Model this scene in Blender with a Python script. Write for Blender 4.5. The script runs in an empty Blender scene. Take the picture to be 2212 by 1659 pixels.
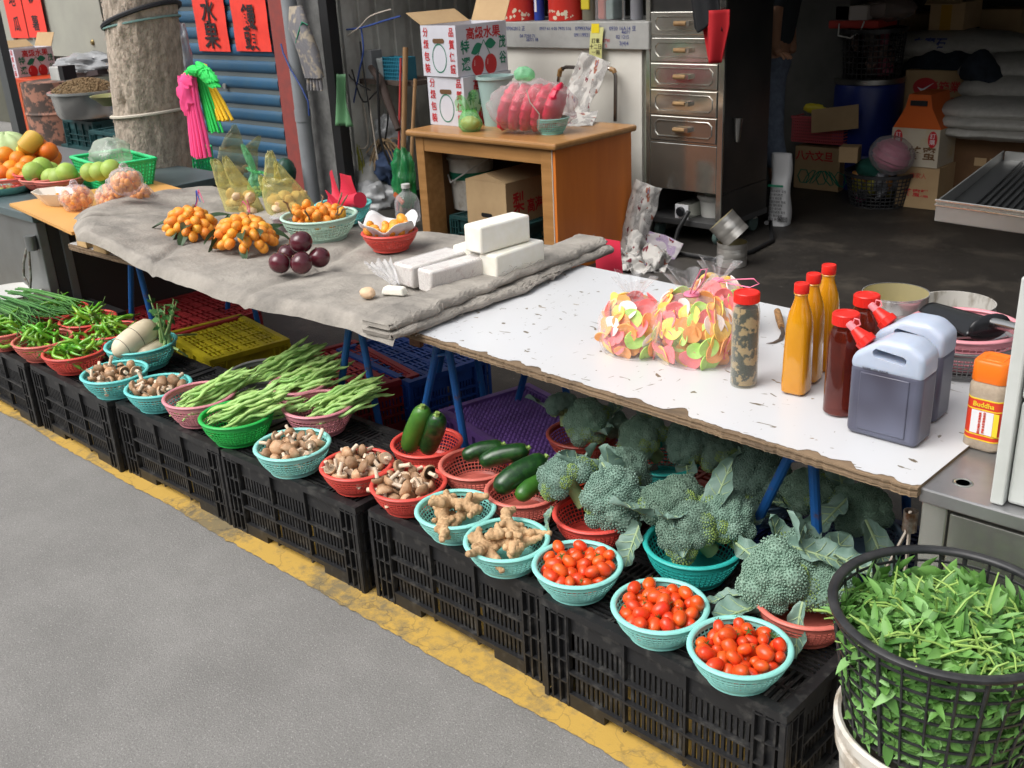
import bpy, bmesh, math, random
import numpy as np
from mathutils import Vector, Matrix, Euler, noise
rnd = random.Random(7)
sc = bpy.context.scene
COL = sc.collection
R_ = math.radians

# ------------------------------------------------------------------ camera
PW, PH, PF = 2212.0, 1659.0, 2230.0            # size of the reference frame and its focal length in the same pixels
def _basis(va=(-1463, 57), vb=(3300, -200)):
    a = -np.array([va[0]-PW/2, va[1]-PH/2, PF]); a /= np.linalg.norm(a)
    b = np.array([vb[0]-PW/2, vb[1]-PH/2, PF]); b /= np.linalg.norm(b)
    b -= a*(a@b); b /= np.linalg.norm(b)
    return np.stack([a, b, np.cross(a, b)])
RM = _basis()
CAM = np.array([0, 0, 1.55])
def ray(u, v): return RM @ np.array([u-PW/2, v-PH/2, PF])
def at(u, v, z):                                # where the line of sight meets the level z
    d = ray(u, v); p = CAM + d*((z-CAM[2])/d[2]); return Vector(p)
def aty(u, v, y):                               # where the line of sight meets the upright plane Y = y
    d = ray(u, v); p = CAM + d*(y/d[1]); return Vector(p)
def px(n, p):                                   # metres that n reference pixels span at the place p
    c = RM.T @ (np.array(p)-CAM); return n*c[2]/PF
cam = bpy.data.cameras.new('camera'); co = bpy.data.objects.new('camera', cam); COL.objects.link(co)
m = Matrix(((RM[0,0], -RM[0,1], -RM[0,2]), (RM[1,0], -RM[1,1], -RM[1,2]), (RM[2,0], -RM[2,1], -RM[2,2]))).to_4x4()
m.translation = Vector(CAM); co.matrix_world = m
cam.sensor_width = 36; cam.lens = PF/PW*36; cam.clip_start = .05; cam.clip_end = 300
cam.dof.use_dof = True; cam.dof.focus_distance = 2.3; cam.dof.aperture_fstop = 15.0
sc.camera = co

# ------------------------------------------------------------------ overcast daylight
world = bpy.data.worlds.new('World'); sc.world = world; world.use_nodes = True
wn = world.node_tree; bg = wn.nodes['Background']
sky = wn.nodes.new('ShaderNodeTexSky'); sky.sky_type = 'NISHITA'; sky.sun_disc = False
sky.sun_elevation = R_(52); sky.sun_rotation = R_(200); sky.air_density = 1.0; sky.dust_density = 6.0; sky.ozone_density = .6
hs = wn.nodes.new('ShaderNodeHueSaturation'); hs.inputs['Saturation'].default_value = .22
wn.links.new(sky.outputs[0], hs.inputs['Color']); wn.links.new(hs.outputs[0], bg.inputs['Color'])
bg.inputs['Strength'].default_value = .12
sl = bpy.data.lights.new('sun', 'SUN'); sl.energy = 1.15; sl.angle = R_(50); sl.color = (1, .975, .94)
so = bpy.data.objects.new('sun', sl); COL.objects.link(so)
_el, _az = R_(52), R_(200)                       # light comes from behind the photographer, high up
so.rotation_euler = Vector((math.sin(_az)*math.cos(_el), math.cos(_az)*math.cos(_el), math.sin(_el))).to_track_quat('Z', 'Y').to_euler()
vs = sc.view_settings; vs.view_transform = 'Standard'; vs.look = 'None'; vs.gamma = 1; vs.use_curve_mapping = False; vs.exposure = 0.62
sc.cycles.transparent_max_bounces = 24; sc.cycles.max_bounces = 9; sc.cycles.diffuse_bounces = 4; sc.cycles.glossy_bounces = 4

# ------------------------------------------------------------------ materials
MATS = {}
def mat(name, col, rough=.5, metal=0, col2=None, scale=12, detail=4, lo=.35, hi=.65, bump=0, bscale=None, rand=0, huer=0, coat=0, spec=.5,
        trans=0, sss=0, stretch=None, alpha=1, ior=1.45, bdist=.002):
    if name in MATS: return MATS[name]
    m = bpy.data.materials.new(name); m.use_nodes = True; nt = m.node_tree; N, L = nt.nodes, nt.links
    p = N['Principled BSDF']; MATS[name] = m
    p.inputs['Roughness'].default_value = rough; p.inputs['Metallic'].default_value = metal
    p.inputs['Coat Weight'].default_value = coat; p.inputs['Coat Roughness'].default_value = .08
    p.inputs['Specular IOR Level'].default_value = spec; p.inputs['IOR'].default_value = ior
    p.inputs['Transmission Weight'].default_value = trans; p.inputs['Alpha'].default_value = alpha
    if sss:
        p.inputs['Subsurface Weight'].default_value = sss; p.inputs['Subsurface Radius'].default_value = (.02, .012, .008); p.inputs['Subsurface Scale'].default_value = .3
    tc = N.new('ShaderNodeTexCoord'); vec = tc.outputs['Object']
    if stretch:
        mp = N.new('ShaderNodeMapping'); mp.inputs['Scale'].default_value = stretch; L.new(vec, mp.inputs['Vector']); vec = mp.outputs[0]
    out = None
    if col2 is not None:
        nz = N.new('ShaderNodeTexNoise'); nz.inputs['Scale'].default_value = scale; nz.inputs['Detail'].default_value = detail; nz.inputs['Roughness'].default_value = .6
        L.new(vec, nz.inputs['Vector'])
        mr = N.new('ShaderNodeMapRange'); mr.inputs['From Min'].default_value = lo; mr.inputs['From Max'].default_value = hi; L.new(nz.outputs['Fac'], mr.inputs['Value'])
        mx = N.new('ShaderNodeMix'); mx.data_type = 'RGBA'; mx.inputs['A'].default_value = (*col, 1); mx.inputs['B'].default_value = (*col2, 1)
        L.new(mr.outputs[0], mx.inputs['Factor']); out = mx.outputs['Result']
    else:
        rg = N.new('ShaderNodeRGB'); rg.outputs[0].default_value = (*col, 1); out = rg.outputs[0]
    if rand or huer:
        oi = N.new('ShaderNodeObjectInfo'); h = N.new('ShaderNodeHueSaturation'); L.new(out, h.inputs['Color'])
        a = N.new('ShaderNodeMapRange'); a.inputs['To Min'].default_value = 1-rand; a.inputs['To Max'].default_value = 1+rand; L.new(oi.outputs['Random'], a.inputs['Value']); L.new(a.outputs[0], h.inputs['Value'])
        if huer:
            ml = N.new('ShaderNodeMath'); ml.operation = 'MULTIPLY'; ml.inputs[1].default_value = 7.31; L.new(oi.outputs['Random'], ml.inputs[0])
            fr = N.new('ShaderNodeMath'); fr.operation = 'FRACT'; L.new(ml.outputs[0], fr.inputs[0])
            b = N.new('ShaderNodeMapRange'); b.inputs['To Min'].default_value = .5-huer; b.inputs['To Max'].default_value = .5+huer; L.new(fr.outputs[0], b.inputs['Value']); L.new(b.outputs[0], h.inputs['Hue'])
        out = h.outputs[0]
    L.new(out, p.inputs['Base Color'])
    if bump:
        nb = N.new('ShaderNodeTexNoise'); nb.inputs['Scale'].default_value = bscale or scale*3; nb.inputs['Detail'].default_value = 5; L.new(vec, nb.inputs['Vector'])
        bp = N.new('ShaderNodeBump'); bp.inputs['Strength'].default_value = bump; bp.inputs['Distance'].default_value = bdist; L.new(nb.outputs['Fac'], bp.inputs['Height']); L.new(bp.outputs[0], p.inputs['Normal'])
    return m
def film(name, tint, body=.18, bodycol=(.8,.8,.8), rough=.12, wr=60):
    """thin crinkled plastic film: clear, with a little milky body and a sheen"""
    if name in MATS: return MATS[name]
    m = bpy.data.materials.new(name); m.use_nodes = True; nt = m.node_tree; N, L = nt.nodes, nt.links; MATS[name] = m
    p = N['Principled BSDF']; o = N['Material Output']
    p.inputs['Base Color'].default_value = (*bodycol, 1); p.inputs['Roughness'].default_value = rough; p.inputs['Specular IOR Level'].default_value = .9
    tr = N.new('ShaderNodeBsdfTransparent'); tr.inputs['Color'].default_value = (*tint, 1)
    lw = N.new('ShaderNodeLayerWeight'); lw.inputs['Blend'].default_value = .25
    nz = N.new('ShaderNodeTexNoise'); nz.inputs['Scale'].default_value = wr; nz.inputs['Detail'].default_value = 3; nz.inputs['Distortion'].default_value = 1.5
    tc = N.new('ShaderNodeTexCoord'); L.new(tc.outputs['Object'], nz.inputs['Vector'])
    bp = N.new('ShaderNodeBump'); bp.inputs['Strength'].default_value = .7; bp.inputs['Distance'].default_value = .006; L.new(nz.outputs['Fac'], bp.inputs['Height'])
    L.new(bp.outputs[0], p.inputs['Normal']); L.new(bp.outputs[0], lw.inputs['Normal'])
    mr = N.new('ShaderNodeMapRange'); mr.inputs['To Min'].default_value = body; mr.inputs['To Max'].default_value = min(1, body+.55); L.new(lw.outputs['Facing'], mr.inputs['Value'])
    mx = N.new('ShaderNodeMixShader'); L.new(mr.outputs[0], mx.inputs['Fac']); L.new(tr.outputs[0], mx.inputs[1]); L.new(p.outputs[0], mx.inputs[2]); L.new(mx.outputs[0], o.inputs['Surface'])
    return m

# ------------------------------------------------------------------ mesh builder
def rotm(rx=0, ry=0, rz=0): return Euler((rx, ry, rz)).to_matrix()
class MB:
    def __init__(s): s.v = []; s.f = []; s.mi = []; s.m = 0
    def add(s, vs, fs):
        b = len(s.v); s.v.extend([tuple(x) for x in vs]); s.f.extend([tuple(i+b for i in f) for f in fs]); s.mi.extend([s.m]*len(fs)); return s
    def box(s, c, d, rot=None, taper=1):
        x, y, z = d[0]/2, d[1]/2, d[2]/2; c = Vector(c); vs = []
        for k in (-1, 1):
            t = taper if k > 0 else 1
            for i, j in ((-1,-1),(1,-1),(1,1),(-1,1)):
                q = Vector((i*x*t, j*y*t, k*z)); vs.append(c + (rot @ q if rot else q))
        return s.add(vs, [(3,2,1,0),(4,5,6,7),(0,1,5,4),(1,2,6,5),(2,3,7,6),(3,0,4,7)])
    def bx(s, x0, x1, y0, y1, z0, z1): return s.box(((x0+x1)/2,(y0+y1)/2,(z0+z1)/2), (x1-x0,y1-y0,z1-z0))
    def lathe(s, prof, n=24, c=(0,0,0), rot=None, close=False, sx=1, sy=1, fn=None, cap=True):
        vs = []; fs = []; c = Vector(c); k = len(prof)
        for r, z in prof:
            for i in range(n):
                a = 2*math.pi*i/n; rr = r
                if fn: rr = r*fn(a, z)
                q = Vector((rr*math.cos(a)*sx, rr*math.sin(a)*sy, z)); vs.append(c + (rot @ q if rot else q))
        for j in range(k-1 if not close else k):
            j2 = (j+1) % k
            for i in range(n):
                i2 = (i+1) % n; fs.append((j*n+i, j*n+i2, j2*n+i2, j2*n+i))
        if not close and cap:
            if prof[0][0] > 1e-6: fs.append(tuple(range(n))[::-1])
            if prof[-1][0] > 1e-6: fs.append(tuple((k-1)*n+i for i in range(n)))
        return s.add(vs, fs)
    def tube(s, pts, r, n=6, cap=True, flat=1):
        pts = [Vector(p) for p in pts]; k = len(pts); rs = r if hasattr(r, '__len__') else [r]*k
        vs = []; fs = []; up = None
        for i, p in enumerate(pts):
            t = (pts[min(i+1,k-1)] - pts[max(i-1,0)]).normalized()
            if up is None:
                up = Vector((0,0,1)) if abs(t.z) < .9 else Vector((1,0,0))
            sd = t.cross(up); sd.normalize(); up = sd.cross(t).normalized()
            for j in range(n):
                a = 2*math.pi*j/n + math.pi/n; vs.append(p + sd*(math.cos(a)*rs[i]) + up*(math.sin(a)*rs[i]*flat))
        for i in range(k-1):
            for j in range(n):
                j2 = (j+1) % n; fs.append((i*n+j, i*n+j2, (i+1)*n+j2, (i+1)*n+j))
        if cap: fs.append(tuple(range(n))[::-1]); fs.append(tuple((k-1)*n+j for j in range(n)))
        return s.add(vs, fs)
    def ell(s, c, r, rot=None, n=12, k=8, fn=None):
        vs = []; c = Vector(c)
        r = r if hasattr(r, '__len__') else (r, r, r)
        for j in range(k+1):
            th = math.pi*j/k
            for i in range(n):
                a = 2*math.pi*i/n; q = Vector((math.sin(th)*math.cos(a), math.sin(th)*math.sin(a), -math.cos(th)))
                if fn: q = q*fn(q)
                q = Vector((q.x*r[0], q.y*r[1], q.z*r[2])); vs.append(c + (rot @ q if rot else q))
        fs = [(j*n+i, j*n+(i+1)%n, (j+1)*n+(i+1)%n, (j+1)*n+i) for j in range(k) for i in range(n)]
        return s.add(vs, fs)
    def grid(s, fn, nu, nv):
        vs = [fn(i/nu, j/nv) for j in range(nv+1) for i in range(nu+1)]; w = nu+1
        return s.add(vs, [(j*w+i, j*w+i+1, (j+1)*w+i+1, (j+1)*w+i) for j in range(nv) for i in range(nu)])
    def prism(s, poly, z0, z1, rot=None, c=(0,0,0)):
        n = len(poly); c = Vector(c); vs = []
        for z in (z0, z1):
            for x, y in poly:
                q = Vector((x, y, z)); vs.append(c + (rot @ q if rot else q))
        fs = [tuple(range(n))[::-1], tuple(range(n, 2*n))] + [(i, (i+1)%n, n+(i+1)%n, n+i) for i in range(n)]
        return s.add(vs, fs)
    def mesh(s, name, mats, smooth=35):
        me = bpy.data.meshes.new(name); me.from_pydata(s.v, [], s.f)
        for mm in (mats if isinstance(mats, (list, tuple)) else [mats]): me.materials.append(mm)
        if max(s.mi, default=0): me.polygons.foreach_set('material_index', s.mi)
        me.update()
        if smooth:
            me.polygons.foreach_set('use_smooth', [True]*len(me.polygons)); me.set_sharp_from_angle(angle=R_(smooth))
        return me
    def build(s, name, mats, parent=None, smooth=35, loc=None, bev=0):
        o = bpy.data.objects.new(name, s.mesh(name, mats, smooth)); COL.objects.link(o)
        if parent is not None: o.parent = parent
        if loc is not None: o.location = loc
        if bev:
            b = o.modifiers.new('bevel', 'BEVEL'); b.width = bev; b.segments = 2; b.limit_method = 'ANGLE'; b.angle_limit = R_(40)
        return o
def obj(name, me, parent=None, loc=None, rot=None, mt=None):
    o = bpy.data.objects.new(name, me); COL.objects.link(o)
    if parent is not None: o.parent = parent
    if loc is not None: o.location = loc
    if rot is not None: o.rotation_euler = rot
    if mt is not None:
        o.material_slots[0].link = 'OBJECT'; o.material_slots[0].material = mt
    return o
def tag(o, label, cat, group=None):
    o['label'] = label; o['category'] = cat
    if group: o['group'] = group
    return o
def thing(name, label, cat, loc=(0,0,0), rz=0, group=None, rot=None):
    o = bpy.data.objects.new(name, None); COL.objects.link(o); o.empty_display_size = .05
    o.location = loc; o.rotation_euler = rot if rot is not None else (0, 0, rz)
    return tag(o, label, cat, group)
def struct(o): o['kind'] = 'structure'; return o
def stuff(o): o['kind'] = 'stuff'; return o
KIDS = {}
def proto(name, parts):
    """parts: list of (part name, mesh[, subparts]); used by put()"""
    KIDS[name] = parts
def put(name, label, cat, loc, rot=(0,0,0), group=None, scale=1, mts=None):
    """one countable thing whose parts share mesh data with the others of its kind; the first mesh is the thing itself"""
    parts = KIDS[name]
    o = bpy.data.objects.new(name, parts[0][1]); COL.objects.link(o); o.location = loc; o.rotation_euler = rot
    o.scale = (scale,)*3 if not hasattr(scale, '__len__') else scale
    tag(o, label, cat, group)
    if mts: o.material_slots[0].link = 'OBJECT'; o.material_slots[0].material = mts
    for pn, me in parts[1:]:
        c = bpy.data.objects.new(pn, me); COL.objects.link(c); c.parent = o
    return o
def text(body, size, mt, parent, loc, rot, name='lettering', vertical=False, bold=.0, width=1, lead=1.05, thick=.0006, label=None):
    cu = bpy.data.curves.new(name, 'FONT'); cu.body = '\n'.join(body) if vertical else body; cu.size = size; cu.align_x = 'CENTER'; cu.align_y = 'CENTER'
    cu.offset = bold*size; cu.space_line = lead; cu.resolution_u = 3; cu.extrude = thick/2
    t = bpy.data.objects.new(name, cu); COL.objects.link(t); bpy.context.view_layer.update()
    me = bpy.data.meshes.new_from_object(t.evaluated_get(bpy.context.evaluated_depsgraph_get()))
    bpy.data.objects.remove(t); bpy.data.curves.remove(cu)
    me.name = name; me.materials.clear(); me.materials.append(mt)
    o = obj(name, me, parent, loc, rot); o.scale = (width, 1, 1)
    return o
FRONT = (R_(90), 0, 0)                           # turns a flat drawing to face the street
RIGHT = (R_(90), 0, R_(90))                      # turns it to face +X
def bake(o):
    """apply modifiers"""
    bpy.context.view_layer.update()
    me = bpy.data.meshes.new_from_object(o.evaluated_get(bpy.context.evaluated_depsgraph_get()))
    o.modifiers.clear(); o.data = me; return o
def nz(p, s=1, o=0): return noise.noise(Vector(p)*s + Vector((o*3.7, o*1.3, o*5.1)))

def heap(n, r, Rb, Rt, h, z0, rng, over=.9, K=30, top=None):
    """drops n balls of radius r into a bowl one by one; returns their resting places"""
    P = []
    for _ in range(n):
        best = None
        for _k in range(K):
            a = rng.random()*2*math.pi; q = math.sqrt(rng.random())*(Rt*over - r*.6); x, y = q*math.cos(a), q*math.sin(a)
            z = z0 + r
            if q + r > Rb: z = max(z, min(h, (q + r - Rb)/(Rt-Rb)*h)+r*.3)
            for (X, Y, Z) in P:
                d2 = (x-X)**2 + (y-Y)**2
                if d2 < 4*r*r*.8: z = max(z, Z + math.sqrt(4*r*r*.8 - d2))
            if best is None or z < best[2]: best = (x, y, z)
        P.append(best)
    return P
# ------------------------------------------------------------------ ground
def ground_mat(name, base, dark, speck=.5, rough=.85, sp=90, patch=None):
    m = bpy.data.materials.new(name); m.use_nodes = True; nt = m.node_tree; N, L = nt.nodes, nt.links; p = N['Principled BSDF']; MATS[name] = m
    tc = N.new('ShaderNodeTexCoord')
    def noi(s, d=6, r=.65): 
        q = N.new('ShaderNodeTexNoise'); q.inputs['Scale'].default_value = s; q.inputs['Detail'].default_value = d; q.inputs['Roughness'].default_value = r; L.new(tc.outputs['Object'], q.inputs['Vector']); return q.outputs['Fac']
    def mrange(x, a, b, c=0, d=1):
        q = N.new('ShaderNodeMapRange'); q.inputs['From Min'].default_value = a; q.inputs['From Max'].default_value = b; q.inputs['To Min'].default_value = c; q.inputs['To Max'].default_value = d; L.new(x, q.inputs['Value']); return q.outputs[0]
    def mix(f, a, b):
        q = N.new('ShaderNodeMix'); q.data_type = 'RGBA'; L.new(f, q.inputs['Factor'])
        for k, x in (('A', a), ('B', b)):
            if isinstance(x, tuple): q.inputs[k].default_value = (*x, 1)
            else: L.new(x, q.inputs[k])
        return q.outputs['Result']
    c = mix(mrange(noi(2.2, 12, .72), .38, .62), base, dark); c = mix(mrange(noi(.55, 5, .6), .5, .72, 0, .55), c, tuple(x*.72 for x in base))
    fine = noi(240, 3, .8)
    c = mix(mrange(fine, .48, .72, 0, .85), c, tuple(x*.38 for x in base))
    c = mix(mrange(noi(160, 3, .7), .56, .72, 0, .6), c, tuple(min(1, x*1.9) for x in base))
    vc = N.new('ShaderNodeTexVoronoi'); vc.feature = 'DISTANCE_TO_EDGE'; vc.inputs['Scale'].default_value = .9; wv = N.new('ShaderNodeTexNoise'); wv.inputs['Scale'].default_value = 2.5; wv.inputs['Detail'].default_value = 6; L.new(tc.outputs['Object'], wv.inputs['Vector'])
    ad = N.new('ShaderNodeMixRGB'); ad.blend_type = 'ADD'; ad.inputs[0].default_value = .7; L.new(tc.outputs['Object'], ad.inputs[1]); L.new(wv.outputs['Color'], ad.inputs[2]); L.new(ad.outputs[0], vc.inputs['Vector'])
    mm = N.new('ShaderNodeMath'); mm.operation = 'MULTIPLY'; L.new(mrange(vc.outputs['Distance'], .0008, .0035, .6, 0), mm.inputs[0]); L.new(mrange(noi(.8, 2), .5, .6), mm.inputs[1])
    c = mix(mm.outputs[0], c, tuple(x*.3 for x in base))
    vo = N.new('ShaderNodeTexVoronoi'); vo.inputs['Scale'].default_value = sp; vo.inputs['Randomness'].default_value = 1; L.new(tc.outputs['Object'], vo.inputs['Vector'])
    sepc = N.new('ShaderNodeSeparateColor'); L.new(vo.outputs['Color'], sepc.inputs[0])
    a = N.new('ShaderNodeMath'); a.operation = 'LESS_THAN'; a.inputs[1].default_value = .23; L.new(vo.outputs['Distance'], a.inputs[0])
    b = N.new('ShaderNodeMath'); b.operation = 'GREATER_THAN'; b.inputs[1].default_value = .965; L.new(sepc.outputs[0], b.inputs[0])
    ab = N.new('ShaderNodeMath'); ab.operation = 'MULTIPLY'; L.new(a.outputs[0], ab.inputs[0]); L.new(b.outputs[0], ab.inputs[1])
    ms = N.new('ShaderNodeMath'); ms.operation = 'MULTIPLY'; ms.inputs[1].default_value = speck; L.new(ab.outputs[0], ms.inputs[0])
    c = mix(ms.outputs[0], c, (.5, .48, .45))
    if patch: c = mix(mrange(noi(3.1, 8, .7), .52, .66, 0, .8), c, patch)
    L.new(c, p.inputs['Base Color']); p.inputs['Roughness'].default_value = rough
    bp = N.new('ShaderNodeBump'); bp.inputs['Strength'].default_value = .6; bp.inputs['Distance'].default_value = .004; L.new(fine, bp.inputs['Height']); L.new(bp.outputs[0], p.inputs['Normal'])
    return m
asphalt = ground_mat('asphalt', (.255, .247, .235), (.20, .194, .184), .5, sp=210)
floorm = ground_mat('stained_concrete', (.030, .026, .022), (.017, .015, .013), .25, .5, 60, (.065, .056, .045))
struct(MB().add([(-120,-120,0),(120,-120,0),(120,120,0),(-120,120,0)], [(0,1,2,3)]).build('road', asphalt))
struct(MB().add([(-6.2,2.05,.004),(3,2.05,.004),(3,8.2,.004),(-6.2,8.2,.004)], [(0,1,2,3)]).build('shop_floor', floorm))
# worn yellow line with ragged edges and cracks
def yellow_mat():
    m = bpy.data.materials.new('worn_yellow_paint'); m.use_nodes = True; nt = m.node_tree; N, L = nt.nodes, nt.links; p = N['Principled BSDF']
    tc = N.new('ShaderNodeTexCoord'); p.inputs['Roughness'].default_value = .75
    n1 = N.new('ShaderNodeTexNoise'); n1.inputs['Scale'].default_value = 26; n1.inputs['Detail'].default_value = 8; n1.inputs['Roughness'].default_value = .75
    n2 = N.new('ShaderNodeTexNoise'); n2.inputs['Scale'].default_value = 3.2; n2.inputs['Detail'].default_value = 4
    vo = N.new('ShaderNodeTexVoronoi'); vo.feature = 'DISTANCE_TO_EDGE'; vo.inputs['Scale'].default_value = 4.5
    wr = N.new('ShaderNodeTexNoise'); wr.inputs['Scale'].default_value = 6; wr.inputs['Detail'].default_value = 5
    for q in (n1, n2, wr): L.new(tc.outputs['Object'], q.inputs['Vector'])
    ad = N.new('ShaderNodeMixRGB'); ad.blend_type = 'ADD'; ad.inputs[0].default_value = .35; L.new(tc.outputs['Object'], ad.inputs[1]); L.new(wr.outputs['Color'], ad.inputs[2]); L.new(ad.outputs[0], vo.inputs['Vector'])
    su = N.new('ShaderNodeMath'); su.operation = 'ADD'; L.new(n1.outputs['Fac'], su.inputs[0]); L.new(n2.outputs['Fac'], su.inputs[1])
    mr = N.new('ShaderNodeMapRange'); mr.inputs['From Min'].default_value = .96; mr.inputs['From Max'].default_value = 1.2; L.new(su.outputs[0], mr.inputs['Value'])
    mx = N.new('ShaderNodeMix'); mx.data_type = 'RGBA'; mx.inputs['A'].default_value = (.52, .325, .065, 1); mx.inputs['B'].default_value = (.2, .155, .08, 1); L.new(mr.outputs[0], mx.inputs['Factor'])
    ck = N.new('ShaderNodeMapRange'); ck.inputs['From Min'].default_value = .004; ck.inputs['From Max'].default_value = .016; ck.inputs['To Min'].default_value = .75; ck.inputs['To Max'].default_value = 0; L.new(vo.outputs['Distance'], ck.inputs['Value'])
    gt = N.new('ShaderNodeMath'); gt.operation = 'MULTIPLY'; L.new(ck.outputs[0], gt.inputs[0]); L.new(n2.outputs['Fac'], gt.inputs[1])
    m2 = N.new('ShaderNodeMix'); m2.data_type = 'RGBA'; L.new(gt.outputs[0], m2.inputs['Factor']); L.new(mx.outputs['Result'], m2.inputs['A']); m2.inputs['B'].default_value = (.05, .045, .04, 1)
    L.new(m2.outputs['Result'], p.inputs['Base Color']); 
    bp = N.new('ShaderNodeBump'); bp.inputs['Strength'].default_value = .5; bp.inputs['Distance'].default_value = .003; L.new(n1.outputs['Fac'], bp.inputs['Height']); L.new(bp.outputs[0], p.inputs['Normal'])
    return m
y = MB(); n = 1400; vs = []
for i in range(n+1):
    X = -9 + 10*i/n
    e = .012*nz((X*3, 0, 0)) + .006*nz((X*30, 1, 0)) + .004*nz((X*90, 2, 0))
    vs += [(X, 1.343 + e, .004), (X, 1.56 + .02*nz((X*6, 5, 0)), .004)]
y.add(vs, [(2*i, 2*i+2, 2*i+3, 2*i+1) for i in range(n)]); struct(y.build('yellow_line', yellow_mat()))

# ------------------------------------------------------------------ shop building
cream = mat('cream_sheet_metal', (.62, .62, .57), .6, col2=(.36, .35, .32), scale=3, bump=.05)
conc = mat('grey_concrete', (.16, .16, .155), .9, col2=(.08, .08, .078), scale=9, detail=8, bump=.3, bscale=60)
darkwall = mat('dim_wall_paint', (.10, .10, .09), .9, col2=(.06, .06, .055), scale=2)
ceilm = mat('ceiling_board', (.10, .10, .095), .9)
redp = mat('dusty_red_paint', (.27, .052, .042), .75, col2=(.2, .05, .045), scale=14, bump=.1, detail=8)
blackm = mat('black_metal', (.012, .012, .013), .45)
shop = thing('shop_building', 'dark open market shop with cluttered shelves behind the white stall table', 'shop')
b = MB()
for i in range(22):                              # corrugated sheet, left side wall
    y0 = 4.62 + i*.155; b.bx(-5.86, -5.8, y0, y0+.095, 0, 2.7); b.bx(-5.88, -5.83, y0+.095, y0+.155, 0, 2.7)
b.build('side_wall', cream, shop)
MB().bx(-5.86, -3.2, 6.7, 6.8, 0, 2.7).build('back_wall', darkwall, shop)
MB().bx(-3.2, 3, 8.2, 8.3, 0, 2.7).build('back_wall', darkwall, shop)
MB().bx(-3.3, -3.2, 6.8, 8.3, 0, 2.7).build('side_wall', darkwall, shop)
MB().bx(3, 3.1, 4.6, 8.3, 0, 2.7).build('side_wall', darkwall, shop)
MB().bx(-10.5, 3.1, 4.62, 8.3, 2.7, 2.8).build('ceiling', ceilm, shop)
MB().bx(-6.6, 3.1, 4.5, 4.6, 2.0, 2.8).build('lintel', mat('lintel_paint', (.2,.22,.22), .6), shop); MB().bx(-3.1, 3.1, 4.62, 4.68, 1.60, 2.7).build('half_lowered_shutter', MATS['lintel_paint'], shop)  # both added out of view to keep daylight off the deep interior
def xat(u, v, y): return aty(u, v, y).x
t = MB().bx(xat(612,263,4.5), xat(650,263,4.5), 4.5, 4.75, 0, 2.7).build('shop_pillar', redp); tag(t, 'dusty red painted pillar between blue shutter and grey drainpipe', 'pillar')
t = MB().bx(xat(672,263,4.5), xat(716,263,4.5), 4.5, 4.8, 0, 2.7).build('concrete_pillar', conc); tag(t, 'grey rough concrete pillar right of the grey drainpipe', 'pillar')
t = MB().bx(xat(717,263,4.48), xat(733,263,4.48), 4.48, 4.56, 0, 2.7).build('door_track', blackm); tag(t, 'black metal door track upright beside concrete pillar', 'door track')
grp = mat('grey_pvc', (.25, .265, .28), .5, col2=(.2, .21, .22), scale=5)
pp = aty(661, 263, 4.42); pipe = thing('drainpipe', 'grey plastic drainpipe standing between red pillar and concrete pillar', 'drainpipe', (pp.x, 4.40, 0))
MB().lathe([(.052,0),(.052,2.6)], 20).build('pipe', grp, pipe)
MB().lathe([(.056,.6),(.056,.68)], 20).build('pipe_joint', grp, pipe)
# blue wires tied to pipe and pillar
bluew = mat('blue_cord', (.02, .05, .2), .6); whit = mat('white_plastic', (.62, .62, .6), .45, col2=(.55,.54,.5), scale=6)
ws = [aty(607,95,4.35), aty(612,115,4.34), aty(628,150,4.33), aty(652,190,4.33), aty(666,220,4.33), aty(668,250,4.33)]
w = MB().tube(ws, .006).build('blue_wire', bluew); tag(w, 'blue wire hanging in a curve across the grey drainpipe', 'wire')
# roller shutter with separate slats
blues = mat('blue_shutter_paint', (.016, .08, .16), .5, col2=(.03, .085, .14), scale=7, detail=8, bump=.04, rand=.12)
grooves = mat('shutter_groove', (.1, .12, .125), .7)
xl, xr = xat(398, 110, 4.56), xat(614, 263, 4.56)
sh = thing('roller_shutter', 'closed blue roller shutter with horizontal slats behind the tree', 'shutter', (xl, 4.56, 0))
SW = xr-xl; pitch = .118; zp = aty(600,200,4.56).z
prof = [(0,.0),(-.012,.012),(-.016,.03),(-.016,.055),(-.010,.078),(0,.085)]
s = MB(); vs = [(x, p[0], p[1]) for x in (0, SW) for p in prof]; k = len(prof); s.add(vs, [(i, k+i, k+i+1, i+1) for i in range(k-1)] + [tuple(range(k)), tuple(range(2*k-1, k-1, -1))]); slat = s.mesh('slat', blues, 60)
for i in range(19): obj('slat', slat, sh, (0, 0, .06 + i*pitch))
MB().bx(0, SW, .002, .03, 0, 2.4).build('backing', grooves, sh)
MB().bx(-.07, -.003, -.04, .05, 0, 2.5).build('side_channel', mat('pale_blue_steel', (.16,.22,.26), .5), sh)
MB().lathe([(.0,0),(.02,0),(.02,.012),(.008,.012)], 14, rot=rotm(R_(90))).build('lock', mat('lock_steel', (.4,.4,.38), .4, .8), sh, loc=(SW*.44, -.017, aty(526,188,4.55).z))
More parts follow.
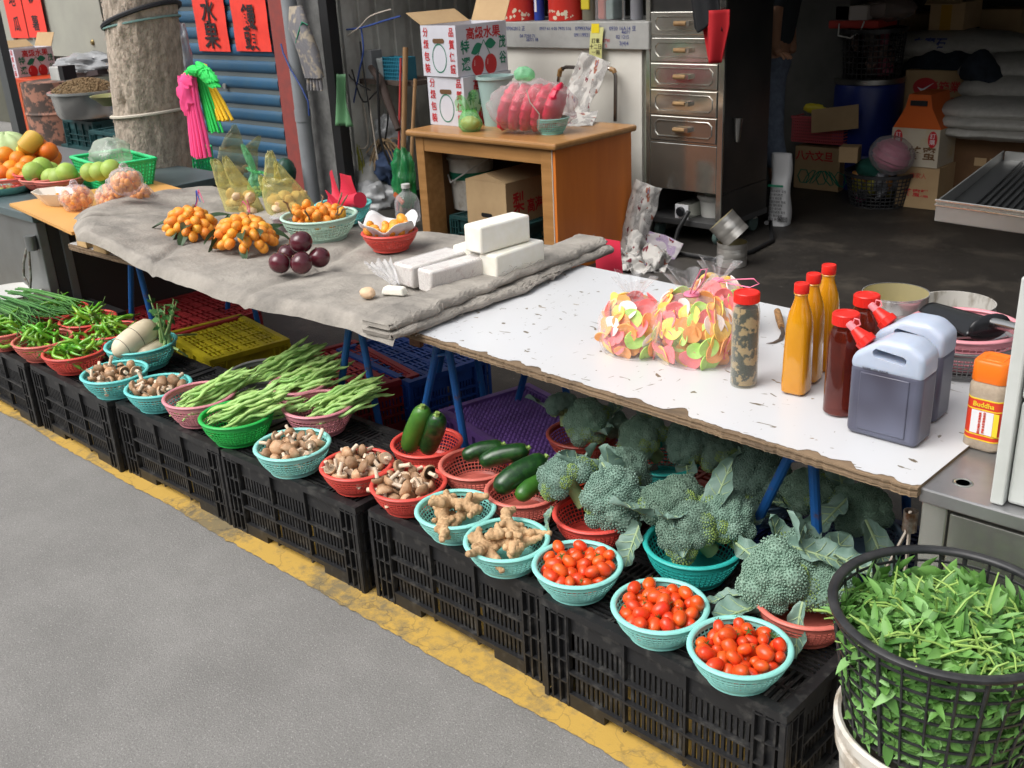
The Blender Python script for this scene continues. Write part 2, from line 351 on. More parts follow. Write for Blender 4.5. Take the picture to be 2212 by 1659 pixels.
# red paper signs with brush writing
redpap = mat('red_paper', (.80, .05, .03), .6, col2=(.72, .045, .03), scale=20, bump=.2, bscale=14, bdist=.01)
ink = mat('black_ink', (.012, .01, .012), .6)
def red_sign(u0, u1, v1, chars, label, y=4.53, ztop=1.75, size=.23, zs=None, wv=60):
    a, c = aty(u0, v1, y), aty(u1, v1, y); W = c.x-a.x
    t = thing('paper_sign', label, 'paper sign', ((a.x+c.x)/2, y, a.z))
    MB().grid(lambda p, q: ((p-.5)*W, -.002-.004*math.sin(q*17+p*4)*.5, q*(ztop-a.z)), 6, 24).build('paper', redpap, t)
    for ch, z, sz in chars: text(ch, sz, ink, t, (0, -.012, z), FRONT, 'brush_character', bold=.016, width=1.0)
    return t
zf = lambda v, u=450, y=4.53: aty(u, v, y).z
zb = zf(110, 455)
red_sign(432, 498, 110, [('水', zf(26)-zb, .205), ('果', zf(80)-zb, .205)], 'red paper sign reading water fruit in black brush characters, left on blue shutter')
zb2 = zf(110, 545)
red_sign(512, 587, 110, [('饅', zf(38,545)-zb2, .175), ('頭', zf(86,545)-zb2, .175), ('一', zf(0,545)-zb2+.02, .2)], 'red paper sign reading steamed bun in black brush characters, right on blue shutter')

# opposite side of the street, seen in the steel fronts only
wallo = mat('pale_render', (.4, .39, .36), .9, col2=(.32, .31, .28), scale=1)
ob = thing('facing_house', 'pale rendered house across the street behind the photographer', 'house', (-2, -11, 0))
MB().bx(-14, 12, -3, 0, 0, 6.5).build('wall', wallo, ob)
for i in range(7):
    wn_ = MB().bx(-12.4+i*3.4, -10.9+i*3.4, .0, .06, 1.2, 2.8).build('window', mat('dark_glass', (.02,.025,.03), .1), ob)
leafg = mat('tree_leaf', (.075, .13, .025), .6, col2=(.12, .17, .03), scale=2, rand=.2)
barkm = mat('tree_bark', (.2, .17, .14), .95, col2=(.11, .1, .085), scale=16, detail=8, bump=.9, bscale=40, bdist=.012)
for (X, Y) in ((-5.5, -8.5), (2.5, -9)):
    st = thing('street_tree', 'leafy green street tree across the road behind the photographer', 'tree', (X, Y, 0), group='trees across the road')
    MB().tube([(0,0,0),(.1,0,1.2),(.05,.1,2.6),(0,0,4)], [.2,.17,.14,.06], 9).build('trunk', barkm, st)
    c = MB()
    for _ in range(2600):
        a = rnd.random()*6.28; e = rnd.uniform(-1, 1); rr = rnd.uniform(.55, 1)
        p_ = Vector((math.cos(a)*math.sqrt(1-e*e)*2.3*rr, math.sin(a)*math.sqrt(1-e*e)*2.0*rr, 3.6+e*1.7*rr)); rm = rotm(rnd.random()*3, rnd.random()*3, rnd.random()*6)
        c.add([p_ + rm@Vector(q) for q in ((-.16,0,0),(0,-.07,.02),(.16,0,0),(0,.07,.02))], [(0,1,2,3)])
    c.build('crown', leafg, st, 0)

# ------------------------------------------------------------------ tree by the stall
ty = 2.62; tb = aty(338, 400, ty); tt = aty(303, 5, ty); rad = px(74, tb)
trk = thing('tree_trunk', 'grey barked tree trunk leaning beside the stall with cords tied round it', 'tree', (tb.x, ty, 0))
ax = lambda z: Vector(((tt.x-tb.x)/(tt.z-tb.z)*(z-tb.z), 0, z))
tbark = mat('grey_bark', (.52, .435, .355), .95, col2=(.27, .23, .185), scale=30, detail=12, lo=.38, hi=.66, bump=1, bscale=70, bdist=.012, stretch=(1,1,.6))
prf = MB(); NA, NZ = 96, 150; vs = []
for j in range(NZ+1):
    z = 3.2*j/NZ; c0 = ax(z); fl = 1 + .45*math.exp(-z*3.5) - .03*z
    for i in range(NA):
        a = 2*math.pi*i/NA; d = Vector((math.cos(a), math.sin(a), 0))
        r = rad*fl*(1 + .05*nz((d.x*1.5, d.y*1.5, z*1.2)) + .035*nz((d.x*7, d.y*7, z*5)) + .03*abs(nz((d.x*16, d.y*16, z*10))))
        for (zz, aa, dep, sz) in ((.62, 4.15, .30, .14), (1.02, 5.0, .16, .05), (1.36, 5.2, -.12, .06)):   # hollow, knot hole, knot swelling
            da = (a-aa+math.pi)%(2*math.pi)-math.pi; q = (da*rad/sz*1.6)**2 + ((z-zz)/(sz*2 if sz > .1 else sz))**2
            r -= rad*dep*math.exp(-q*3)
        vs.append(c0 + d*r)
prf.add(vs, [(j*NA+i, j*NA+(i+1)%NA, (j+1)*NA+(i+1)%NA, (j+1)*NA+i) for j in range(NZ) for i in range(NA)]).build('trunk', tbark, trk)
flk = MB()                                        # flaking plates of bark
for _ in range(260):
    z = rnd.uniform(.4, 1.6); a = rnd.uniform(math.pi*.9, math.pi*2.1); d = Vector((math.cos(a), math.sin(a), 0)); up = Vector((0,0,1)); sd = d.cross(up)
    p_ = ax(z) + d*(rad*(1.02 + .03*rnd.random())*(1 + .45*math.exp(-z*3.5)-.03*z)); w_, h_ = rnd.uniform(.002,.006), rnd.uniform(.003,.009)
    flk.add([p_ - sd*w_ - up*h_*.6, p_ + sd*w_*.8 - up*h_ + d*.004, p_ + sd*w_ + up*h_*.7 + d*.002, p_ - sd*w_*.9 + up*h_], [(0,1,2,3)])
stuff(flk.build('bark_flakes', mat('pale_bark_flake', (.42, .33, .27), .9, col2=(.28,.25,.21), scale=9), trk, 0))
def band(z0, z1, mt, r, nm, label, k=1.06, tail=None):
    pts = []
    for i in range(41):
        a = 2*math.pi*i/40; z = z0 + (z1-z0)*(.5+.5*math.cos(a-.35)); c0 = ax(z); pts.append(Vector((tb.x, ty, 0)) + c0 + Vector((math.cos(a), math.sin(a), 0))*rad*k*(1 + .45*math.exp(-z*3.5)-.03*z))
    o = MB().tube(pts, r, 6, flat=1).build(nm, mt); return o
zz1 = aty(235, 60, ty).z; zz2 = aty(372, 5, ty).z
tag(band(zz1, zz2, mat('black_rubber', (.02,.02,.024), .6), .011, 'trunk_cord', ''), 'thick black cord tied slanting round the upper tree trunk', 'cord')
tag(band(zz1+.0, zz2-.06, mat('teal_string', (.2,.34,.32), .8), .005, 'string', '', 1.05), 'thin teal string tied just under the black cord on trunk', 'string')
zz3 = aty(258, 240, ty).z; tag(band(zz3, aty(395,243,ty).z, mat('pale_rope', (.55,.5,.42), .9), .0075, 'rope', ''), 'pale rope tied round the middle of the tree trunk', 'rope')
# bundles of coloured net sleeves hanging on the trunk
def net_bundle(u0, v0, u1, v1, w0, w1, col, nm, label, y, fold=True, seed=1):
    a, c = aty(u0, v0, y), aty(u1, v1, y); rg = random.Random(seed); mt = mat('net_'+nm, col, .7, rand=0, bump=.3, bscale=300, sss=.0)
    t = thing('net_sleeve_bundle', label, 'net bundle', a, group='bundles of coloured net sleeves on the tree'); d = c-a; sd = Vector((1,0,0)); W0, W1 = px(w0, a), px(w1, a)
    for k in range(13):
        f = (k+.5)/13-.5; off = Vector((0, -.012*math.cos(f*3)-.006*(k%2), 0)); e = rg.uniform(-.02, .02)
        pts = [sd*(W0*f)+off, d*.3 + sd*(W0*(f*.9))+off*1.3, d*.65 + sd*((W0*.4+W1*.6)*f)+off*1.6, d*(1+e) + sd*(W1*f)+off*2]
        MB().tube(pts, [W0*.085, W0*.09, W1*.068, W1*.06], 7, flat=.9).build('strand', mt, t)
    if fold: MB().ell((0,-.01,.0), (W0*.6, .03, W0*.4), n=14, k=8, fn=lambda q: 1+.15*math.sin(q.x*18)).build('fold', mt, t)
    return t
ny = ty-.21
net_bundle(440, 150, 488, 258, 30, 62, (.85,.52,.015), 'yellow', 'yellow net sleeves bundle hanging rightmost on tree trunk', ny+.05, seed=2)
net_bundle(430, 152, 472, 283, 30, 44, (.03,.62,.11), 'green', 'bright green net sleeves bundle hanging between pink and yellow ones', ny+.02, seed=3)
net_bundle(412, 175, 440, 338, 44, 68, (.87,.075,.26), 'pink', 'pink net sleeves bundle hanging lowest on the tree trunk', ny-.03, seed=4)
g = MB(); gp = aty(425, 152, ny-.03)
for q, r_, a_ in (((-.075,0,-.035),.06,.7),((.075,.0,-.02),.07,-.55),((.02,-.01,.0),.05,0)): g.ell(Vector(q), (r_*1.15, .025, r_*.42), rotm(0,-a_,0), n=30, k=14, fn=lambda v: 1+.16*math.sin(v.x*16+v.z*22))
o = g.build('net_knot', MATS['net_green'], loc=gp); tag(o, 'crumpled bright green net knot at top of the bundles', 'net knot')
g = MB(); gp = aty(403, 205, ny-.05); g.ell((0,0,0), (.045,.03,.085), n=16, k=10, fn=lambda v: 1+.2*math.sin(v.z*12+v.x*6)); o = g.build('net_knot', MATS['net_pink'], loc=gp); tag(o, 'crumpled pink net wad pressed against the tree trunk', 'net knot')
# ------------------------------------------------------------------ plastic crates
def crate_meshes(h, style, W=.6, D=.4):
    hw, hd = W/2, D/2; P = {}
    def long_side(L, inset, bays):
        b = MB(); y = -inset+.012; e = .07
        x0, x1 = -L/2+e, L/2-e; bw = (x1-x0)/bays
        zt = h-.018
        b.bx(x0, x1, y, y+.006, zt-.05, zt)                                 # plain upper plate
        for k in range(bays):
            a = x0+k*bw; n = max(6, int(bw/.0148))
            for i in range(n):
                c = a+.009+(bw-.018)*(i+.5)/n; b.bx(c-.0036, c+.0036, y, y+.006, .03, zt-.048)
            b.bx(a-.003, a+.003, y-.010, y+.002, .012, zt)
        b.bx(x1-.003, x1+.003, y-.010, y+.002, .012, zt)
        for z in (.034, .034+(zt-.08)*.36, .034+(zt-.08)*.68): b.bx(x0, x1, y-.011, y+.002, z-.003, z+.003)
        b.bx(x0, x0+.10, y-.010, y+.006, .0, .030); b.bx(x1-.10, x1, y-.010, y+.006, .0, .030)   # feet, with the raised middle between
        b.bx(x0+.10, x1-.10, y-.010, y+.004, .022, .030)
        return b
    P['front'] = long_side(W, hd, 3); P['short'] = long_side(D, hw, 2)
    r = MB(); lip = .008
    for (a, c, d, e) in ((-hw, hw, -hd, -hd+.022), (-hw, hw, hd-.022, hd), (-hw, -hw+.022, -hd+.022, hd-.022), (hw-.022, hw, -hd+.022, hd-.022)):
        r.bx(a, c, d, e, h-.020, h)
    r.bx(-hw+.022, hw-.022, -hd+.022, -hd+.030, h-.012, h-.004); r.bx(-hw+.022, hw-.022, hd-.030, hd-.022, h-.012, h-.004)
    P['rim'] = r
    c = MB(); q = .068
    for (x, y0, rx, ry) in ((0, -.002, 1, 0), (0, 0, 0, 1)):
        pass
    for k in range(4):                                                       # corner post, two ribbed faces
        f = q*k/3; c.bx(f-.0025, f+.0025, .0, .012, 0, h-.02); c.bx(0, .012, f-.0025, f+.0025, 0, h-.02)
    for z in [.004+(h-.03)*j/4 for j in range(5)]: c.bx(0, q, .0, .013, z-.002, z+.002); c.bx(0, .013, .0, q, z-.002, z+.002)
    c.bx(.012, q, .012, .016, 0, h-.02); c.bx(.012, .016, .016, q, 0, h-.02)
    P['corner'] = c
    t = MB(); zt = h-.007; ix, iy = hw-.022, hd-.022
    if style == 'slots':
        nx, ny = 4, 3; cw, ch = 2*ix/nx, 2*iy/ny
        for i in range(nx+1): X = -ix+i*cw; t.bx(X-.004, X+.004, -iy, iy, zt-.008, zt)
        for j in range(ny+1): Y = -iy+j*ch; t.bx(-ix, ix, Y-.004, Y+.004, zt-.0078, zt-.0004)
        for i in range(nx):
            for j in range(ny):
                X, Y = -ix+i*cw, -iy+j*ch; n = 9 if (i+j) % 2 else 8
                for k in range(n):
                    if (i+j) % 2: x = X+cw*(k+.5)/n; t.bx(x-.0031, x+.0031, Y, Y+ch, zt-.007, zt-.0015)
                    else: yy = Y+ch*(k+.5)/n; t.bx(X, X+cw, yy-.0031, yy+.0031, zt-.007, zt-.0015)
                if (i+j) % 2: t.bx(X, X+cw, Y+ch/2-.003, Y+ch/2+.003, zt-.0072, zt-.0012)
        for sgn in (1, -1):                                                  # long diagonal ribs
            L = math.hypot(cw*2, ch*1.5); a = math.atan2(ch*1.5, cw*2)*sgn
            t.box((0, 0, zt-.0037), (L*1.6, .005, .0076), rotm(0, 0, a))
    elif style == 'plates':
        nx, ny = 5, 4; cw, ch = 2*ix/nx, 2*iy/ny
        for i in range(nx+1): X = -ix+i*cw; t.bx(X-.005, X+.005, -iy, iy, zt-.008, zt)
        for j in range(ny+1): Y = -iy+j*ch; t.bx(-ix, ix, Y-.005, Y+.005, zt-.0078, zt-.0004)
        for i in range(nx):
            for j in range(ny):
                X, Y = -ix+i*cw, -iy+j*ch
                for k in range(4): t.bx(X+.01, X+cw-.01, Y+ch*(k+.3)/4, Y+ch*(k+.8)/4, zt-.006, zt-.002)
                t.bx(X+cw*.45, X+cw*.55, Y, Y+ch, zt-.0062, zt-.0022)
    else:                                                                    # fine square grid of raised studs
        n, mny = 26, 17; cw, ch = 2*ix/n, 2*iy/mny
        t.bx(-ix, ix, -iy, iy, zt-.012, zt-.009)
        for i in range(n):
            for j in range(mny): t.box((-ix+(i+.5)*cw, -iy+(j+.5)*ch, zt-.004), (cw*.8, ch*.8, .010), taper=.35)
    P['top'] = t
    return {k: v for k, v in P.items()}
CR = {}
def crate(label, loc, rz, mt, h=.26, style='slots', W=.6, D=.4, group=None):
    key = (h, style, W, D)
    if key not in CR:
        P = crate_meshes(h, style, W, D); mm = MATS['black_crate_plastic']; CR[key] = {k: v.mesh('crate_'+k, mm, 0) for k, v in P.items()}
    M = CR[key]; t = thing('plastic_crate', label, 'crate', loc, rz, group)
    kw = dict(mt=mt)
    obj('slatted_side', M['front'], t, mt=mt); obj('slatted_side', M['front'], t, rot=(0,0,math.pi), mt=mt)
    obj('slatted_end', M['short'], t, rot=(0,0,math.pi/2), mt=mt); obj('slatted_end', M['short'], t, rot=(0,0,-math.pi/2), mt=mt)
    for (x, y, a) in ((-W/2,-D/2,0), (W/2,-D/2,90), (W/2,D/2,180), (-W/2,D/2,270)): obj('corner_post', M['corner'], t, (x,y,0), (0,0,R_(a)), mt=mt)
    obj('rim', M['rim'], t, mt=mt); obj('lattice_top', M['top'], t, mt=mt)
    return t
blackp = mat('black_crate_plastic', (.017, .0172, .0185), .42, col2=(.085, .082, .076), scale=30, detail=9, lo=.52, hi=.78, bump=.12, bscale=120)
cg = 'black plastic crates in a row along the kerb'
for (a, c, lb) in (((-4.40,1.372),(-3.80,1.366),'black plastic crate at the far left end of the front row'),
                   ((-3.775,1.377),(-3.17,1.37),'black plastic crate under the front chillies and leftmost mushroom basket'),
                   ((-3.145,1.389),(-2.556,1.40),'black plastic crate under the pink and green bean baskets'),
                   ((-2.535,1.398),(-1.935,1.415),'black plastic crate under the middle turquoise mushroom basket'),
                   ((-1.905,1.432),(-1.303,1.430),'black plastic crate under the two ginger baskets'),
                   ((-1.294,1.411),(-.692,1.398),'black plastic crate at the right end under the tomato baskets')):
    a, c = Vector((*a, 0)), Vector((*c, 0)); d = (c-a).normalized(); nrm = Vector((-d.y, d.x, 0)); ctr = (a+c)/2 + nrm*.2
    crate(lb, (ctr.x, ctr.y, .004), math.atan2(d.y, d.x), blackp, group=cg)
def cmat(n, c): return mat(n, c, .5, col2=tuple(x*.45 for x in c), scale=9, detail=7, lo=.42, hi=.75, bump=.1, bscale=90)
def crate_px(label, u, v, dx, dy, rz, mt, style, W=.56, D=.38, h=.2):       # front-left-most visible corner given
    p = at(u, v, h); c = Vector((p.x, p.y, 0)) + rotm(0,0,rz) @ Vector((dx*W/2, dy*D/2, 0))
    return crate(label, (c.x, c.y, .005), rz, mt, h, style, W, D, 'coloured upturned crates under the table')
crate_px('yellow upturned plastic crate behind the white radishes', 452, 782, -1, 1, R_(-9), cmat('yellow_crate', (.50,.41,.015)), 'plates', .46, .34)
crate_px('dark red upturned crate farthest left under the table by the tree', 350, 735, -1, 1, R_(-4), cmat('red_crate', (.36,.028,.032)), 'plates', .52, .46)
crate_px('dark red upturned crate between the yellow crate and the blue crate', 560, 790, 1, 1, R_(-12), cmat('red_crate', (.36,.028,.032)), 'plates', .50, .40)
crate_px('blue upturned crate under the table beside the courgette baskets', 884, 830, -1, 1, R_(-8), cmat('blue_crate', (.012,.07,.33)), 'plates', .50, .36)
crate_px('purple studded upturned crate behind the courgette baskets', 1148, 1014, -1, 1, R_(-14), cmat('purple_crate', (.17,.08,.32)), 'studs', .54, .36)
crate('orange red upturned crate under the two back broccoli baskets', (-1.46, 2.09, .005), R_(-2), cmat('orange_crate', (.42,.05,.018)), .2, 'plates', .6, .4, 'coloured upturned crates under the table')
crate('dark blue upturned crate at the right under the back broccoli', (-.84, 2.09, .005), R_(1), cmat('navy_crate', (.012,.02,.1)), .2, 'plates', .58, .4, 'coloured upturned crates under the table')
for q, lb in (((-1.10, 2.13), 0),): pass

# ------------------------------------------------------------------ stall table: two boards on blue sawhorses
TZ = .66
def white_top_mat():
    m = bpy.data.materials.new('scuffed_white_laminate'); m.use_nodes = True; nt = m.node_tree; N, L = nt.nodes, nt.links; p = N['Principled BSDF']; p.inputs['Roughness'].default_value = .32
    tc = N.new('ShaderNodeTexCoord')
    def chain(scale, lo, hi, stretch=(1,1,1), det=3, dist=0, rot=0):
        mp = N.new('ShaderNodeMapping'); mp.inputs['Scale'].default_value = stretch; mp.inputs['Rotation'].default_value = (0,0,rot); L.new(tc.outputs['Object'], mp.inputs['Vector'])
        q = N.new('ShaderNodeTexNoise'); q.inputs['Scale'].default_value = scale; q.inputs['Detail'].default_value = det; q.inputs['Distortion'].default_value = dist; L.new(mp.outputs[0], q.inputs['Vector'])
        r = N.new('ShaderNodeMapRange'); r.inputs['From Min'].default_value = lo; r.inputs['From Max'].default_value = hi; L.new(q.outputs['Fac'], r.inputs['Value']); return r.outputs[0]
    col = None
    rg = N.new('ShaderNodeRGB'); rg.outputs[0].default_value = (.60,.61,.63,1); col = rg.outputs[0]
    for f, c in ((chain(2.5,.4,.8), (.58,.58,.58,1)), (chain(46,.69,.705,(.45,1,1),2,.6,.5), (.16,.13,.09,1)), (chain(75,.705,.72,(1,.3,1),2,1,-.4), (.22,.2,.17,1)), (chain(26,.715,.722,(.5,1,1),3,.4,.3), (.25,.18,.11,1))):
        x = N.new('ShaderNodeMix'); x.data_type = 'RGBA'; L.new(f, x.inputs['Factor']); L.new(col, x.inputs['A']); x.inputs['B'].default_value = c; col = x.outputs['Result']
    L.new(col, p.inputs['Base Color']); return m
wtop = white_top_mat()
ply = mat('worn_plywood', (.27,.185,.11), .85, col2=(.12,.085,.055), scale=30, detail=8, bump=.5, bscale=60, stretch=(.25,1,6))
def board(label, A, B, depth, ragged, seed):
    A, B = Vector(A), Vector(B); d = (B-A); L = d.length; d.normalize(); rz = math.atan2(d.y, d.x)
    t = thing('table_board', label, 'table top', (A.x, A.y, TZ-.02), rz); n = 260
    o = MB()
    ey = [.003*nz((i*.11, seed, 0)) + .004*nz((i*.5, seed, 3)) for i in range(n+1)]
    for i in (0, 1, n-1, n): ey[i] += .006
    vs = []
    lay = [(0,.0),(.0045,.0015),(.005,-.0012),(.0095,-.0005),(.010,.0016),(.0145,.001),(.015,-.001),(.019,0)]
    for i in range(n+1):
        x = L*i/n
        for z, off in lay: vs.append((x, ey[i]+off+.0012*nz((i*.9, z*900, seed)), z))
        vs.append((x, depth, .019)); vs.append((x, depth, 0))
    k = len(lay)+2
    o.add(vs, [(i*k+j, (i+1)*k+j, (i+1)*k+(j+1)%k, i*k+(j+1)%k) for i in range(n) for j in range(k)] + [tuple(range(k)), tuple(n*k+j for j in range(k))[::-1]])
    o.build('plywood', ply, t, 20)
    w = MB(); vs = []
    for i in range(n+1):
        x = L*i/n; q = nz((x*5, seed+2, 0)) + .5*nz((x*17, seed, 1)); bite = .004 + max(0, q-.05)*ragged + .003*abs(nz((x*60, seed, 4)))
        vs += [(x, ey[i]+bite+.002, .0192), (x, ey[i]+bite+.001, .0205), (x, depth-.002, .0205)]
    w.add(vs, [(i*3+j, (i+1)*3+j, (i+1)*3+j+1, i*3+j+1) for i in range(n) for j in range(2)])
    w.build('white_laminate', wtop, t, 0)
    return t
board('white topped plywood table board mostly under the grey quilt', (-3.805, 1.622, 0), (-2.03, 1.692, 0), .75, .016, 3)
board('chipped white topped plywood table board holding the bottles', (-2.024, 1.692, 0), (-.595, 1.636, 0), .745, .085, 8)
blue = mat('chipped_blue_paint', (.014,.11,.36), .5, col2=(.12,.05,.03), scale=30, detail=6, lo=.6, hi=.72, bump=.1)
def horse(label, u, v):
    x0 = aty(u, v, 1.85).x; t = thing('sawhorse', label, 'trestle', (x0, 1.85, 0), group='blue steel sawhorses'); zt = .61; L = .46
    MB().bx(-.022, .022, -.06, L+.05, zt-.02, zt+.025).build('beam', blue, t)
    for y in (0, L):
        MB().tube([(-.012, y, zt-.01), (-.235, y+.01, .012)], .0115, 10).build('leg', blue, t); MB().tube([(.012, y, zt-.01), (.075, y+.01, .012)], .0115, 10).build('leg', blue, t)
        MB().tube([(-.048, y, .52), (.022, y, .545)], .006, 6).build('brace', blue, t)
    MB().bx(-.06, -.018, -.075, -.06, zt-.035, zt+.028).build('bracket', mat('rusty_steel', (.11,.06,.045), .8, col2=(.2,.1,.06), scale=40), t)
    return t
horse('blue steel sawhorse at the left end of the table by the radishes', 295, 586)
horse('blue steel sawhorse just behind the bean baskets', 770, 708)
horse('blue steel sawhorse in front of the purple crate by the courgettes', 961, 764)
horse('blue steel sawhorse at the right between the broccoli baskets', 1738, 1003)

# ------------------------------------------------------------------ grey felt quilt
felt = mat('grey_felt', (.355,.325,.285), .95, col2=(.20,.185,.165), scale=8, detail=14, lo=.38, hi=.68, bump=.8, bscale=90, bdist=.004)
q00, q10, q11, q01 = at(160,497,.765), at(838,712,.685), at(1300,528,.685), at(152,440,.785)
q10 = at(845,716,.69)
BACK = [(0,at(152,440,.785)),(.16,at(345,414,.74)),(.27,at(465,400,.71)),(.40,at(610,430,.70)),(.55,at(745,458,.695)),(.68,at(865,492,.69)),(1,at(1300,528,.685))]
def back(s):
    for (a, p), (b, q) in zip(BACK, BACK[1:]):
        if s <= b+1e-9: f = (s-a)/(b-a); return p*(1-f)+q*f
def seam(a, w): return math.exp(-(a/w)**2)
def quilt(s, t_, raw=False):
    u_ = s; p_ = (q00*(1-u_) + q10*u_)*(1-t_) + back(s)*t_
    p_.y += .02*nz((s*4, t_*2, 0)) ; p_.x += .015*nz((s*3, t_*3, 7))
    if t_ > .8: p_.y += (t_-.8)*.06*math.sin(s*17)
    z = TZ + .030
    z += .078*(1-max(0,min(1,(s-.06)/.44)))**1.4                          # lifted over the wood blocks
    z += .010*nz((p_.x*4, p_.y*4, 1)) + .008*nz((p_.x*9, p_.y*8, 2)) + .0022*nz((p_.x*26, p_.y*22, 3))
    z -= .010*seam(s-.30-.10*t_, .012) + .012*seam(s-.60-.06*math.sin(t_*3), .012) + .009*seam(t_-.45-.05*math.sin(s*7), .014)
    z += .010*math.sin((s*14+t_*5))*max(0, t_-.6)
    e = min(t_, 1-t_, s)                                                    # rounded edge rolling down to the board
    z -= .036*max(0, 1-e/.05)**2.4
    p_.z = z; return p_
qt = thing('felt_quilt', 'thick grey felt quilt spread over the left half of the table', 'quilt', (0,0,0))
MB().grid(quilt, 210, 150).build('quilt_top', felt, qt, 0)
# layered folded edge on the right
edge0, edge1 = at(846,722,.68), at(1302,535,.68); ed = edge1-edge0; eL = ed.length; edn = ed.normalized(); out = Vector((edn.y, -edn.x, 0))
fold = MB()
def foldf(k):
    def f(s, t_):                                                           # s runs along the edge, t across the fold
        a = t_*math.pi; wv = .012*nz((s*6, k*3, 1)) + .008*nz((s*17, k, 2)); thick = .022 + .010*nz((s*5, k, 5)) + .006*nz((s*13, k, 8))
        ro = .030*(1-k*.25) + wv*1.25
        en = min(1, s/.07); en = en*(2-en); thick *= .45+.55*en
        c0 = edge0 + ed*s + out*(-.07 + .0)
        x_ = (.085 + ro*math.sin(a))*(.62+.38*en) - k*.02*en + .02*nz((s*3, k*7, 9)); 
        z_ = TZ + .004 + k*.024 + thick*(1-math.cos(a))*.62 + .006*nz((s*9, t_*2, k))
        p_ = c0 + out*x_ if .02 < t_ < .98 else c0 + out*(x_-.09)
        p_ = p_ + edn*.006*nz((s*30, t_*3, k)); p_.z = z_ + .003*nz((s*60, t_*20, k)); return p_
    return f
for k in range(2): fold.grid(foldf(k), 170, 20)
fo = fold.build('folded_edge', felt, qt, 0).modifiers.new('t','SOLIDIFY'); fo.thickness = .012; fo.offset = -1
fr = MB()                                                                   # stray fibres
for i in range(150):
    s = rnd.random(); c0 = edge0 + ed*s + out*rnd.uniform(.0, .05); c0.z = TZ + rnd.uniform(.005, .07); d1 = Vector((rnd.uniform(-1,1), rnd.uniform(-1,1), rnd.uniform(-.3,.5)))*.018
    fr.tube([c0, c0 + d1*.6 + Vector((0,0,.004)), c0 + d1*1.3], .0006, 3)
stuff(fr.build('loose_fibres', felt, qt, 0))
wood = mat('pale_wood', (.60,.40,.19), .7, col2=(.48,.31,.14), scale=18, stretch=(1,6,6), bump=.15)
for i, (u, v, w_) in enumerate(((180, 533, .075), (218, 545, .09))):
    p_ = at(u, v, TZ+.002); o = MB().box((0,0,.036), (w_, .16, .072)).build('wood_block', wood, None, 0, (p_.x, p_.y+.075, TZ+.002), .002); tag(o, ['pale wooden block under the quilt corner, nearer the table end', 'pale wooden block under the quilt corner, farther from the table end'][i], 'wood block')

# ------------------------------------------------------------------ lattice baskets
BK = {}
def basket_meshes(Rt, h, N=52, rows=7):
    Rb = Rt*.72; k = (round(Rt,3), round(h,3), N, rows)
    if k in BK: return BK[k]
    def wall(f): return Rb + (Rt-Rb)*(1-(1-f)**1.7)
    r = MB(); w = .0055; prof = [(Rt+w*math.cos(a)*1.15, h-.005+w*.8*math.sin(a)) for a in [2*math.pi*i/10 for i in range(10)]]; r.lathe(prof, 64, close=True)
    l = MB(); m = 5
    for i in range(N):
        a = 2*math.pi*i/N; pts = [(wall(f)*math.cos(a), wall(f)*math.sin(a), .012+f*(h-.018)) for f in [j/m for j in range(m+1)]]; l.tube(pts, .0014, 4, False)
    for j in range(rows):
        f = (j+.5)/rows; z = .012+f*(h-.018); R0 = wall(f); l.lathe([(R0+.0014, z-.0012), (R0+.0014, z+.0012), (R0-.0010, z+.0012), (R0-.0010, z-.0012)], N, close=True)
    l.lathe([(wall(.93), h-.018), (wall(1)+.001, h-.004), (wall(1)-.002, h-.004), (wall(.93)-.003, h-.018)], 64, close=True)
    b = MB(); b.lathe([(0,.004),(Rb-.004,.004),(Rb+.002,.013),(Rb-.001,.014),(Rb-.006,.008),(0,.008)], 48, c=(0,0,0)); b.lathe([(Rb-.008,0),(Rb-.004,0),(Rb-.004,.006),(Rb-.008,.006)], 48, close=True)
    BK[k] = (r, l, b, Rb); return BK[k]
BM = {}
def pl(name, c): return mat(name, c, .38, col2=tuple(x*.88 for x in c), scale=20, spec=.5, sss=.0)
PLA = dict(mint=pl('mint_plastic', (.30,.72,.65)), turq=pl('turquoise_plastic', (.17,.66,.63)), teal=pl('teal_plastic', (.03,.42,.38)), red=pl('red_plastic', (.72,.085,.065)), salmon=pl('salmon_plastic', (.66,.17,.13)),
           pink=pl('pink_plastic', (.70,.28,.32)), green=pl('green_plastic', (.03,.48,.09)), grey=pl('grey_plastic', (.2,.2,.2)), slate=pl('slate_plastic', (.11,.18,.26)), brick=pl('brick_plastic', (.38,.07,.05)), pale=pl('pale_mint_plastic', (.45,.66,.55)))
def basket(label, col, xy, z, Rt=.094, h=.070, group='round lattice baskets of produce', tilt=(0,0,0), solid=False, name='lattice_basket', cat='basket'):
    r, l, b, Rb = basket_meshes(Rt, h); key = (round(Rt,3), round(h,3), col)
    if key not in BM: BM[key] = [q.mesh(n, PLA[col], 50) for q, n in ((r,'rim'),(l,'lattice'),(b,'base'))]
    t = thing(name, label, cat, (xy[0], xy[1], z), rnd.random()*3, group, rot=(tilt[0], tilt[1], rnd.random()*3))
    for q, n in zip(BM[key], ('rim', 'lattice_wall', 'base')): obj(n, q, t)
    return t
CZ = .265
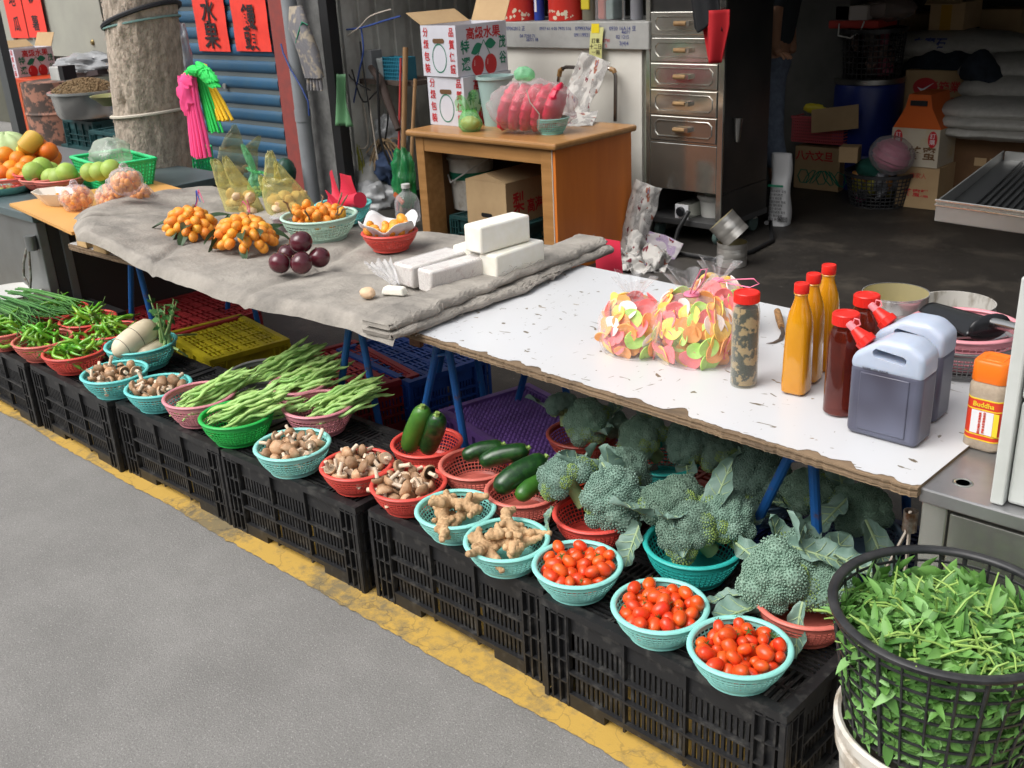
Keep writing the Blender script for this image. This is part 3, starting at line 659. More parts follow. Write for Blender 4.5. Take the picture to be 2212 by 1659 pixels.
# ------------------------------------------------------------------ produce prototypes
rg = random.Random(11)
stemg = mat('green_stem', (.09,.16,.03), .6)
tomm = mat('tomato_skin', (.74,.052,.012), .3, col2=(.76,.10,.014), scale=30, rand=.12, huer=.006, coat=.12)
b = MB(); b.ell((0,0,0), (.0133,.0133,.0185), n=16, k=12, fn=lambda q: 1 - .10*math.exp(-((1-q.z)*6)**2)); tom = b.mesh('tomato', tomm)
b = MB()
for i in range(5):
    a = i*1.256; d = Vector((math.cos(a), math.sin(a), 0)); s_ = Vector((-d.y, d.x, 0))
    b.add([Vector((0,0,.0185)) + s_*.0014, Vector((0,0,.0185)) - s_*.0014, d*.006 - s_*.0012 + Vector((0,0,.0192)), d*.0105 + Vector((0,0,.0205)), d*.006 + s_*.0012 + Vector((0,0,.0192))], [(0,1,2,3,4)])
b.tube([(0,0,.018),(.001,0,.022),(.003,.001,.026)], .0007, 5); cal = b.mesh('calyx', stemg)
proto('tomato', [('tomato', tom), ('calyx', cal)]); KIDS['tomato_bare'] = [('tomato', tom)]
capm = mat('mushroom_cap', (.36,.19,.095), .6, col2=(.60,.41,.255), scale=34, detail=5, rand=.3, lo=.38, hi=.7, bump=.25, bscale=150)
stm = mat('mushroom_stem', (.80,.68,.54), .8, col2=(.62,.45,.31), scale=60, rand=.12, bump=.2, stretch=(2,2,.5))
gil = mat('mushroom_gills', (.62,.5,.36), .85)
mush = []
for k in range(3):
    b = MB(); f = [1,1.15,.85][k]; R0 = .0175*f
    b.lathe([(0,.0125*f),(R0*.45,.0115*f),(R0*.8,.0075*f),(R0,.001),(R0*1.0,-.003),(R0*.9,-.005)], 18, fn=lambda a, z: 1+.08*math.sin(a*2+k)+.04*math.sin(a*5+k*2))
    b.m = 1; b.lathe([(R0*.9,-.005),(R0*.5,-.002),(0,-.001)], 18); cp = b.mesh('mushroom_cap', [capm, gil], 50)
    s_ = MB(); s_.tube([(0,0,-.002),(.001,0,-.012),(.004*(k-1),.001,-.024),(.007*(k-1),.002,-.034*f)], [.0065,.0055,.0055,.0062], 9); st_ = s_.mesh('stem', stm, 50)
    proto('mushroom%d'%k, [('mushroom', cp), ('stem', st_)])
def putm(kind, nm, *a, **k):
    o = put(kind, *a, **k); o.name = nm; return o
# chillies
chm = mat('green_chilli_skin', (.13,.38,.025), .28, col2=(.22,.50,.04), scale=22, rand=.25, huer=.02, coat=.3)
chil = []
for k in range(4):
    b = MB(); L = [.085,.10,.075,.095][k]; bend = [.012,.022,-.01,.03][k]
    pts = [Vector((L*(i/10-.5), bend*math.sin(math.pi*i/10)+.003*math.sin(i*1.3+k), .002*math.sin(i*.9+k))) for i in range(11)]
    b.tube(pts, [.0056,.0068,.0072,.007,.0066,.006,.0054,.0046,.0036,.0023,.0006], 9); me = b.mesh('chilli_pod', chm, 60)
    s_ = MB(); s_.tube([pts[0]+Vector((.001,0,0)), pts[0]-Vector((.004,0,0)), pts[0]-Vector((.014,.002,-.003)), pts[0]-Vector((.03,.006*(k-1),-.010))], [.0058,.0028,.0016,.0018], 6)
    KIDS['chilli%d'%k] = [('green_chilli', me), ('stalk', s_.mesh('stalk', stemg, 60))]
# beans
bm_ = mat('green_bean_skin', (.30,.54,.14), .5, col2=(.40,.62,.20), scale=25, rand=.16, huer=.012, bump=.1, bscale=200)
for k in range(4):
    b = MB(); L = [.165,.178,.155,.172][k]; n = 22
    pts = [Vector((L*(i/n-.5), .010*math.sin(i/n*3.1+k)*[1,-1,1.6,-.6][k]+.0025*math.sin(i*.8+k), .003*math.sin(i*.55+k*2))) for i in range(n+1)]
    rs = [(.0061+.0009*math.sin(i*1.7+k))*min(1, .25+i*.28, .12+(n-i)*.3) for i in range(n+1)]
    b.tube(pts, rs, 8, flat=.72); KIDS['bean%d'%k] = [('green_bean', b.mesh('bean_pod', bm_, 60))]
# ginger
gim = mat('ginger_skin', (.62,.42,.23), .8, col2=(.45,.27,.135), scale=55, detail=8, rand=.12, bump=.6, bscale=110, bdist=.003)
for k in range(4):
    r3 = random.Random(40+k); b = MB(); p_ = Vector((-.045,0,0)); d = Vector((1,0,0)); nodes = []
    for i in range(7):
        b.ell(p_, (.0155*r3.uniform(.85,1.15), .0135*r3.uniform(.85,1.2), .0125), n=14, k=10); nodes.append(p_.copy())
        d = (d + Vector((0, r3.uniform(-.5,.5), r3.uniform(-.25,.25)))).normalized(); p_ = p_ + d*.0155
    for i in (1, 3, 4, 6):
        q = nodes[i]; d2 = Vector((r3.uniform(-.3,.5), [1,-1,.8,-.6][[1,3,4,6].index(i)], r3.uniform(-.1,.5))).normalized()
        for j in range(1, r3.choice((3,4))): b.ell(q + d2*.013*j, (.0115-.0012*j,)*3, n=12, k=8)
    o = b.build('ginger_root', gim, None, 0); md = o.modifiers.new('r', 'REMESH'); md.mode = 'VOXEL'; md.voxel_size = .0024; md2 = o.modifiers.new('s', 'SMOOTH'); md2.iterations = 3; md2.factor = .5; bake(o); me = o.data
    for v in me.vertices:
        ring = math.sin(v.co.x*520 + 2*nz(v.co*60)); v.co += v.normal*(.0007*ring + .001*nz(v.co*180))
    me.polygons.foreach_set('use_smooth', [True]*len(me.polygons)); bpy.data.objects.remove(o)
    KIDS['ginger%d'%k] = [('ginger_root', me)]
# loquats
lqm = mat('loquat_skin', (.84,.36,.04), .42, col2=(.79,.27,.03), scale=28, rand=.1, huer=.012)
lqd = mat('loquat_eye', (.06,.035,.015), .9); twig = mat('brown_twig', (.17,.10,.055), .9, col2=(.25,.17,.1), scale=60)
b = MB(); b.ell((0,0,0), (.0155,.0155,.0205), n=14, k=10, fn=lambda q: 1-.06*q.z); lq = b.mesh('loquat_fruit', lqm)
b = MB(); b.lathe([(0,-.0195),(.0035,-.0198),(.004,-.021),(.0012,-.0205),(0,-.019)], 8); lqe = b.mesh('eye', lqd)
KIDS['loquat'] = [('loquat', lq), ('eye', lqe)]
# courgettes, axis along X
zum = mat('dark_courgette_skin', (.010,.045,.012), .3, col2=(.02,.08,.016), scale=60, detail=3, rand=.1, lo=.45, hi=.6, coat=.3)
zum2 = mat('light_courgette_skin', (.03,.12,.018), .35, col2=(.07,.21,.025), scale=9, detail=3, coat=.25)
def long_veg(nm, label, p0, p1, r, mt, group):
    p0, p1 = Vector(p0), Vector(p1); d = p1-p0; L = d.length; t = thing(nm, label, 'courgette', (p0+p1)/2, group=group); t.rotation_euler = d.to_track_quat('X', 'Z').to_euler()
    fr_ = [0,.02,.06,.14,.3,.5,.7,.86,.95,.985,1]; rr = [.0,.45,.72,.9,.98,1,.98,.9,.72,.5,.42]
    b = MB(); b.tube([(L*(f-.5), .006*math.sin(f*3), .004*math.sin(f*5)) for f in fr_], [max(.0004, q*r) for q in rr], 18); b.build('body', mt, t, 60)
    s_ = MB(); s_.tube([(L*.5-.003, 0, 0), (L*.5+.002, 0, 0), (L*.5+.008, .001, .002)], [r*.40, r*.22, r*.26], 6); s_.build('stem_end', mat('pale_stem_end', (.22,.34,.08), .7), t, 20); return t

# ------------------------------------------------------------------ front row and second row
BQ = {}
def bk(key, *a, **k): BQ[key] = (basket(*a, **k), a[2], k.get('Rt', .094)); return BQ[key][0]
bk('tA', 'light turquoise basket of red tomatoes at the right end of the front row', 'mint', (-.822,1.447), CZ)
bk('tB', 'light turquoise basket of red tomatoes second from the right end', 'mint', (-1.017,1.464), CZ)
bk('tC', 'light turquoise basket of red tomatoes beside the right ginger basket', 'mint', (-1.247,1.482), CZ)
bk('gR', 'light turquoise basket of ginger beside the tomatoes', 'mint', (-1.44,1.463), CZ)
bk('gL', 'light turquoise basket of ginger beside the red mushroom basket', 'mint', (-1.636,1.492), CZ)
bk('mB', 'red basket of brown mushrooms touching the left ginger basket', 'red', (-1.828,1.512), CZ)
bk('mA', 'red basket of brown mushrooms between turquoise and red mushroom baskets', 'red', (-2.022,1.502), CZ)
bk('mM', 'light turquoise basket of brown mushrooms beside the green bean basket', 'mint', (-2.253,1.462), CZ, .102, .078)
bk('bG', 'bright green plastic basket of pale green beans at the front edge', 'green', (-2.555,1.482), CZ, .107, .084)
bk('bP', 'pink plastic basket of pale green beans, leftmost of the bean baskets', 'pink', (-2.776,1.492), CZ, .108, .088)
bk('m2', 'turquoise basket of sliced mushrooms beside the pink bean basket', 'turq', (-2.99,1.470), CZ, .102, .075)
bk('m1', 'turquoise basket of whole mushrooms, leftmost of the mushroom baskets', 'turq', (-3.225,1.442), CZ, .106, .078)
bk('c1', 'red basket of green chillies nearest the white radishes in front', 'red', (-3.57,1.468), CZ, .108, .075)
bk('c2', 'red basket of green chillies, second along the front from the radishes', 'salmon', (-3.80,1.455), CZ, .105, .075)
bk('c3', 'red basket of green chillies cut by the left picture edge', 'salmon', (-4.05,1.42), CZ, .105, .075)
bk('c4', 'red basket of green chillies farthest back at the left by the spring onions', 'red', (-4.10,1.665), CZ, .105, .075)
bk('c5', 'red basket of green chillies in the middle of the back chilli row', 'red', (-3.885,1.675), CZ, .105, .075)
bk('c6', 'red basket of green chillies tucked behind the white radishes', 'red', (-3.665,1.665), CZ, .10, .075)
bk('da', 'wide turquoise basket holding three white radishes', 'turq', (-3.395,1.635), CZ, .122, .09)
bk('b3', 'pink plastic basket of green beans between blue crate and mushrooms', 'pink', (-2.405,1.672), CZ, .105, .088)
p_ = at(612, 862, .345); bk('b4', 'pink plastic basket of green beans half hidden behind two others', 'pink', (-2.59,1.735), CZ, .09, .09)
bk('b5', 'grey plastic basket of green beans behind the pink bean basket', 'grey', (-2.80,1.745), CZ, .11, .08)
bk('cu', 'red basket holding two upright courgettes', 'red', (-1.962,1.702), CZ, .095, .075)
bk('z1', 'salmon red basket holding two lying courgettes', 'salmon', (-1.760,1.692), CZ, .095, .075)
bk('z2', 'salmon red basket holding two thick dark courgettes', 'salmon', (-1.565,1.66), CZ, .092, .075)
bk('br', 'red basket with a pile of broccoli beside the thick courgettes', 'red', (-1.35,1.674), CZ, .095, .075)
bk('bt', 'teal basket with a pile of broccoli behind the middle tomatoes', 'teal', (-1.085,1.69), CZ, .106, .084)
bk('bs', 'salmon basket with broccoli at the right end behind the tomatoes', 'salmon', (-.795,1.655), CZ, .098, .075)
CB = .205
bk('k1', 'brick red basket with broccoli under the table beside the purple crate', 'brick', (-1.735,2.102), CB, .10, .075)
bk('k2', 'teal basket with broccoli under the table behind the teal front basket', 'teal', (-1.455,2.105), CB, .10, .075)
bk('k3', 'slate blue basket with broccoli under the table beside the sawhorse leg', 'slate', (-1.165,2.10), CB, .11, .08)
bk('k4', 'slate blue basket with broccoli at the right end under the table', 'slate', (-.875,2.06), CB, .10, .075)

def fill(key, kinds, n, r, z0, names, label, cat, group, bare=None, over=.9, seed=0, flat=0, h=.070):
    t, xy, Rt = BQ[key]; q = random.Random(seed); Rb = Rt*.72
    for i, (x, y, z) in enumerate(heap(n, r, Rb, Rt, h, z0, q, over)):
        kd = q.choice(kinds)
        if bare and q.random() < .55: kd = bare
        rot = (q.uniform(-3.1,3.1), q.uniform(-1.2,1.2), q.uniform(-3.1,3.1)) if not flat else (q.uniform(-flat,flat), q.uniform(-flat,flat), q.uniform(-3.1,3.1))
        putm(kd, names, label, cat, (xy[0]+x, xy[1]+y, t.location.z+z), rot, group, q.uniform(.82,1.14))
fill('tA', ['tomato'], 54, .0138, .020, 'tomato', 'small oval red tomato heaped in the rightmost tomato basket', 'tomato', 'tomatoes in the rightmost basket', 'tomato_bare', seed=1)
fill('tB', ['tomato'], 54, .0138, .020, 'tomato', 'small oval red tomato heaped in the middle tomato basket', 'tomato', 'tomatoes in the middle basket', 'tomato_bare', seed=2)
fill('tC', ['tomato'], 52, .0138, .020, 'tomato', 'small oval red tomato heaped in the tomato basket beside the ginger', 'tomato', 'tomatoes in the left basket', 'tomato_bare', seed=3)
MK = ['mushroom0','mushroom1','mushroom2']
for key, n, nm, sd in (('mB',34,'the red basket touching the ginger',4),('mA',32,'the red basket beside the upright courgettes',5),('mM',34,'the turquoise basket beside the beans',6),('m2',30,'the turquoise basket beside the pink bean basket',7),('m1',34,'the leftmost mushroom basket',8)):
    fill(key, MK, n, .0172, .022, 'mushroom', 'brown mushroom with pale stem in '+nm, 'mushroom', 'mushrooms in '+nm, seed=sd, over=.95)
def pile(key, kinds, n, name, label, cat, group, R, z0, dome, yaw=None, pitch=(-.2,.5), seed=0, off=(0,0), sc=1):
    t, xy, Rt = BQ[key]; q = random.Random(seed)
    for i in range(n):
        f = i/n; a = q.random()*6.28; rr = math.sqrt(q.random())*R*(1-.55*f); x, y = rr*math.cos(a), rr*math.sin(a)
        z = z0 + dome*f + q.uniform(0,.006)
        yw = q.uniform(-3.14,3.14) if yaw is None else yaw + q.uniform(-.2,.2)
        pt = q.uniform(*pitch)
        putm(q.choice(kinds), name, label, cat, (xy[0]+x+off[0], xy[1]+y+off[1], t.location.z+z), (q.uniform(-3,3) if yaw is None else q.uniform(-.5,.5), -pt, yw), group, q.uniform(.9,1.15)*sc)
CK = ['chilli%d'%i for i in range(4)]
for key, nm, n, sd in (('c1','the front basket beside the radishes',40,21),('c2','the second front basket',46,22),('c3','the leftmost front basket',44,23),('c4','the back basket by the spring onions',40,24),('c5','the middle back basket',42,25),('c6','the basket behind the radishes',38,26)):
    pile(key, CK, n, 'green_chilli', 'green chilli pepper in '+nm, 'chilli', 'green chillies in '+nm, .085, .048, .058, seed=sd, pitch=(-.25,.75))
BN = ['bean%d'%i for i in range(4)]
for key, nm, n, yw, off, sd in (('bG','the bright green basket',38,1.05,(.03,.04),31),('bP','the leftmost pink basket',42,1.25,(.03,.05),32),('b3','the pink basket beside the blue crate',44,1.1,(.05,.06),33),('b4','the half hidden pink basket',34,.95,(.02,.04),34),('b5','the grey basket',44,1.25,(.05,.07),35)):
    pile(key, BN, n, 'green_bean', 'pale green bean in '+nm, 'green bean', 'green beans in '+nm, .088, .056, .066, yaw=yw, pitch=(.12,.42), seed=sd, off=off, sc=1.08)
for key, items in (('gL', ((-.012,.008,.055,.2,0),(.02,.0,.06,1.9,1),(.0,-.02,.05,2.6,2),(.012,.012,.092,.7,3),(-.015,-.012,.078,-.6,1),(-.03,.03,.068,1.2,2),(.025,-.028,.07,.1,0))), ('gR', ((-.012,.0,.055,.3,1),(.016,.012,.06,2.2,3),(0,-.018,.055,-.4,0),(.006,.006,.094,1.1,2),(-.01,.012,.082,2.9,1),(-.028,-.02,.07,.5,0),(.03,.022,.07,1.9,2)))):
    t, xy, Rt = BQ[key]
    for x, y, z, a, k in items:
        putm('ginger%d'%k, 'ginger_root', 'knobbly brown ginger root in the '+('left ginger basket' if key=='gL' else 'ginger basket beside the tomatoes'), 'ginger', (xy[0]+x, xy[1]+y, t.location.z+z), (.3*math.sin(a*3), -.15, a), 'ginger in the '+('left' if key=='gL' else 'right')+' basket')
# courgettes
g_ = 'dark green courgettes'
long_veg('courgette', 'upright light green courgette, left of the upright pair', at(882,974,.315), at(912,880,.47), .030, zum2, g_)
long_veg('courgette', 'upright dark green courgette, right of the upright pair', at(922,978,.315), at(944,896,.455), .029, zum, g_)
long_veg('courgette', 'lying dark courgette, farther one in the salmon basket', at(1000,990,.345), at(1086,960,.375), .023, zum, g_)
long_veg('courgette', 'lying dark courgette, nearer one in the salmon basket', at(1037,1003,.335), at(1140,968,.375), .025, zum, g_)
long_veg('courgette', 'thick dark courgette on top in the right courgette basket', at(1072,1062,.345), at(1178,988,.40), .030, zum, g_)
long_veg('courgette', 'dark courgette lower down in the right courgette basket', at(1120,1078,.335), at(1200,1016,.36), .024, zum2, g_)
# white radishes
dkm = mat('white_radish_skin', (.76,.67,.50), .5, col2=(.66,.55,.38), scale=14, detail=6, bump=.1, bscale=80, rand=.04)
lfm = mat('radish_leaf', (.06,.19,.05), .6, col2=(.10,.26,.08), scale=20); lst = mat('radish_stalk', (.30,.44,.17), .5)
def radish(label, p0, p1, r, leaves, seed):
    p0, p1 = Vector(p0), Vector(p1); d = p1-p0; L = d.length; q = random.Random(seed)
    t = thing('white_radish', label, 'radish', (p0+p1)/2, group='white radishes in the wide basket'); t.rotation_euler = d.to_track_quat('X', 'Z').to_euler()
    fr_ = [0,.01,.05,.12,.25,.45,.7,.88,.96,1]; rr = [.02,.2,.48,.72,.93,1,1,.88,.65,.35]
    MB().tube([(L*(f-.5),0,0) for f in fr_], [x*r for x in rr], 22).build('root', dkm, t, 60)
    for f in ((.2, .52) if seed == 1 else ()): 
        ri = np.interp(f, fr_, rr)*r; MB().lathe([(ri+.0008,-.0008),(ri+.0014,0),(ri+.0008,.0008)], 26, rot=rotm(0,R_(90),0)).build('tying_string', ink, t, loc=(L*(f-.5),0,0))
    return t
radish('big white radish lying in front in the wide basket', at(246,766,.352), at(334,702,.405), .047, 0, 1)
radish('white radish lying behind the big one in the basket', at(300,752,.35), at(344,708,.365), .042, 0, 2)
radish('white radish lying lowest in the wide basket', at(296,778,.322), at(356,746,.332), .036, 0, 3)
top = at(352,742,.35); tf = thing('radish_leaves', 'cut radish leaf stalks standing up from the wide basket', 'radish leaves', top)
q = random.Random(5)
for i in range(9):
    d = Vector((q.uniform(-.10,.10), q.uniform(-.03,.09), q.uniform(.10,.17))); 
    MB().tube([(q.uniform(-.02,.02),q.uniform(-.015,.015),-.02), d*.5+Vector((q.uniform(-.01,.01),0,0)), d], [.006,.0045,.002], 7).build('stalk', lst, tf)
    lf = MB(); 
    for j in range(7):
        a = d*(.55+.07*j); s_ = Vector((q.uniform(-1,1), q.uniform(-1,1), q.uniform(-.4,.4))).normalized()*q.uniform(.018,.034); w_ = s_.cross(Vector((q.random(),q.random(),q.random()))).normalized()*.011
        lf.add([a, a+s_*.5+w_, a+s_, a+s_*.5-w_], [(0,1,2,3)])
    lf.build('leaf', lfm, tf, 0)
for u0, v0, u1, v1 in ((362,727,425,722),(366,745,405,770)):
    o = MB().tube([at(u0,v0,.34), at((u0+u1)/2,(v0+v1)/2-1,.335), at(u1,v1,.30)], .004, 6).build('leaf_stalk', lst); tag(o, 'loose pale leaf stalk poking out over the yellow crate, '+('upper one' if v1 < 750 else 'lower one'), 'leaf stalk')
# spring onions at far left
so_ = mat('spring_onion', (.05,.17,.045), .5, col2=(.10,.26,.06), scale=6, rand=.2)
q = random.Random(9); gp = at(60, 675, .36)
for i in range(60):
    y0 = q.uniform(-.10,.12); z0 = q.uniform(-.05,.045)*(1-abs(y0)*4); x0 = q.uniform(-.06,.06); L = q.uniform(.25,.36)
    pts = [Vector((x0-L*.75, y0*.8+q.uniform(-.02,.02), z0+.01)), Vector((x0-L*.3, y0, z0+.02)), Vector((x0+L*.2, y0*1.1+.02, z0+.012)), Vector((x0+L*.5, y0*1.3+q.uniform(-.02,.05), z0+q.uniform(-.01,.02)))]
    o = MB().tube(pts, [.0045,.0042,.0035,.0012], 5).build('spring_onion', so_, loc=gp); tag(o, 'long dark green spring onion in the flat bundle at far left', 'spring onion', 'spring onions in the bundle at far left')
pw = at(22, 640, .34); o = MB().lathe([(0,0),(.10,.004),(.135,.02),(.137,.022),(.10,.008),(0,.005)], 40).build('white_plate', whit, None, 40, pw); tag(o, 'white plate behind the spring onions at left edge', 'plate')
o = MB().bx(-.2,.2,-.2,.2,0,.3).build('onion_crate', blackp, None, 0, (gp.x-.05, gp.y+.13, .004)); tag(o, 'black crate under the white plate and spring onions', 'crate')

# ------------------------------------------------------------------ broccoli
brm = mat('broccoli_florets', (.17,.28,.215), .75, col2=(.22,.33,.26), scale=30, detail=6, rand=.22, huer=.02)
bry = mat('broccoli_yellow_florets', (.30,.42,.09), .75, col2=(.22,.33,.14), scale=40)
brs = mat('broccoli_stem', (.36,.46,.20), .6, col2=(.28,.38,.17), scale=20)
brl = mat('broccoli_leaf', (.135,.235,.19), .55, col2=(.19,.29,.24), scale=24, rand=.12, bump=.2, bscale=60)
brv = mat('leaf_rib', (.33,.44,.24), .6)
def broc_mesh(seed):
    q = random.Random(seed); b = MB(); cs = []
    for i in range(30):                                                     # floret centres over a dome
        z = 1-1.25*(i+.5)/30; a = i*2.39996; s_ = math.sqrt(max(0,1-z*z)); cs.append((Vector((s_*math.cos(a), s_*math.sin(a), z*.82))*(.045*q.uniform(.86,1.12)), q.uniform(.0145,.0255), z))
    for c, r_, z in cs:
        b.m = 0; b.ell(c, r_*.93, n=8, k=6); n_ = c.normalized()
        yel = z < .35 and q.random() < .42
        for j in range(130):
            zz = 1-1.4*(j+.5)/130; a = j*2.39996+seed; s_ = math.sqrt(max(0,1-zz*zz)); d = Vector((s_*math.cos(a), s_*math.sin(a), zz)); 
            d = n_.to_track_quat('Z','Y') @ d; p_ = c + d*r_*q.uniform(.97,1.05)
            if any((p_-c2).length < r2*.9 for c2, r2, _ in cs if c2 is not c): continue
            b.m = 1 if yel and q.random() < .8 else 0
            b.ell(p_, q.uniform(.0015,.0024), n=5, k=3)
    return b.mesh('broccoli_crown', [brm, bry], 0)
def broc_stem():
    b = MB(); b.tube([(0,0,.0),(.002,0,-.03),(.0,.003,-.068)], [.022,.016,.018], 10)
    for i in range(8):
        a = i*.785; d = Vector((math.cos(a), math.sin(a), 0)); b.tube([(0,0,-.035), d*.018+Vector((0,0,-.018)), d*.036+Vector((0,0,.006))], [.008,.007,.009], 6)
    return b.mesh('stem', brs, 60)
BS = broc_stem()
for k in range(4): KIDS['broc%d'%k] = [('broccoli', broc_mesh(60+k)), ('stem', BS)]
def leaf_mesh(seed, L=.11, W=.05):
    q = random.Random(seed); b = MB(); o1, o2 = q.random()*9, q.random()*9
    def f(u, v):
        s_ = (v-.5)*2; w = W*math.sin(math.pi*min(1, .08+u*.92))**.65*(.55+.45*u)*(1+.06*math.sin(u*11+o1)+.02*math.sin(u*29+o2)); 
        return Vector((L*u, s_*w, .012*abs(s_)**1.5 + .006*math.sin(u*11+s_*3+o1)*abs(s_) + .002*math.sin(u*31+o2)*s_*s_ - .35*L*u*u*(.6+.3*math.sin(o1))))
    b.grid(f, 40, 12); lm = b.mesh('leaf_blade', brl, 0)
    r = MB(); r.tube([f(u,.5)+Vector((0,0,.0012)) for u in [i/10 for i in range(11)]], [.0036-.0028*i/10 for i in range(11)], 6)
    for u in (.25,.42,.58,.74):
        for s_ in (-1,1): r.tube([f(u,.5)+Vector((0,0,.0008)), f(min(1,u+.08),.5+.22*s_)+Vector((0,0,.001)), f(min(1,u+.14),.5+.42*s_)+Vector((0,0,.001))], [.0014,.001,.0004], 4)
    return lm, r.mesh('rib', brv, 60)
LV = [leaf_mesh(80+i, .10+.02*(i%3), .036+.007*(i%2)) for i in range(5)]
def broc(label, u, v, z, tiltdir, tilt, scale, leaves, grp, k, seed=0):
    p_ = at(u, v, z); q = random.Random(seed*7+k)
    ax_ = Vector((math.sin(tilt)*math.cos(tiltdir), math.sin(tilt)*math.sin(tiltdir), math.cos(tilt)))
    o = putm('broc%d'%(k%4), 'broccoli', label, 'broccoli', p_, (0,0,0), grp, scale); o.rotation_euler = (ax_.to_track_quat('Z','Y') @ Euler((0,0,q.random()*6)).to_quaternion()).to_euler()
    for i in range(leaves):
        a = q.random()*6.28; lm, rb = LV[q.randrange(5)]
        lf = bpy.data.objects.new('leaf', lm); COL.objects.link(lf); lf.parent = o
        lf.location = (.035*math.cos(a), .035*math.sin(a), -.03); lf.rotation_euler = (q.uniform(-.5,.5), -q.uniform(.35,1.1), a)
        c = bpy.data.objects.new('rib', rb); COL.objects.link(c); c.parent = lf
    return o
f0, f1 = -R_(125), -R_(60)                       # lean towards the road
G1, G2, G3, G4 = 'broccoli in the red basket', 'broccoli in the teal front basket', 'broccoli in the salmon basket', 'broccoli under the table'
broc('broccoli head leaning left in the red basket, stalk towards the rim', 1222, 1036, .405, R_(190), .7, 1.08, 2, G1, 0, 1)
broc('largest broccoli head in front in the red basket', 1322, 1078, .385, f1+.3, .75, 1.22, 2, G1, 1, 2)
broc('broccoli head at the back of the red basket under curled leaves', 1345, 1018, .40, R_(60), .4, 1.05, 3, G1, 2, 3)
broc('broccoli head at upper left in the teal front basket', 1452, 1090, .395, R_(170), .45, 1.12, 2, G2, 3, 4)
broc('broccoli head in front in the teal front basket under a leaf', 1490, 1150, .375, f0, .8, 1.12, 2, G2, 0, 5)
broc('broccoli head at the right in the teal front basket', 1567, 1122, .385, R_(10), .6, 1.1, 2, G2, 2, 6)
broc('very large broccoli head in front in the salmon basket', 1676, 1252, .36, f0+.3, .75, 1.25, 1, G3, 1, 7)
broc('leafy broccoli head at the back of the salmon basket', 1740, 1212, .36, R_(60), .5, 1.1, 4, G3, 3, 8)
broc('leafy broccoli head at the right of the salmon basket', 1782, 1264, .345, R_(0), .8, 1.05, 3, G3, 0, 9)
broc('broccoli head in the brick red basket beside the purple crate', 1270, 912, .335, f0+.4, .5, 1.1, 2, G4, 0, 10)
broc('small broccoli head at the back left of the brick red basket', 1215, 880, .345, R_(150), .5, .8, 2, G4, 1, 11)
broc('broccoli head at the right back of the brick red basket', 1318, 915, .32, R_(30), .6, .85, 1, G4, 2, 12)
broc('broccoli head at the left in the teal back basket', 1388, 950, .325, f0, .6, 1.12, 1, G4, 2, 13)
broc('broccoli head at the right in the teal back basket', 1487, 960, .32, f1, .55, 1.05, 1, G4, 3, 14)
broc('yellowish broccoli head at the left of the slate basket', 1562, 985, .335, R_(170), .5, .85, 2, G4, 0, 15)
broc('broccoli head in front in the slate basket', 1640, 1030, .32, f1, .6, 1.3, 2, G4, 1, 16)
broc('broccoli head between the blue sawhorse legs', 1745, 1062, .33, f0, .5, 1.0, 1, G4, 2, 17)
broc('broccoli head with big leaves at the right end under the table', 1855, 1105, .31, f1, .6, 1.1, 1, G4, 3, 18)
def leaf(label, u, v, z, rz, ry, k, s=1):
    lm, rb = LV[k]; t = thing('broccoli_leaf', label, 'leaf', at(u, v, z)); o = obj('blade', lm, t); obj('rib', rb, o); t.rotation_euler = (.2, ry, rz); t.scale = (s,)*3
leaf('big loose grey green leaf spread over the right end broccoli', 1830, 1080, .36, R_(-100), .25, 1, 1.15)
leaf('second loose grey green leaf lying low by the right sawhorse', 1870, 1125, .34, R_(-40), .35, 2, 1.1)
leaf('long curled leaf hanging down between the red and teal baskets', 1385, 1130, .37, R_(-95), .9, 3, 1.05)
leaf('broad leaf draped over the front broccoli of the teal basket', 1500, 1120, .415, R_(-80), .5, 0, .9)
leaf('leaf sticking out left over the tomatoes from the salmon basket', 1610, 1285, .32, R_(215), .1, 4, .75)
leaf('drooping leaf hanging over the rim of the salmon basket', 1735, 1300, .37, R_(-85), 1.0, 2, .8)
leaf('broad pale leaf standing behind the salmon basket broccoli', 1700, 1180, .42, R_(20), .1, 1, 1.1)
leaf('pale leaf at right behind the black mesh basket rim', 1800, 1200, .42, R_(5), .05, 0, 1.0)
leaf('leaf bridging from the teal basket to the salmon basket', 1590, 1175, .37, R_(-15), .1, 3, 1.0)
leaf('curled leaf over the back of the red broccoli basket', 1300, 1000, .46, R_(-20), .5, 2, .9)
leaf('drooping leaf hanging from the left of the red broccoli basket', 1195, 1095, .385, R_(-110), 1.1, 4, .6)
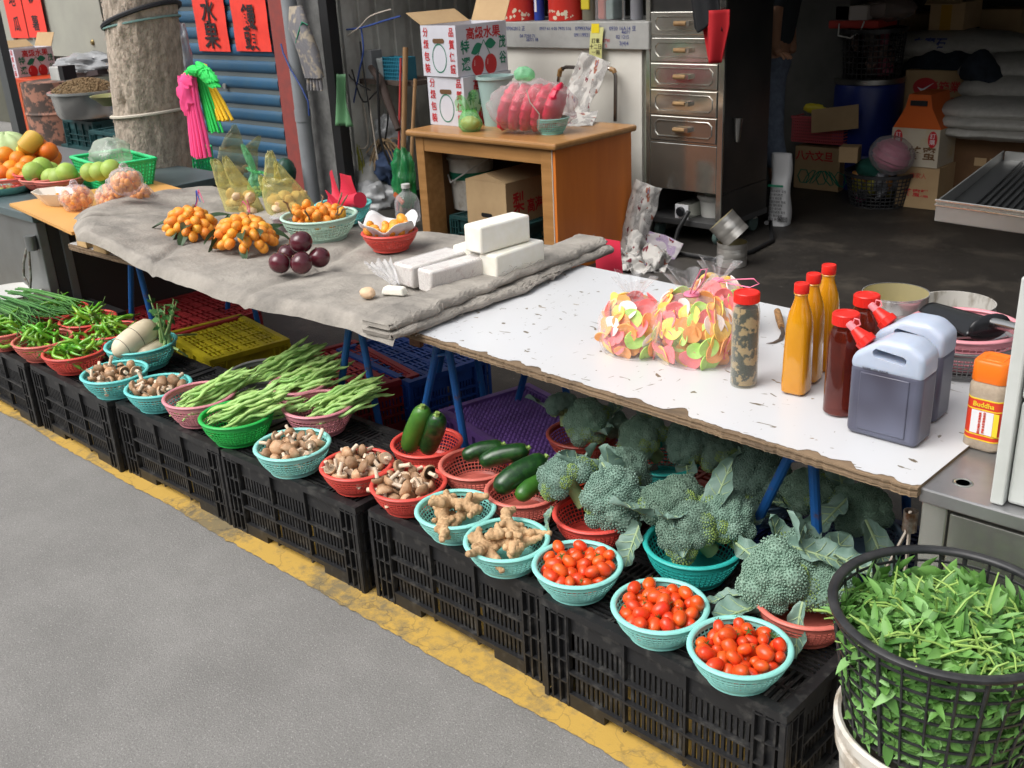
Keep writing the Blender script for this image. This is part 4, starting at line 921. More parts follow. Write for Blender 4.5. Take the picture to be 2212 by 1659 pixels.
# ------------------------------------------------------------------ things on the quilt
QZ = TZ + .035
leafd = mat('dark_fruit_leaf', (.03,.065,.025), .45, col2=(.05,.09,.04), scale=30)
def fleaf(seed):
    b = MB(); q = random.Random(seed)
    b.grid(lambda u, v: Vector((.07*u, (v-.5)*.028*math.sin(math.pi*min(1,.06+u*.94)), .006*abs(v-.5)*2 - .03*u*u)), 8, 4); return b.mesh('leaf', leafd, 0)
FL = [fleaf(i) for i in range(2)]
def loquat_bunch(label, u, v, n, R, seed, cols):
    p_ = at(u, v, QZ); q = random.Random(seed); t = thing('loquat_bunch', label, 'loquats', p_, group='tied loquat bunches')
    for i in range(n):                                                      # fruit over a flat topped mound, eyes outwards
        zz = 1-.98*(i+.5)/n; a = i*2.39996 + q.uniform(-.2,.2); k = math.sqrt(1-zz*zz)*q.uniform(.9,1.04); d = Vector((math.cos(a)*k, math.sin(a)*k, zz))
        p2 = Vector((d.x*R, d.y*R*.72, .017 + d.z*.085)); dr = Vector((d.x, d.y, d.z*.6-.55+q.uniform(-.2,.2))).normalized()
        o = obj('loquat_fruit', lq, t, p2, (-dr).to_track_quat('Z','Y').to_euler()); o.scale = (1.12,)*3; obj('eye', lqe, o)
    for i in range(9):
        a = q.random()*6.28; obj('leaf', FL[i%2], t, (math.cos(a)*R*.72, math.sin(a)*R*.52, .035+.06*q.random()), (q.uniform(-.6,.6), q.uniform(-.5,.7), a)).scale = (1.25,)*3
    for i in range(6):
        a = q.random()*6.28; MB().tube([(math.cos(a)*R*.5, math.sin(a)*R*.3, .03), (math.cos(a)*R*.2, math.sin(a)*R*.2+.01, .08), (q.uniform(-.01,.01), .03, .115)], [.003,.0035,.004], 6).build('twig', twig, t)
    for c, dx in cols:
        mt = mat('ribbon_%d'%int(c[0]*1000), c, .5); MB().tube([(0,.03,.10), (dx*.5,.035,.135), (dx,.03,.16+dx*.3), (dx*1.5,.03,.13)], [.003,.002,.003,.001], 5, flat=.4).build('ribbon', mt, t)
    return t
loquat_bunch('bunch of orange loquats with leaves tied in blue and pink ribbon', 415, 515, 44, .102, 3, (((.05,.12,.6),.03),((.8,.15,.3),.045)))
loquat_bunch('bunch of orange loquats tied with yellow ribbon, right of the other bunch', 533, 535, 56, .112, 4, (((.8,.65,.02),.0),((.8,.66,.02),-.03)))
bk('lq', 'pale green lattice basket of loose loquats with twigs on the quilt', 'pale', (at(690,515,QZ).x, at(690,515,QZ).y+.01), QZ, .128, .085)
fill('lq', ['loquat'], 42, .0172, .045, 'loquat', 'loose orange loquat in the pale green basket', 'loquat', 'loquats in the pale green basket', seed=41, over=.97)
pb = at(835, 540, QZ); bk('lr', 'small red basket lined with white paper holding loquats on the quilt', 'red', (pb.x, pb.y+.02), QZ, .088, .062)
fill('lr', ['loquat'], 14, .0168, .05, 'loquat', 'loose orange loquat on white paper in the red basket', 'loquat', 'loquats in the red basket', seed=42, h=.07)
q = random.Random(3); cl = BQ['lq'][1]
for i in range(7):
    a = q.random()*6.28; o = MB().tube([(0,0,0),(.02,.006,.012),(.036,.0,.03),(.05,.008,.034)], [.0035,.003,.0034,.0024], 6).build('twig', twig, None, 60, (cl[0]+.085*math.cos(a), cl[1]+.085*math.sin(a), QZ+.085)); o.rotation_euler = (0,q.uniform(-.5,.2),a); tag(o, 'dry brown loquat twig among the loose loquats', 'twig', 'loquat twigs in the pale basket')
pap = mat('white_tissue', (.75,.74,.74), .8, col2=(.66,.65,.66), scale=18, bump=.3, bscale=40)
def cone(u, v):
    a = u*2*math.pi; sq = 1+.16*math.cos(4*a+.6); r = .035+.062*v*sq; return Vector((r*math.cos(a), r*math.sin(a), .03+.062*v+.016*v*math.cos(4*a+.6)+.004*math.sin(a*9)))
o = MB().grid(cone, 72, 6).build('tissue_liner', pap, None, 60, (pb.x, pb.y+.02, QZ)); tag(o, 'white tissue paper lining the small red loquat basket', 'tissue paper'); o.modifiers.new('t','SOLIDIFY').thickness = .0015
plm = mat('dark_plum_skin', (.055,.006,.012), .2, col2=(.11,.02,.03), scale=9, detail=5, coat=.4, rand=.25)
for i, (u, v, r_, lb) in enumerate(((651,568,.0355,'dark purple fruit in front of the stacked pile'),(690,556,.034,'dark purple fruit at the right of the pile'),(604,568,.034,'reddish purple fruit at the left of the pile'),(622,548,.033,'dark purple fruit at the back of the pile'),(650,530,.0365,'dark purple fruit on top of the pile'))):
    zz = QZ + r_ if i < 4 else QZ + r_*2.35
    p_ = at(u, v, zz) if i < 4 else at(650, 523, zz)
    b = MB(); b.ell((0,0,0), (r_,r_,r_*.95), n=28, k=20, fn=lambda q_: 1-.05*math.exp(-((1-q_.z)*9))); b.m = 1; b.lathe([(.0015,r_*.88),(.0035,r_*.93),(.003,r_*.97),(0,r_*.98)], 8)
    o = b.build('purple_fruit', [plm, twig], None, 60, p_); o.rotation_euler = (rnd.uniform(-.7,.7), rnd.uniform(-.7,.7), 0); tag(o, lb, 'fruit', 'pile of dark purple fruit')
clear = film('clear_film', (.99,.99,.99), .025, (.85,.85,.87), .05, 45); clearbox = film('clear_box_plastic', (.93,.93,.95), .10, (.8,.8,.82), .08, 12)
p_ = at(622, 497, QZ); t = thing('clear_tub', 'round clear plastic tub of dark dried fruit behind the loquats', 'tub', p_)
MB().lathe([(.048,0),(.054,.045),(.058,.048),(.058,.053),(.047,.057),(0,.058)], 36).build('tub_shell', clearbox, t)
MB().lathe([(0,.003),(.045,.003),(.05,.038),(.03,.043),(0,.042)], 30, fn=lambda a, z: 1+.03*math.sin(a*9+z*300)).build('dried_fruit', mat('dried_dark_fruit', (.06,.015,.02), .5, col2=(.11,.04,.04), scale=90, bump=1, bscale=110), t)
bk('rp', 'turquoise basket holding red paper sheets at the back of the quilt', 'turq', (at(745,478,QZ).x, at(745,478,QZ).y), QZ, .10, .07)
redsh = mat('crimson_paper', (.62,.025,.06), .6); cb = BQ['rp'][1]
for i, (x, y, a, w_, h_, tl) in enumerate(((-.05,0,.3,.05,.13,-.35),(.01,.01,.1,.12,.12,-.1),(.0,-.03,-.1,.14,.06,.5))):
    o = MB().grid(lambda u, v: Vector(((u-.5)*w_*(1-.25*v), .02*math.sin(v*2.5+u*2), v*h_)), 10, 10).build('paper_sheet', redsh, None, 0, (cb[0]+x, cb[1]+y, QZ+.05)); o.rotation_euler = (tl, .25*(i-1), a); o.modifiers.new('t','SOLIDIFY').thickness = .0012
    tag(o, ['narrow curled crimson paper sheet at the left in the basket', 'tall crimson paper sheet standing in the basket', 'low crimson paper sheet leaning forward in the basket'][i], 'paper')
o = MB().tube([(0,0,0),(.05,.0,.012),(.11,.0,.022)], [.02,.022,.028], 18).build('paper_roll', redsh, None, 50, (cb[0]+.02, cb[1]-.01, QZ+.075)); tag(o, 'rolled crimson paper tube poking out right of the basket', 'paper roll'); o.rotation_euler = (0,0,-.1)
# plastic carrier bags
S = lambda n, p: px(n, p)
def sack(nm, label, p0, w, d, h, mt, handles=(), lean=(0,0), neck=None, seed=0, cat='plastic bag', group=None, cont=None):
    q = random.Random(seed); t = thing(nm, label, cat, p0, group=group)
    def f(u, v):
        a = u*2*math.pi
        if neck is None: pr = (.62+1.5*v*(1-v)**1.2*1.1) if v < .5 else (.62+1.5*.5*.5**1.2*1.1)*(1-.45*(v-.5)/.5)
        else: pr = (.8+.35*math.sin(v*math.pi*.8))*(1-(1-neck)*max(0,(v-.45)/.55)**1.1)
        dd = d*pr*(1-.6*v)
        k = 1 + .035*math.sin(a*7+seed+v*3)*v + .05*nz((math.cos(a)*3, math.sin(a)*3, v*5+seed))
        return Vector((w/2*pr*math.cos(a)*k + lean[0]*v, dd/2*math.sin(a)*k + lean[1]*v, h*v + .004*math.sin(a*11)*v))
    b = MB(); b.grid(f, 44, 18); b.add([f(i/20,0) for i in range(20)], [tuple(range(20))[::-1]]); b.build('bag_body', mt, t, 60)
    for (x0, x1, dx, dz, wd) in handles:
        H = MB()
        def g(u, v, x0=x0, x1=x1, dx=dx, dz=dz, wd=wd):
            if u < .5: s_ = u*2; bx_ = x0
            else: s_ = (1-u)*2; bx_ = x1
            c = Vector((bx_*w*(1-s_) + ((x0+x1)/2*w + dx)*s_ + lean[0], (v-.5)*wd*(1-.45*s_) , h*.93 + dz*s_**.9)); c.y += .004*math.sin(s_*9+v*7)+lean[1]
            c.x += (.012 if u > .5 else -.012)*(math.sin(s_*math.pi))*.8 + .01*(v-.5); return c
        H.grid(g, 26, 7); H.build('handle', mt, t, 60)
    if cont:
        cm, cr, cz = cont
        MB().ell((lean[0]*.2,0,cz), cr, n=26, k=16, fn=lambda q_: 1+.07*nz(q_*3, 1, seed)+.05*nz(q_*7, 1, seed)).build('contents', cm, t)
    return t
yfilm = film('yellow_carrier_film', (.95,.92,.62), .20, (.80,.74,.34), .2, 14); ofilm = film('olive_clear_film', (.88,.88,.72), .14, (.6,.6,.42), .15, 14); gfilm = film('green_carrier_film', (.60,.92,.66), .22, (.3,.75,.42), .25, 30)
pale_ = mat('pale_orange_food', (.66,.42,.22), .7, col2=(.72,.55,.36), scale=22, bump=.4)
HR = Vector((RM[0,0], RM[1,0], 0)).normalized(); HF = Vector((-HR.y, HR.x, 0))
def bag_sheet(label, base, rows, arms, T, mt, cat='plastic bag', group=None, cont=None, nm='carrier_bag', seed=0):
    """carrier bag: a bulging body and flattened handle loops; outline measured in the upright plane through its base"""
    P0 = at(*base, QZ-.004); t = thing(nm, label, cat, P0, math.atan2(HR.y, HR.x), group)
    def loc(u, v):
        d = Vector(ray(u, v)); k = (P0-Vector(CAM)).dot(HF)/d.dot(HF); p_ = Vector(CAM)+d*k-P0; return p_.dot(HR), p_.z
    def strip(rows, T0, T1, name):
        R3 = [(loc(xl, y), loc(xr, y)) for y, xl, xr in rows]; n = 16
        def f(a_, v_):
            a = a_*2*math.pi; g = v_*(len(R3)-1); i0 = min(int(g), len(R3)-2); w = g-i0; w = w*w*(3-2*w)*.5+w*.5
            (l0, r0), (l1, r1) = R3[i0], R3[i0+1]; xl = l0[0]*(1-w)+l1[0]*w; xr = r0[0]*(1-w)+r1[0]*w; zl = l0[1]*(1-w)+l1[1]*w; zr = r0[1]*(1-w)+r1[1]*w
            c = (math.cos(a)+1)/2; th = T0*(1-v_)+T1*v_; cr_ = 1+.10*math.sin(a*6+v_*4+seed)*(.3+v_)
            return Vector((xl*(1-c)+xr*c, th*math.sin(a)*cr_ + .006*nz((c*4, v_*5, seed)), max(0, zl*(1-c)+zr*c + .004*math.sin(c*14+seed))))
        MB().grid(f, 40, 24).build(name, mt, t, 60)
    strip(rows, T, T*.38, 'bag_body')
    for r_ in arms: strip(r_, T*.36, T*.12, 'handle')
    if cont:
        cm, (u, v), r_ = cont; x, z = loc(u, v); q = random.Random(seed); m = MB()
        for i in range(16): m.ell((x+r_[0]*q.uniform(-.75,.75), r_[1]*q.uniform(-.6,.6), z+r_[2]*q.uniform(-.7,.75)), tuple(k*q.uniform(.34,.5) for k in r_), rotm(q.random(),q.random(),q.random()*3), 14, 9, fn=lambda q_: 1+.16*nz(q_*3,1,i+seed))
        m.build('contents', cm, t)
    return t
yfilm = film('yellow_carrier_film', (.93,.90,.56), .24, (.78,.72,.34), .2, 14); ofilm = film('olive_clear_film', (.86,.86,.70), .18, (.58,.58,.40), .15, 14); gfilm = film('green_carrier_film', (.60,.95,.70), .30, (.22,.74,.42), .25, 20)
pale_ = mat('pale_orange_food', (.74,.52,.30), .7, col2=(.80,.66,.48), scale=22, bump=.3); YG = 'yellow carrier bags on the quilt'
bag_sheet('yellow carrier bag of pale food with two handles, left one', (530,460), [(463,492,568),(455,486,571),(424,475,556),(396,466,537)], [[(400,467,503),(375,461,489),(352,454,477),(344,456,466)],[(400,497,541),(372,486,518),(350,480,500),(338,481,490)]], .055, yfilm, group=YG, cont=(pale_, (522,436), (.062,.042,.045)), seed=1)
bag_sheet('yellow carrier bag of wrapped food with tall handles, right one', (632,463), [(466,584,676),(455,574,688),(425,567,668),(398,565,645),(384,568,632)], [[(410,564,590),(390,558,572),(378,558,566)],[(390,569,607),(360,572,601),(338,573,595),(326,579,589)],[(392,592,638),(370,592,619),(356,591,604),(349,593,599)]], .065, yfilm, group=YG, cont=(pale_, (625,440), (.075,.05,.043)), seed=2)
bag_sheet('big clear olive plastic bag standing behind the yellow bags', (512,402), [(400,474,550),(370,470,556),(340,470,557),(316,474,556)], [[(322,474,528),(295,486,522),(280,497,516),(269,501,511)],[(322,520,556),(305,542,562),(294,556,564)]], .06, ofilm, cont=(mat('dim_contents', (.42,.34,.23), .8), (512,380), (.06,.045,.04)), seed=3)
bag_sheet('small green tied bag between the two yellow carrier bags', (553,428), [(428,538,572),(410,533,577),(385,536,570),(368,544,554)], [[(372,543,556),(350,533,549),(330,524,541),(312,519,529)],[(372,546,556),(366,535,545),(362,529,536)],[(372,546,556),(372,560,570),(376,572,577)]], .04, gfilm, nm='tied_bag', cont=(mat('orange_bits', (.75,.36,.08), .6), (556,412), (.026,.022,.02)), seed=4)
# blocks of radish cake
cakew = mat('white_cake', (.84,.82,.75), .55, col2=(.78,.75,.64), scale=16, detail=8, bump=.35, bscale=60, sss=.1)
cakep = mat('speckled_cake', (.70,.66,.62), .45, col2=(.56,.47,.44), scale=40, detail=4, lo=.56, hi=.68, bump=.2)
def cake(label, a, b_, c, z, h, mt, wrap=None):
    A, B, C = at(*a, z), at(*b_, z), at(*c, z); d1 = B-A; d2 = C-B; ctr = (A+C)/2; rz = math.atan2(d2.y, d2.x); L = d2.length; W = d1.length
    t = MB().box((0,0,h/2), (L, W, h)).build('cake_block', mt, None, 40, (ctr.x, ctr.y, z))
    t.rotation_euler = (0,0,rz); bv = t.modifiers.new('bevel','BEVEL'); bv.width = .007; bv.segments = 3
    tag(t, label, 'food block', 'blocks of steamed cake on the quilt')
    if wrap: w_ = MB().box((0,0,h/2+.0005), (L+.003, W+.003, h+.003)).build('film_wrap', wrap, t); bv = w_.modifiers.new('bevel','BEVEL'); bv.width = .007
    return t
wf = film('wrap_film', (.98,.98,.98), .10, (.85,.84,.85), .06, 60)
cake('bare white cake block in the lower layer at the right', (1033,606), (1079,610), (1182,572), QZ, .080, cakew)
cake('bare white cake block mostly hidden under the top block', (978,584), (1022,590), (1120,555), QZ, .078, cakew)
cake('bare white cake block lying on top of the others', (1000,543), (1045,549), (1151,519), QZ+.082, .080, cakew)
cake('film wrapped speckled cake block at the front', (897,630), (941,634), (1064,599), QZ, .066, cakep, wf)
cake('film wrapped speckled cake block left behind the front one', (850,613), (895,624), (1012,588), QZ, .064, cakep, wf)
p_ = at(840, 622, QZ); o = MB().grid(lambda u, v: Vector((.03-.07*v+.02*(u-.5), .055*(u-.5)*(.35+1.2*v), .014+.06*v+.006*math.sin(u*26)*v+.004*math.sin(u*11+v*8))), 30, 12).build('film_scrap', film('milky_film', (.97,.97,.98), .3, (.8,.8,.82), .2, 70), None, 60, p_); tag(o, 'bunched clear film end standing left of the wrapped blocks', 'plastic film')
p_ = at(795, 643, QZ); o = MB().ell((0,0,.014), (.026,.02,.016), n=22, k=14, fn=lambda q_: 1+.16*nz(q_*3,1,4)).build('fried_piece', mat('peach_food', (.72,.50,.32), .6, bump=.3), None, 60, p_); tag(o, 'small lumpy peach coloured food piece at the quilt front', 'food piece')
p_ = at(853, 636, QZ); o = MB().box((0,0,.012), (.075,.035,.022), taper=.8).build('cake_slice', cakew, None, 40, p_, .005); o.rotation_euler = (0,0,.35); tag(o, 'small cut white cake slice beside the peach food piece', 'food piece')

# ------------------------------------------------------------------ bags of coloured prawn crackers
CCOL = [('pink',(.94,.21,.22)), ('yellow',(.95,.63,.12)), ('orange',(.95,.39,.11)), ('green',(.54,.84,.19)), ('white',(.92,.80,.76))]
CRK = []
for nm, c in CCOL:
    mt = mat('cracker_'+nm, c, .6, col2=tuple(min(1,x*1.05+.06) for x in c), scale=40, bump=.2, bscale=120, rand=.06)
    for k in range(2):
        b = MB()
        def f(r_, a, k=k): return Vector((r_*math.cos(a)*(1+.06*math.sin(a*3+k)), r_*math.sin(a), .16*r_*math.cos(a*2+k*1.3)+ 6*r_*r_*(.5 if k else 1)))
        N = 18; top_ = [f(.0240,2*math.pi*i/N) for i in range(N)]; md_ = [f(.012,2*math.pi*i/N) for i in range(N)]; vs = []
        for dz in (.0012,-.0012): vs += [p_+Vector((0,0,dz)) for p_ in top_] + [p_+Vector((0,0,dz*1.4)) for p_ in md_] + [Vector((0,0,dz*1.4))]
        fs = []; M = 2*N+1
        for i in range(N):
            j = (i+1)%N; fs += [(i,j,N+j,N+i), (N+i,N+j,2*N), (M+j,M+i,M+N+i,M+N+j), (M+N+j,M+N+i,M+2*N), (j,i,M+i,M+j)]
        b.add(vs, fs); CRK.append((nm, b.mesh('cracker_'+nm, mt, 60)))
ribm = mat('pink_ribbon', (.85,.22,.36), .5)
def cracker_bag(which, u, v, w, d, h, n, seed, tie=None, tail=1, tieside=0):
    p_ = at(u, v, TZ+.001); q = random.Random(seed); lab = {'left':'left clear bag', 'front':'right front clear bag', 'back':'back clear bag'}[which]
    for i in range(n):
        f = i/n; a = i*2.39996; z = h*(.05+.86*f); k = math.sqrt(max(.05,1-((z/h-.38)/.66)**2)); rr = q.choice((.88,.91,.84,.62))
        x, y = math.cos(a)*w*.5*k*rr, math.sin(a)*d*.5*k*rr
        nm, me = q.choice(CRK + CRK[:6]); n_ = Vector((math.cos(a)*d, math.sin(a)*w, (z/h-.45)*.12)).normalized(); w_ = .28 if i % 4 else .7; n_ = (n_ + Vector((q.uniform(-w_,w_),q.uniform(-w_,w_),q.uniform(-w_,w_)))).normalized()
        o = bpy.data.objects.new('prawn_cracker', me); COL.objects.link(o); o.location = p_ + Vector((x,y,z+.004)); o.rotation_euler = n_.to_track_quat('Z','Y').to_euler(); o.scale = (q.uniform(.85,1.1),)*3
        tag(o, '%s round prawn cracker inside the %s'%(nm, lab), 'cracker', '%s crackers in the %s'%(nm, lab))
    t = thing('cracker_bag', {'left':'clear plastic bag of coloured prawn crackers, leftmost', 'front':'clear plastic bag of coloured prawn crackers tied with pink ribbon in front', 'back':'clear plastic bag of coloured prawn crackers hidden behind the front bag'}[which], 'plastic bag', p_, group='bags of prawn crackers')
    def f(u_, v_):
        a = u_*2*math.pi; z = h*1.04*v_; k = math.sqrt(max(.0,1-((z/h-.38)/.70)**2)) if v_ < .93 else .0
        k = max(k, .16); s_ = 1+.05*math.sin(a*9+seed)*v_+.05*nz((math.cos(a)*2.5,math.sin(a)*2.5,v_*4+seed))
        return Vector((w*.545*k*math.cos(a)*s_, d*.545*k*math.sin(a)*s_, z))
    b = MB(); b.grid(f, 60, 26); b.add([f(i/24,0) for i in range(24)], [tuple(range(24))[::-1]]); b.build('bag_film', clear, t, 60)
    th = .05*tail
    MB().grid(lambda u_, v_: Vector((w*(.06+.26*v_)*math.cos(u_*6.283)*(1+.25*math.sin(u_*44)), d*(.06+.22*v_)*math.sin(u_*6.283)*(1+.25*math.cos(u_*38)), h*1.02+th*v_+.006*math.sin(u_*30))), 60, 8).build('bag_top', clear, t, 60)
    if tie:
        MB().lathe([(w*.085,h*1.0),(w*.095,h*1.02),(w*.085,h*1.05)], 14).build('tie', ribm, t)
        MB().tube([Vector((0,-.01,h*1.02))] + [Vector(x) + Vector((0,0,h*1.02)) for x in tie] + [Vector((.006,-.008,h*1.02))], .0028, 5, flat=.5).build('ribbon_loop', ribm, t)
cracker_bag('left', 1370, 758, .168, .145, .136, 84, 5)
cracker_bag('front', 1492, 775, .205, .155, .156, 115, 6, [(.012,-.01,.03),(.03,-.01,.066),(.045,-.008,.07),(.035,-.005,.04)])
cracker_bag('back', 1548, 712, .165, .12, .128, 60, 7, [(.05,0,.01),(.10,0,.02),(.115,0,.01),(.09,0,-.004)])

# ------------------------------------------------------------------ bottles
redcap = mat('red_cap_plastic', (.72,.02,.012), .35)
mango = mat('mango_sauce_bottle', (.62,.27,.008), .12, col2=(.56,.22,.006), scale=9, coat=.8, sss=.0)
def sq(prof, n=32, e=4):                                                     # rounded square section
    return lambda a, z: 1
def ribbed_cap(t, r, z0, h, mt, n=40):
    MB().lathe([(r*.97,z0),(r,z0+.001),(r,z0+h-.002),(r*.94,z0+h),(r*.72,z0+h),(r*.70,z0+h-.0012),(0,z0+h-.0012)], n*2, fn=lambda a, z: 1+(.012*math.cos(a*n) if z < z0+h-.0015 else 0)).build('cap', mt, t, 30)
def mango_bottle(label, u, v):
    p_ = at(u, v, TZ+.001); t = thing('sauce_bottle', label, 'bottle', p_, R_(6), 'yellow sauce bottles')
    def sqf(a, z):
        k = max(0, min(1, (.155-z)/.03)); c = max(abs(math.cos(a)), abs(math.sin(a))); r_ = min(1/c, 1.22); return 1+(r_-1)*k
    MB().lathe([(0,.004),(.022,.002),(.0265,.006),(.0272,.02),(.0272,.145),(.0268,.16),(.0235,.18),(.0165,.200),(.0135,.212),(.0132,.222)], 48, fn=sqf).build('bottle_body', mango, t, 40)
    MB().lathe([(.0145,.2205),(.0158,.222),(.0145,.2235)], 30).build('neck_ring', mango, t)
    ribbed_cap(t, .0155, .224, .020, redcap)
mango_bottle('tall bottle of yellow sauce with red cap, nearest of the three', 1719, 846)
mango_bottle('tall bottle of yellow sauce with red cap, middle of the three', 1744, 820)
mango_bottle('tall bottle of yellow sauce with red cap, farthest of the three', 1776, 796)
dark = mat('dark_syrup_bottle', (.10,.012,.006), .06, col2=(.22,.025,.01), scale=7, coat=.6, trans=.55, ior=1.35)
def dark_bottle(label, u, v):
    p_ = at(u, v, TZ+.001); t = thing('syrup_bottle', label, 'bottle', p_, group='dark syrup bottles')
    MB().lathe([(0,.003),(.028,.001),(.0325,.006),(.0325,.155),(.031,.170),(.026,.182),(.0235,.188),(.0235,.192)], 44).build('bottle_body', dark, t, 40)
    ribbed_cap(t, .0265, .192, .023, redcap, 52)
dark_bottle('dark reddish syrup bottle with red cap, nearer of the two', 1812, 890)
dark_bottle('dark reddish syrup bottle with red cap, farther of the two', 1856, 842)
p_ = at(1606, 830, TZ+.001); t = thing('pickle_jar', 'tall clear jar of pickled greens with red lid beside the crackers', 'jar', p_)
pk = mat('pickled_greens', (.02,.026,.012), .35, col2=(.36,.25,.11), scale=38, detail=3, lo=.50, hi=.56, bump=.5, bscale=60)
MB().lathe([(0,.006),(.026,.006),(.0275,.02),(.0275,.165),(.024,.180),(0,.183)], 40, fn=lambda a, z: 1+.015*math.sin(a*5+z*200)).build('pickles', pk, t)
MB().lathe([(0,0),(.027,0),(.0295,.005),(.0298,.17),(.027,.186),(.0245,.192)], 44).build('jar_glass', film('jar_glass', (.97,.97,.93), .07, (.75,.75,.7), .05, 5), t, 40)
ribbed_cap(t, .0275, .192, .022, redcap, 50)
# jerrycans
hdpe = mat('milky_jerrycan', (.52,.58,.70), .36, col2=(.40,.46,.58), scale=6, sss=.3); hliq = mat('jerrycan_with_dark_liquid', (.06,.056,.08), .3, col2=(.13,.14,.20), scale=5, detail=2)
def jerry(label, u, v, rz):
    p_ = at(u, v, TZ+.001); t = thing('jerrycan', label, 'jerrycan', p_, rz, 'jerrycans of dark sauce'); W, D, zl = .142, .075, .148
    lo_ = MB().bx(-W/2, W/2, -D/2, D/2, 0, zl).build('filled_part', hliq, t, 60); bv = lo_.modifiers.new('b','BEVEL'); bv.width = .013; bv.segments = 4; bake(lo_)
    lo_.data.shade_smooth()
    up = MB().prism([(-W/2,zl-.014),(W/2,zl-.014),(W/2,zl+.034),(W/2-.03,zl+.055),(-.012,zl+.055),(-W/2+.012,zl+.024),(-W/2,zl+.012)], -D/2, D/2, rotm(R_(90))).build('upper_part', hdpe, t, 60)
    bv = up.modifiers.new('b','BEVEL'); bv.width = .012; bv.segments = 4
    cut = MB().prism([(-.018+.010*math.cos(a)*1+(.0 if math.cos(a)<0 else .046), zl+.022+.009*math.sin(a)+(.006 if math.cos(a)<0 else 0)) for a in [2*math.pi*i/20 for i in range(20)]], -.1, .1, rotm(R_(90))).build('cut', hdpe)
    cut.location = (p_.x, p_.y, p_.z); cut.rotation_euler = (0,0,rz); bo = up.modifiers.new('h','BOOLEAN'); bo.object = cut; bo.solver = 'EXACT'; bake(up); bpy.data.objects.remove(cut)
    up.data.set_sharp_from_angle(angle=R_(50))
    fr_ = MB(); x0, x1, z0, z1 = -W/2+.024, W/2-.022, .016, zl-.014                  # raised panel on the front
    fr_.box((0,-D/2-.0008,(z0+z1)/2), (x1-x0, .004, z1-z0)); o = fr_.build('raised_panel', hliq, t, 40); bv = o.modifiers.new('b','BEVEL'); bv.width = .0019; bv.segments = 2
    text('保存期限: 12個月  製造日期', .0042, mat('grey_print', (.10,.10,.13), .6), t, (-.02, -D/2-.001, zl-.006), FRONT, 'printed_text')
    a = R_(-52); sp = rotm(0, a, 0); c = Vector((-W/2+.018, 0, zl+.028))
    MB().lathe([(.017,0),(.0195,.002),(.0195,.014),(.016,.016),(.009,.040),(0,.041)], 40, c=c, rot=sp, fn=lambda a_, z: 1+(.03*math.cos(a_*16) if z < .015 else 0)).build('spout_cap', redcap, t, 40)
    tp = mat('pink_tip', (.85,.25,.28), .4); MB().lathe([(.0075,.039),(.0078,.055),(.005,.057),(0,.057)], 16, c=c, rot=sp).build('spout_tip', tp, t)
    e = c + sp @ Vector((.008,0,.05)); MB().tube([e + sp@Vector((.0,0,0)), e+sp@Vector((.008,0,.004)), e+sp@Vector((.013,0,-.004)), e+sp@Vector((.008,0,-.012)), e+sp@Vector((0,0,-.010))], .0016, 6).build('tip_loop', tp, t)
A, B_ = at(1831,935,TZ), at(1968,972,TZ); jr = math.atan2((B_-A).y, (B_-A).x)
mid = lambda u, v: (u, v)
jerry('milky jerrycan of dark sauce with red spout cap, nearer of the two', 1917, 938, jr)
jerry('milky jerrycan of dark sauce with red spout cap, farther of the two', 1960, 887, jr)
# sickle
p_ = at(1684, 690, TZ+.012); t = thing('sickle', 'small sickle with bark covered wooden handle on the white board', 'sickle', p_)
c0 = at(1679,672,TZ+.016)-p_; c1 = at(1688,706,TZ+.012)-p_
MB().tube([c0, c0*.5+c1*.5, c1], [.0085,.0095,.008], 12).build('handle', mat('bark_handle', (.42,.22,.08), .85, col2=(.14,.08,.04), scale=90, bump=.8, stretch=(1,1,3)), t)
pts = [c1, at(1692,720,TZ+.006)-p_, at(1686,733,TZ+.004)-p_, at(1672,740,TZ+.003)-p_, at(1655,742,TZ+.003)-p_]
MB().tube(pts, [.005,.006,.006,.0045,.0008], 6, flat=.25).build('blade', mat('rusty_blade', (.09,.07,.06), .5, .6, col2=(.16,.11,.08), scale=60), t)
# tin can, basket of tools at the back of the table
steel = mat('tin_plate', (.70,.69,.67), .25, .75, col2=(.58,.54,.50), scale=18, detail=6, lo=.5, hi=.75, bump=.05); rust = mat('tin_inside', (.55,.49,.28), .35, .5)
def tin(label, p_, R0, h, rings, cat='tin can', rot=(0,0,0), group=None, mt=None, inner=None, nm='tin_can', lid=False):
    t = thing(nm, label, cat, p_, group=group, rot=rot); pr = [(0,.003),(R0*.97,.003),(R0*.98,0),(R0*1.015,.002),(R0,.006)]
    for z in rings: pr += [(R0,z-.004),(R0*.985,z-.0015),(R0*.985,z+.0015),(R0,z+.004)]
    pr += [(R0,h-.005),(R0*1.018,h-.003),(R0*1.018,h),(R0*.99,h)]
    MB().lathe(pr, 56, cap=False).build('shell', mt or steel, t, 30)
    MB().lathe([(R0*.985,h-.001),(R0*.975,h*.5),(R0*.975,.006),(0,.006)], 48, cap=False).build('inside', inner or rust, t, 30); return t
p_ = at(1925, 738, TZ+.001); R0 = px(67, p_); tin('large open tin can with a gold inside at the back of the table', p_, R0, .125, (.05,.058,.066,.09))
bk('tl', 'pink lattice basket of kitchen tools at the back right of the table', 'pink', (at(2072,800,TZ).x, at(2072,800,TZ).y), TZ+.026, .115, .085)
bk('tl2', 'grey lattice basket nested under the pink tool basket', 'grey', (at(2072,800,TZ).x, at(2072,800,TZ).y), TZ+.001, .105, .08)
tp_ = Vector((*BQ['tl'][1], TZ+.105)); blkpl = mat('glossy_black_plastic', (.013,.014,.016), .25)
sc_ = thing('black_scoop', 'big black scoop with steel handle lying across the tool basket', 'scoop', tp_, R_(-28))
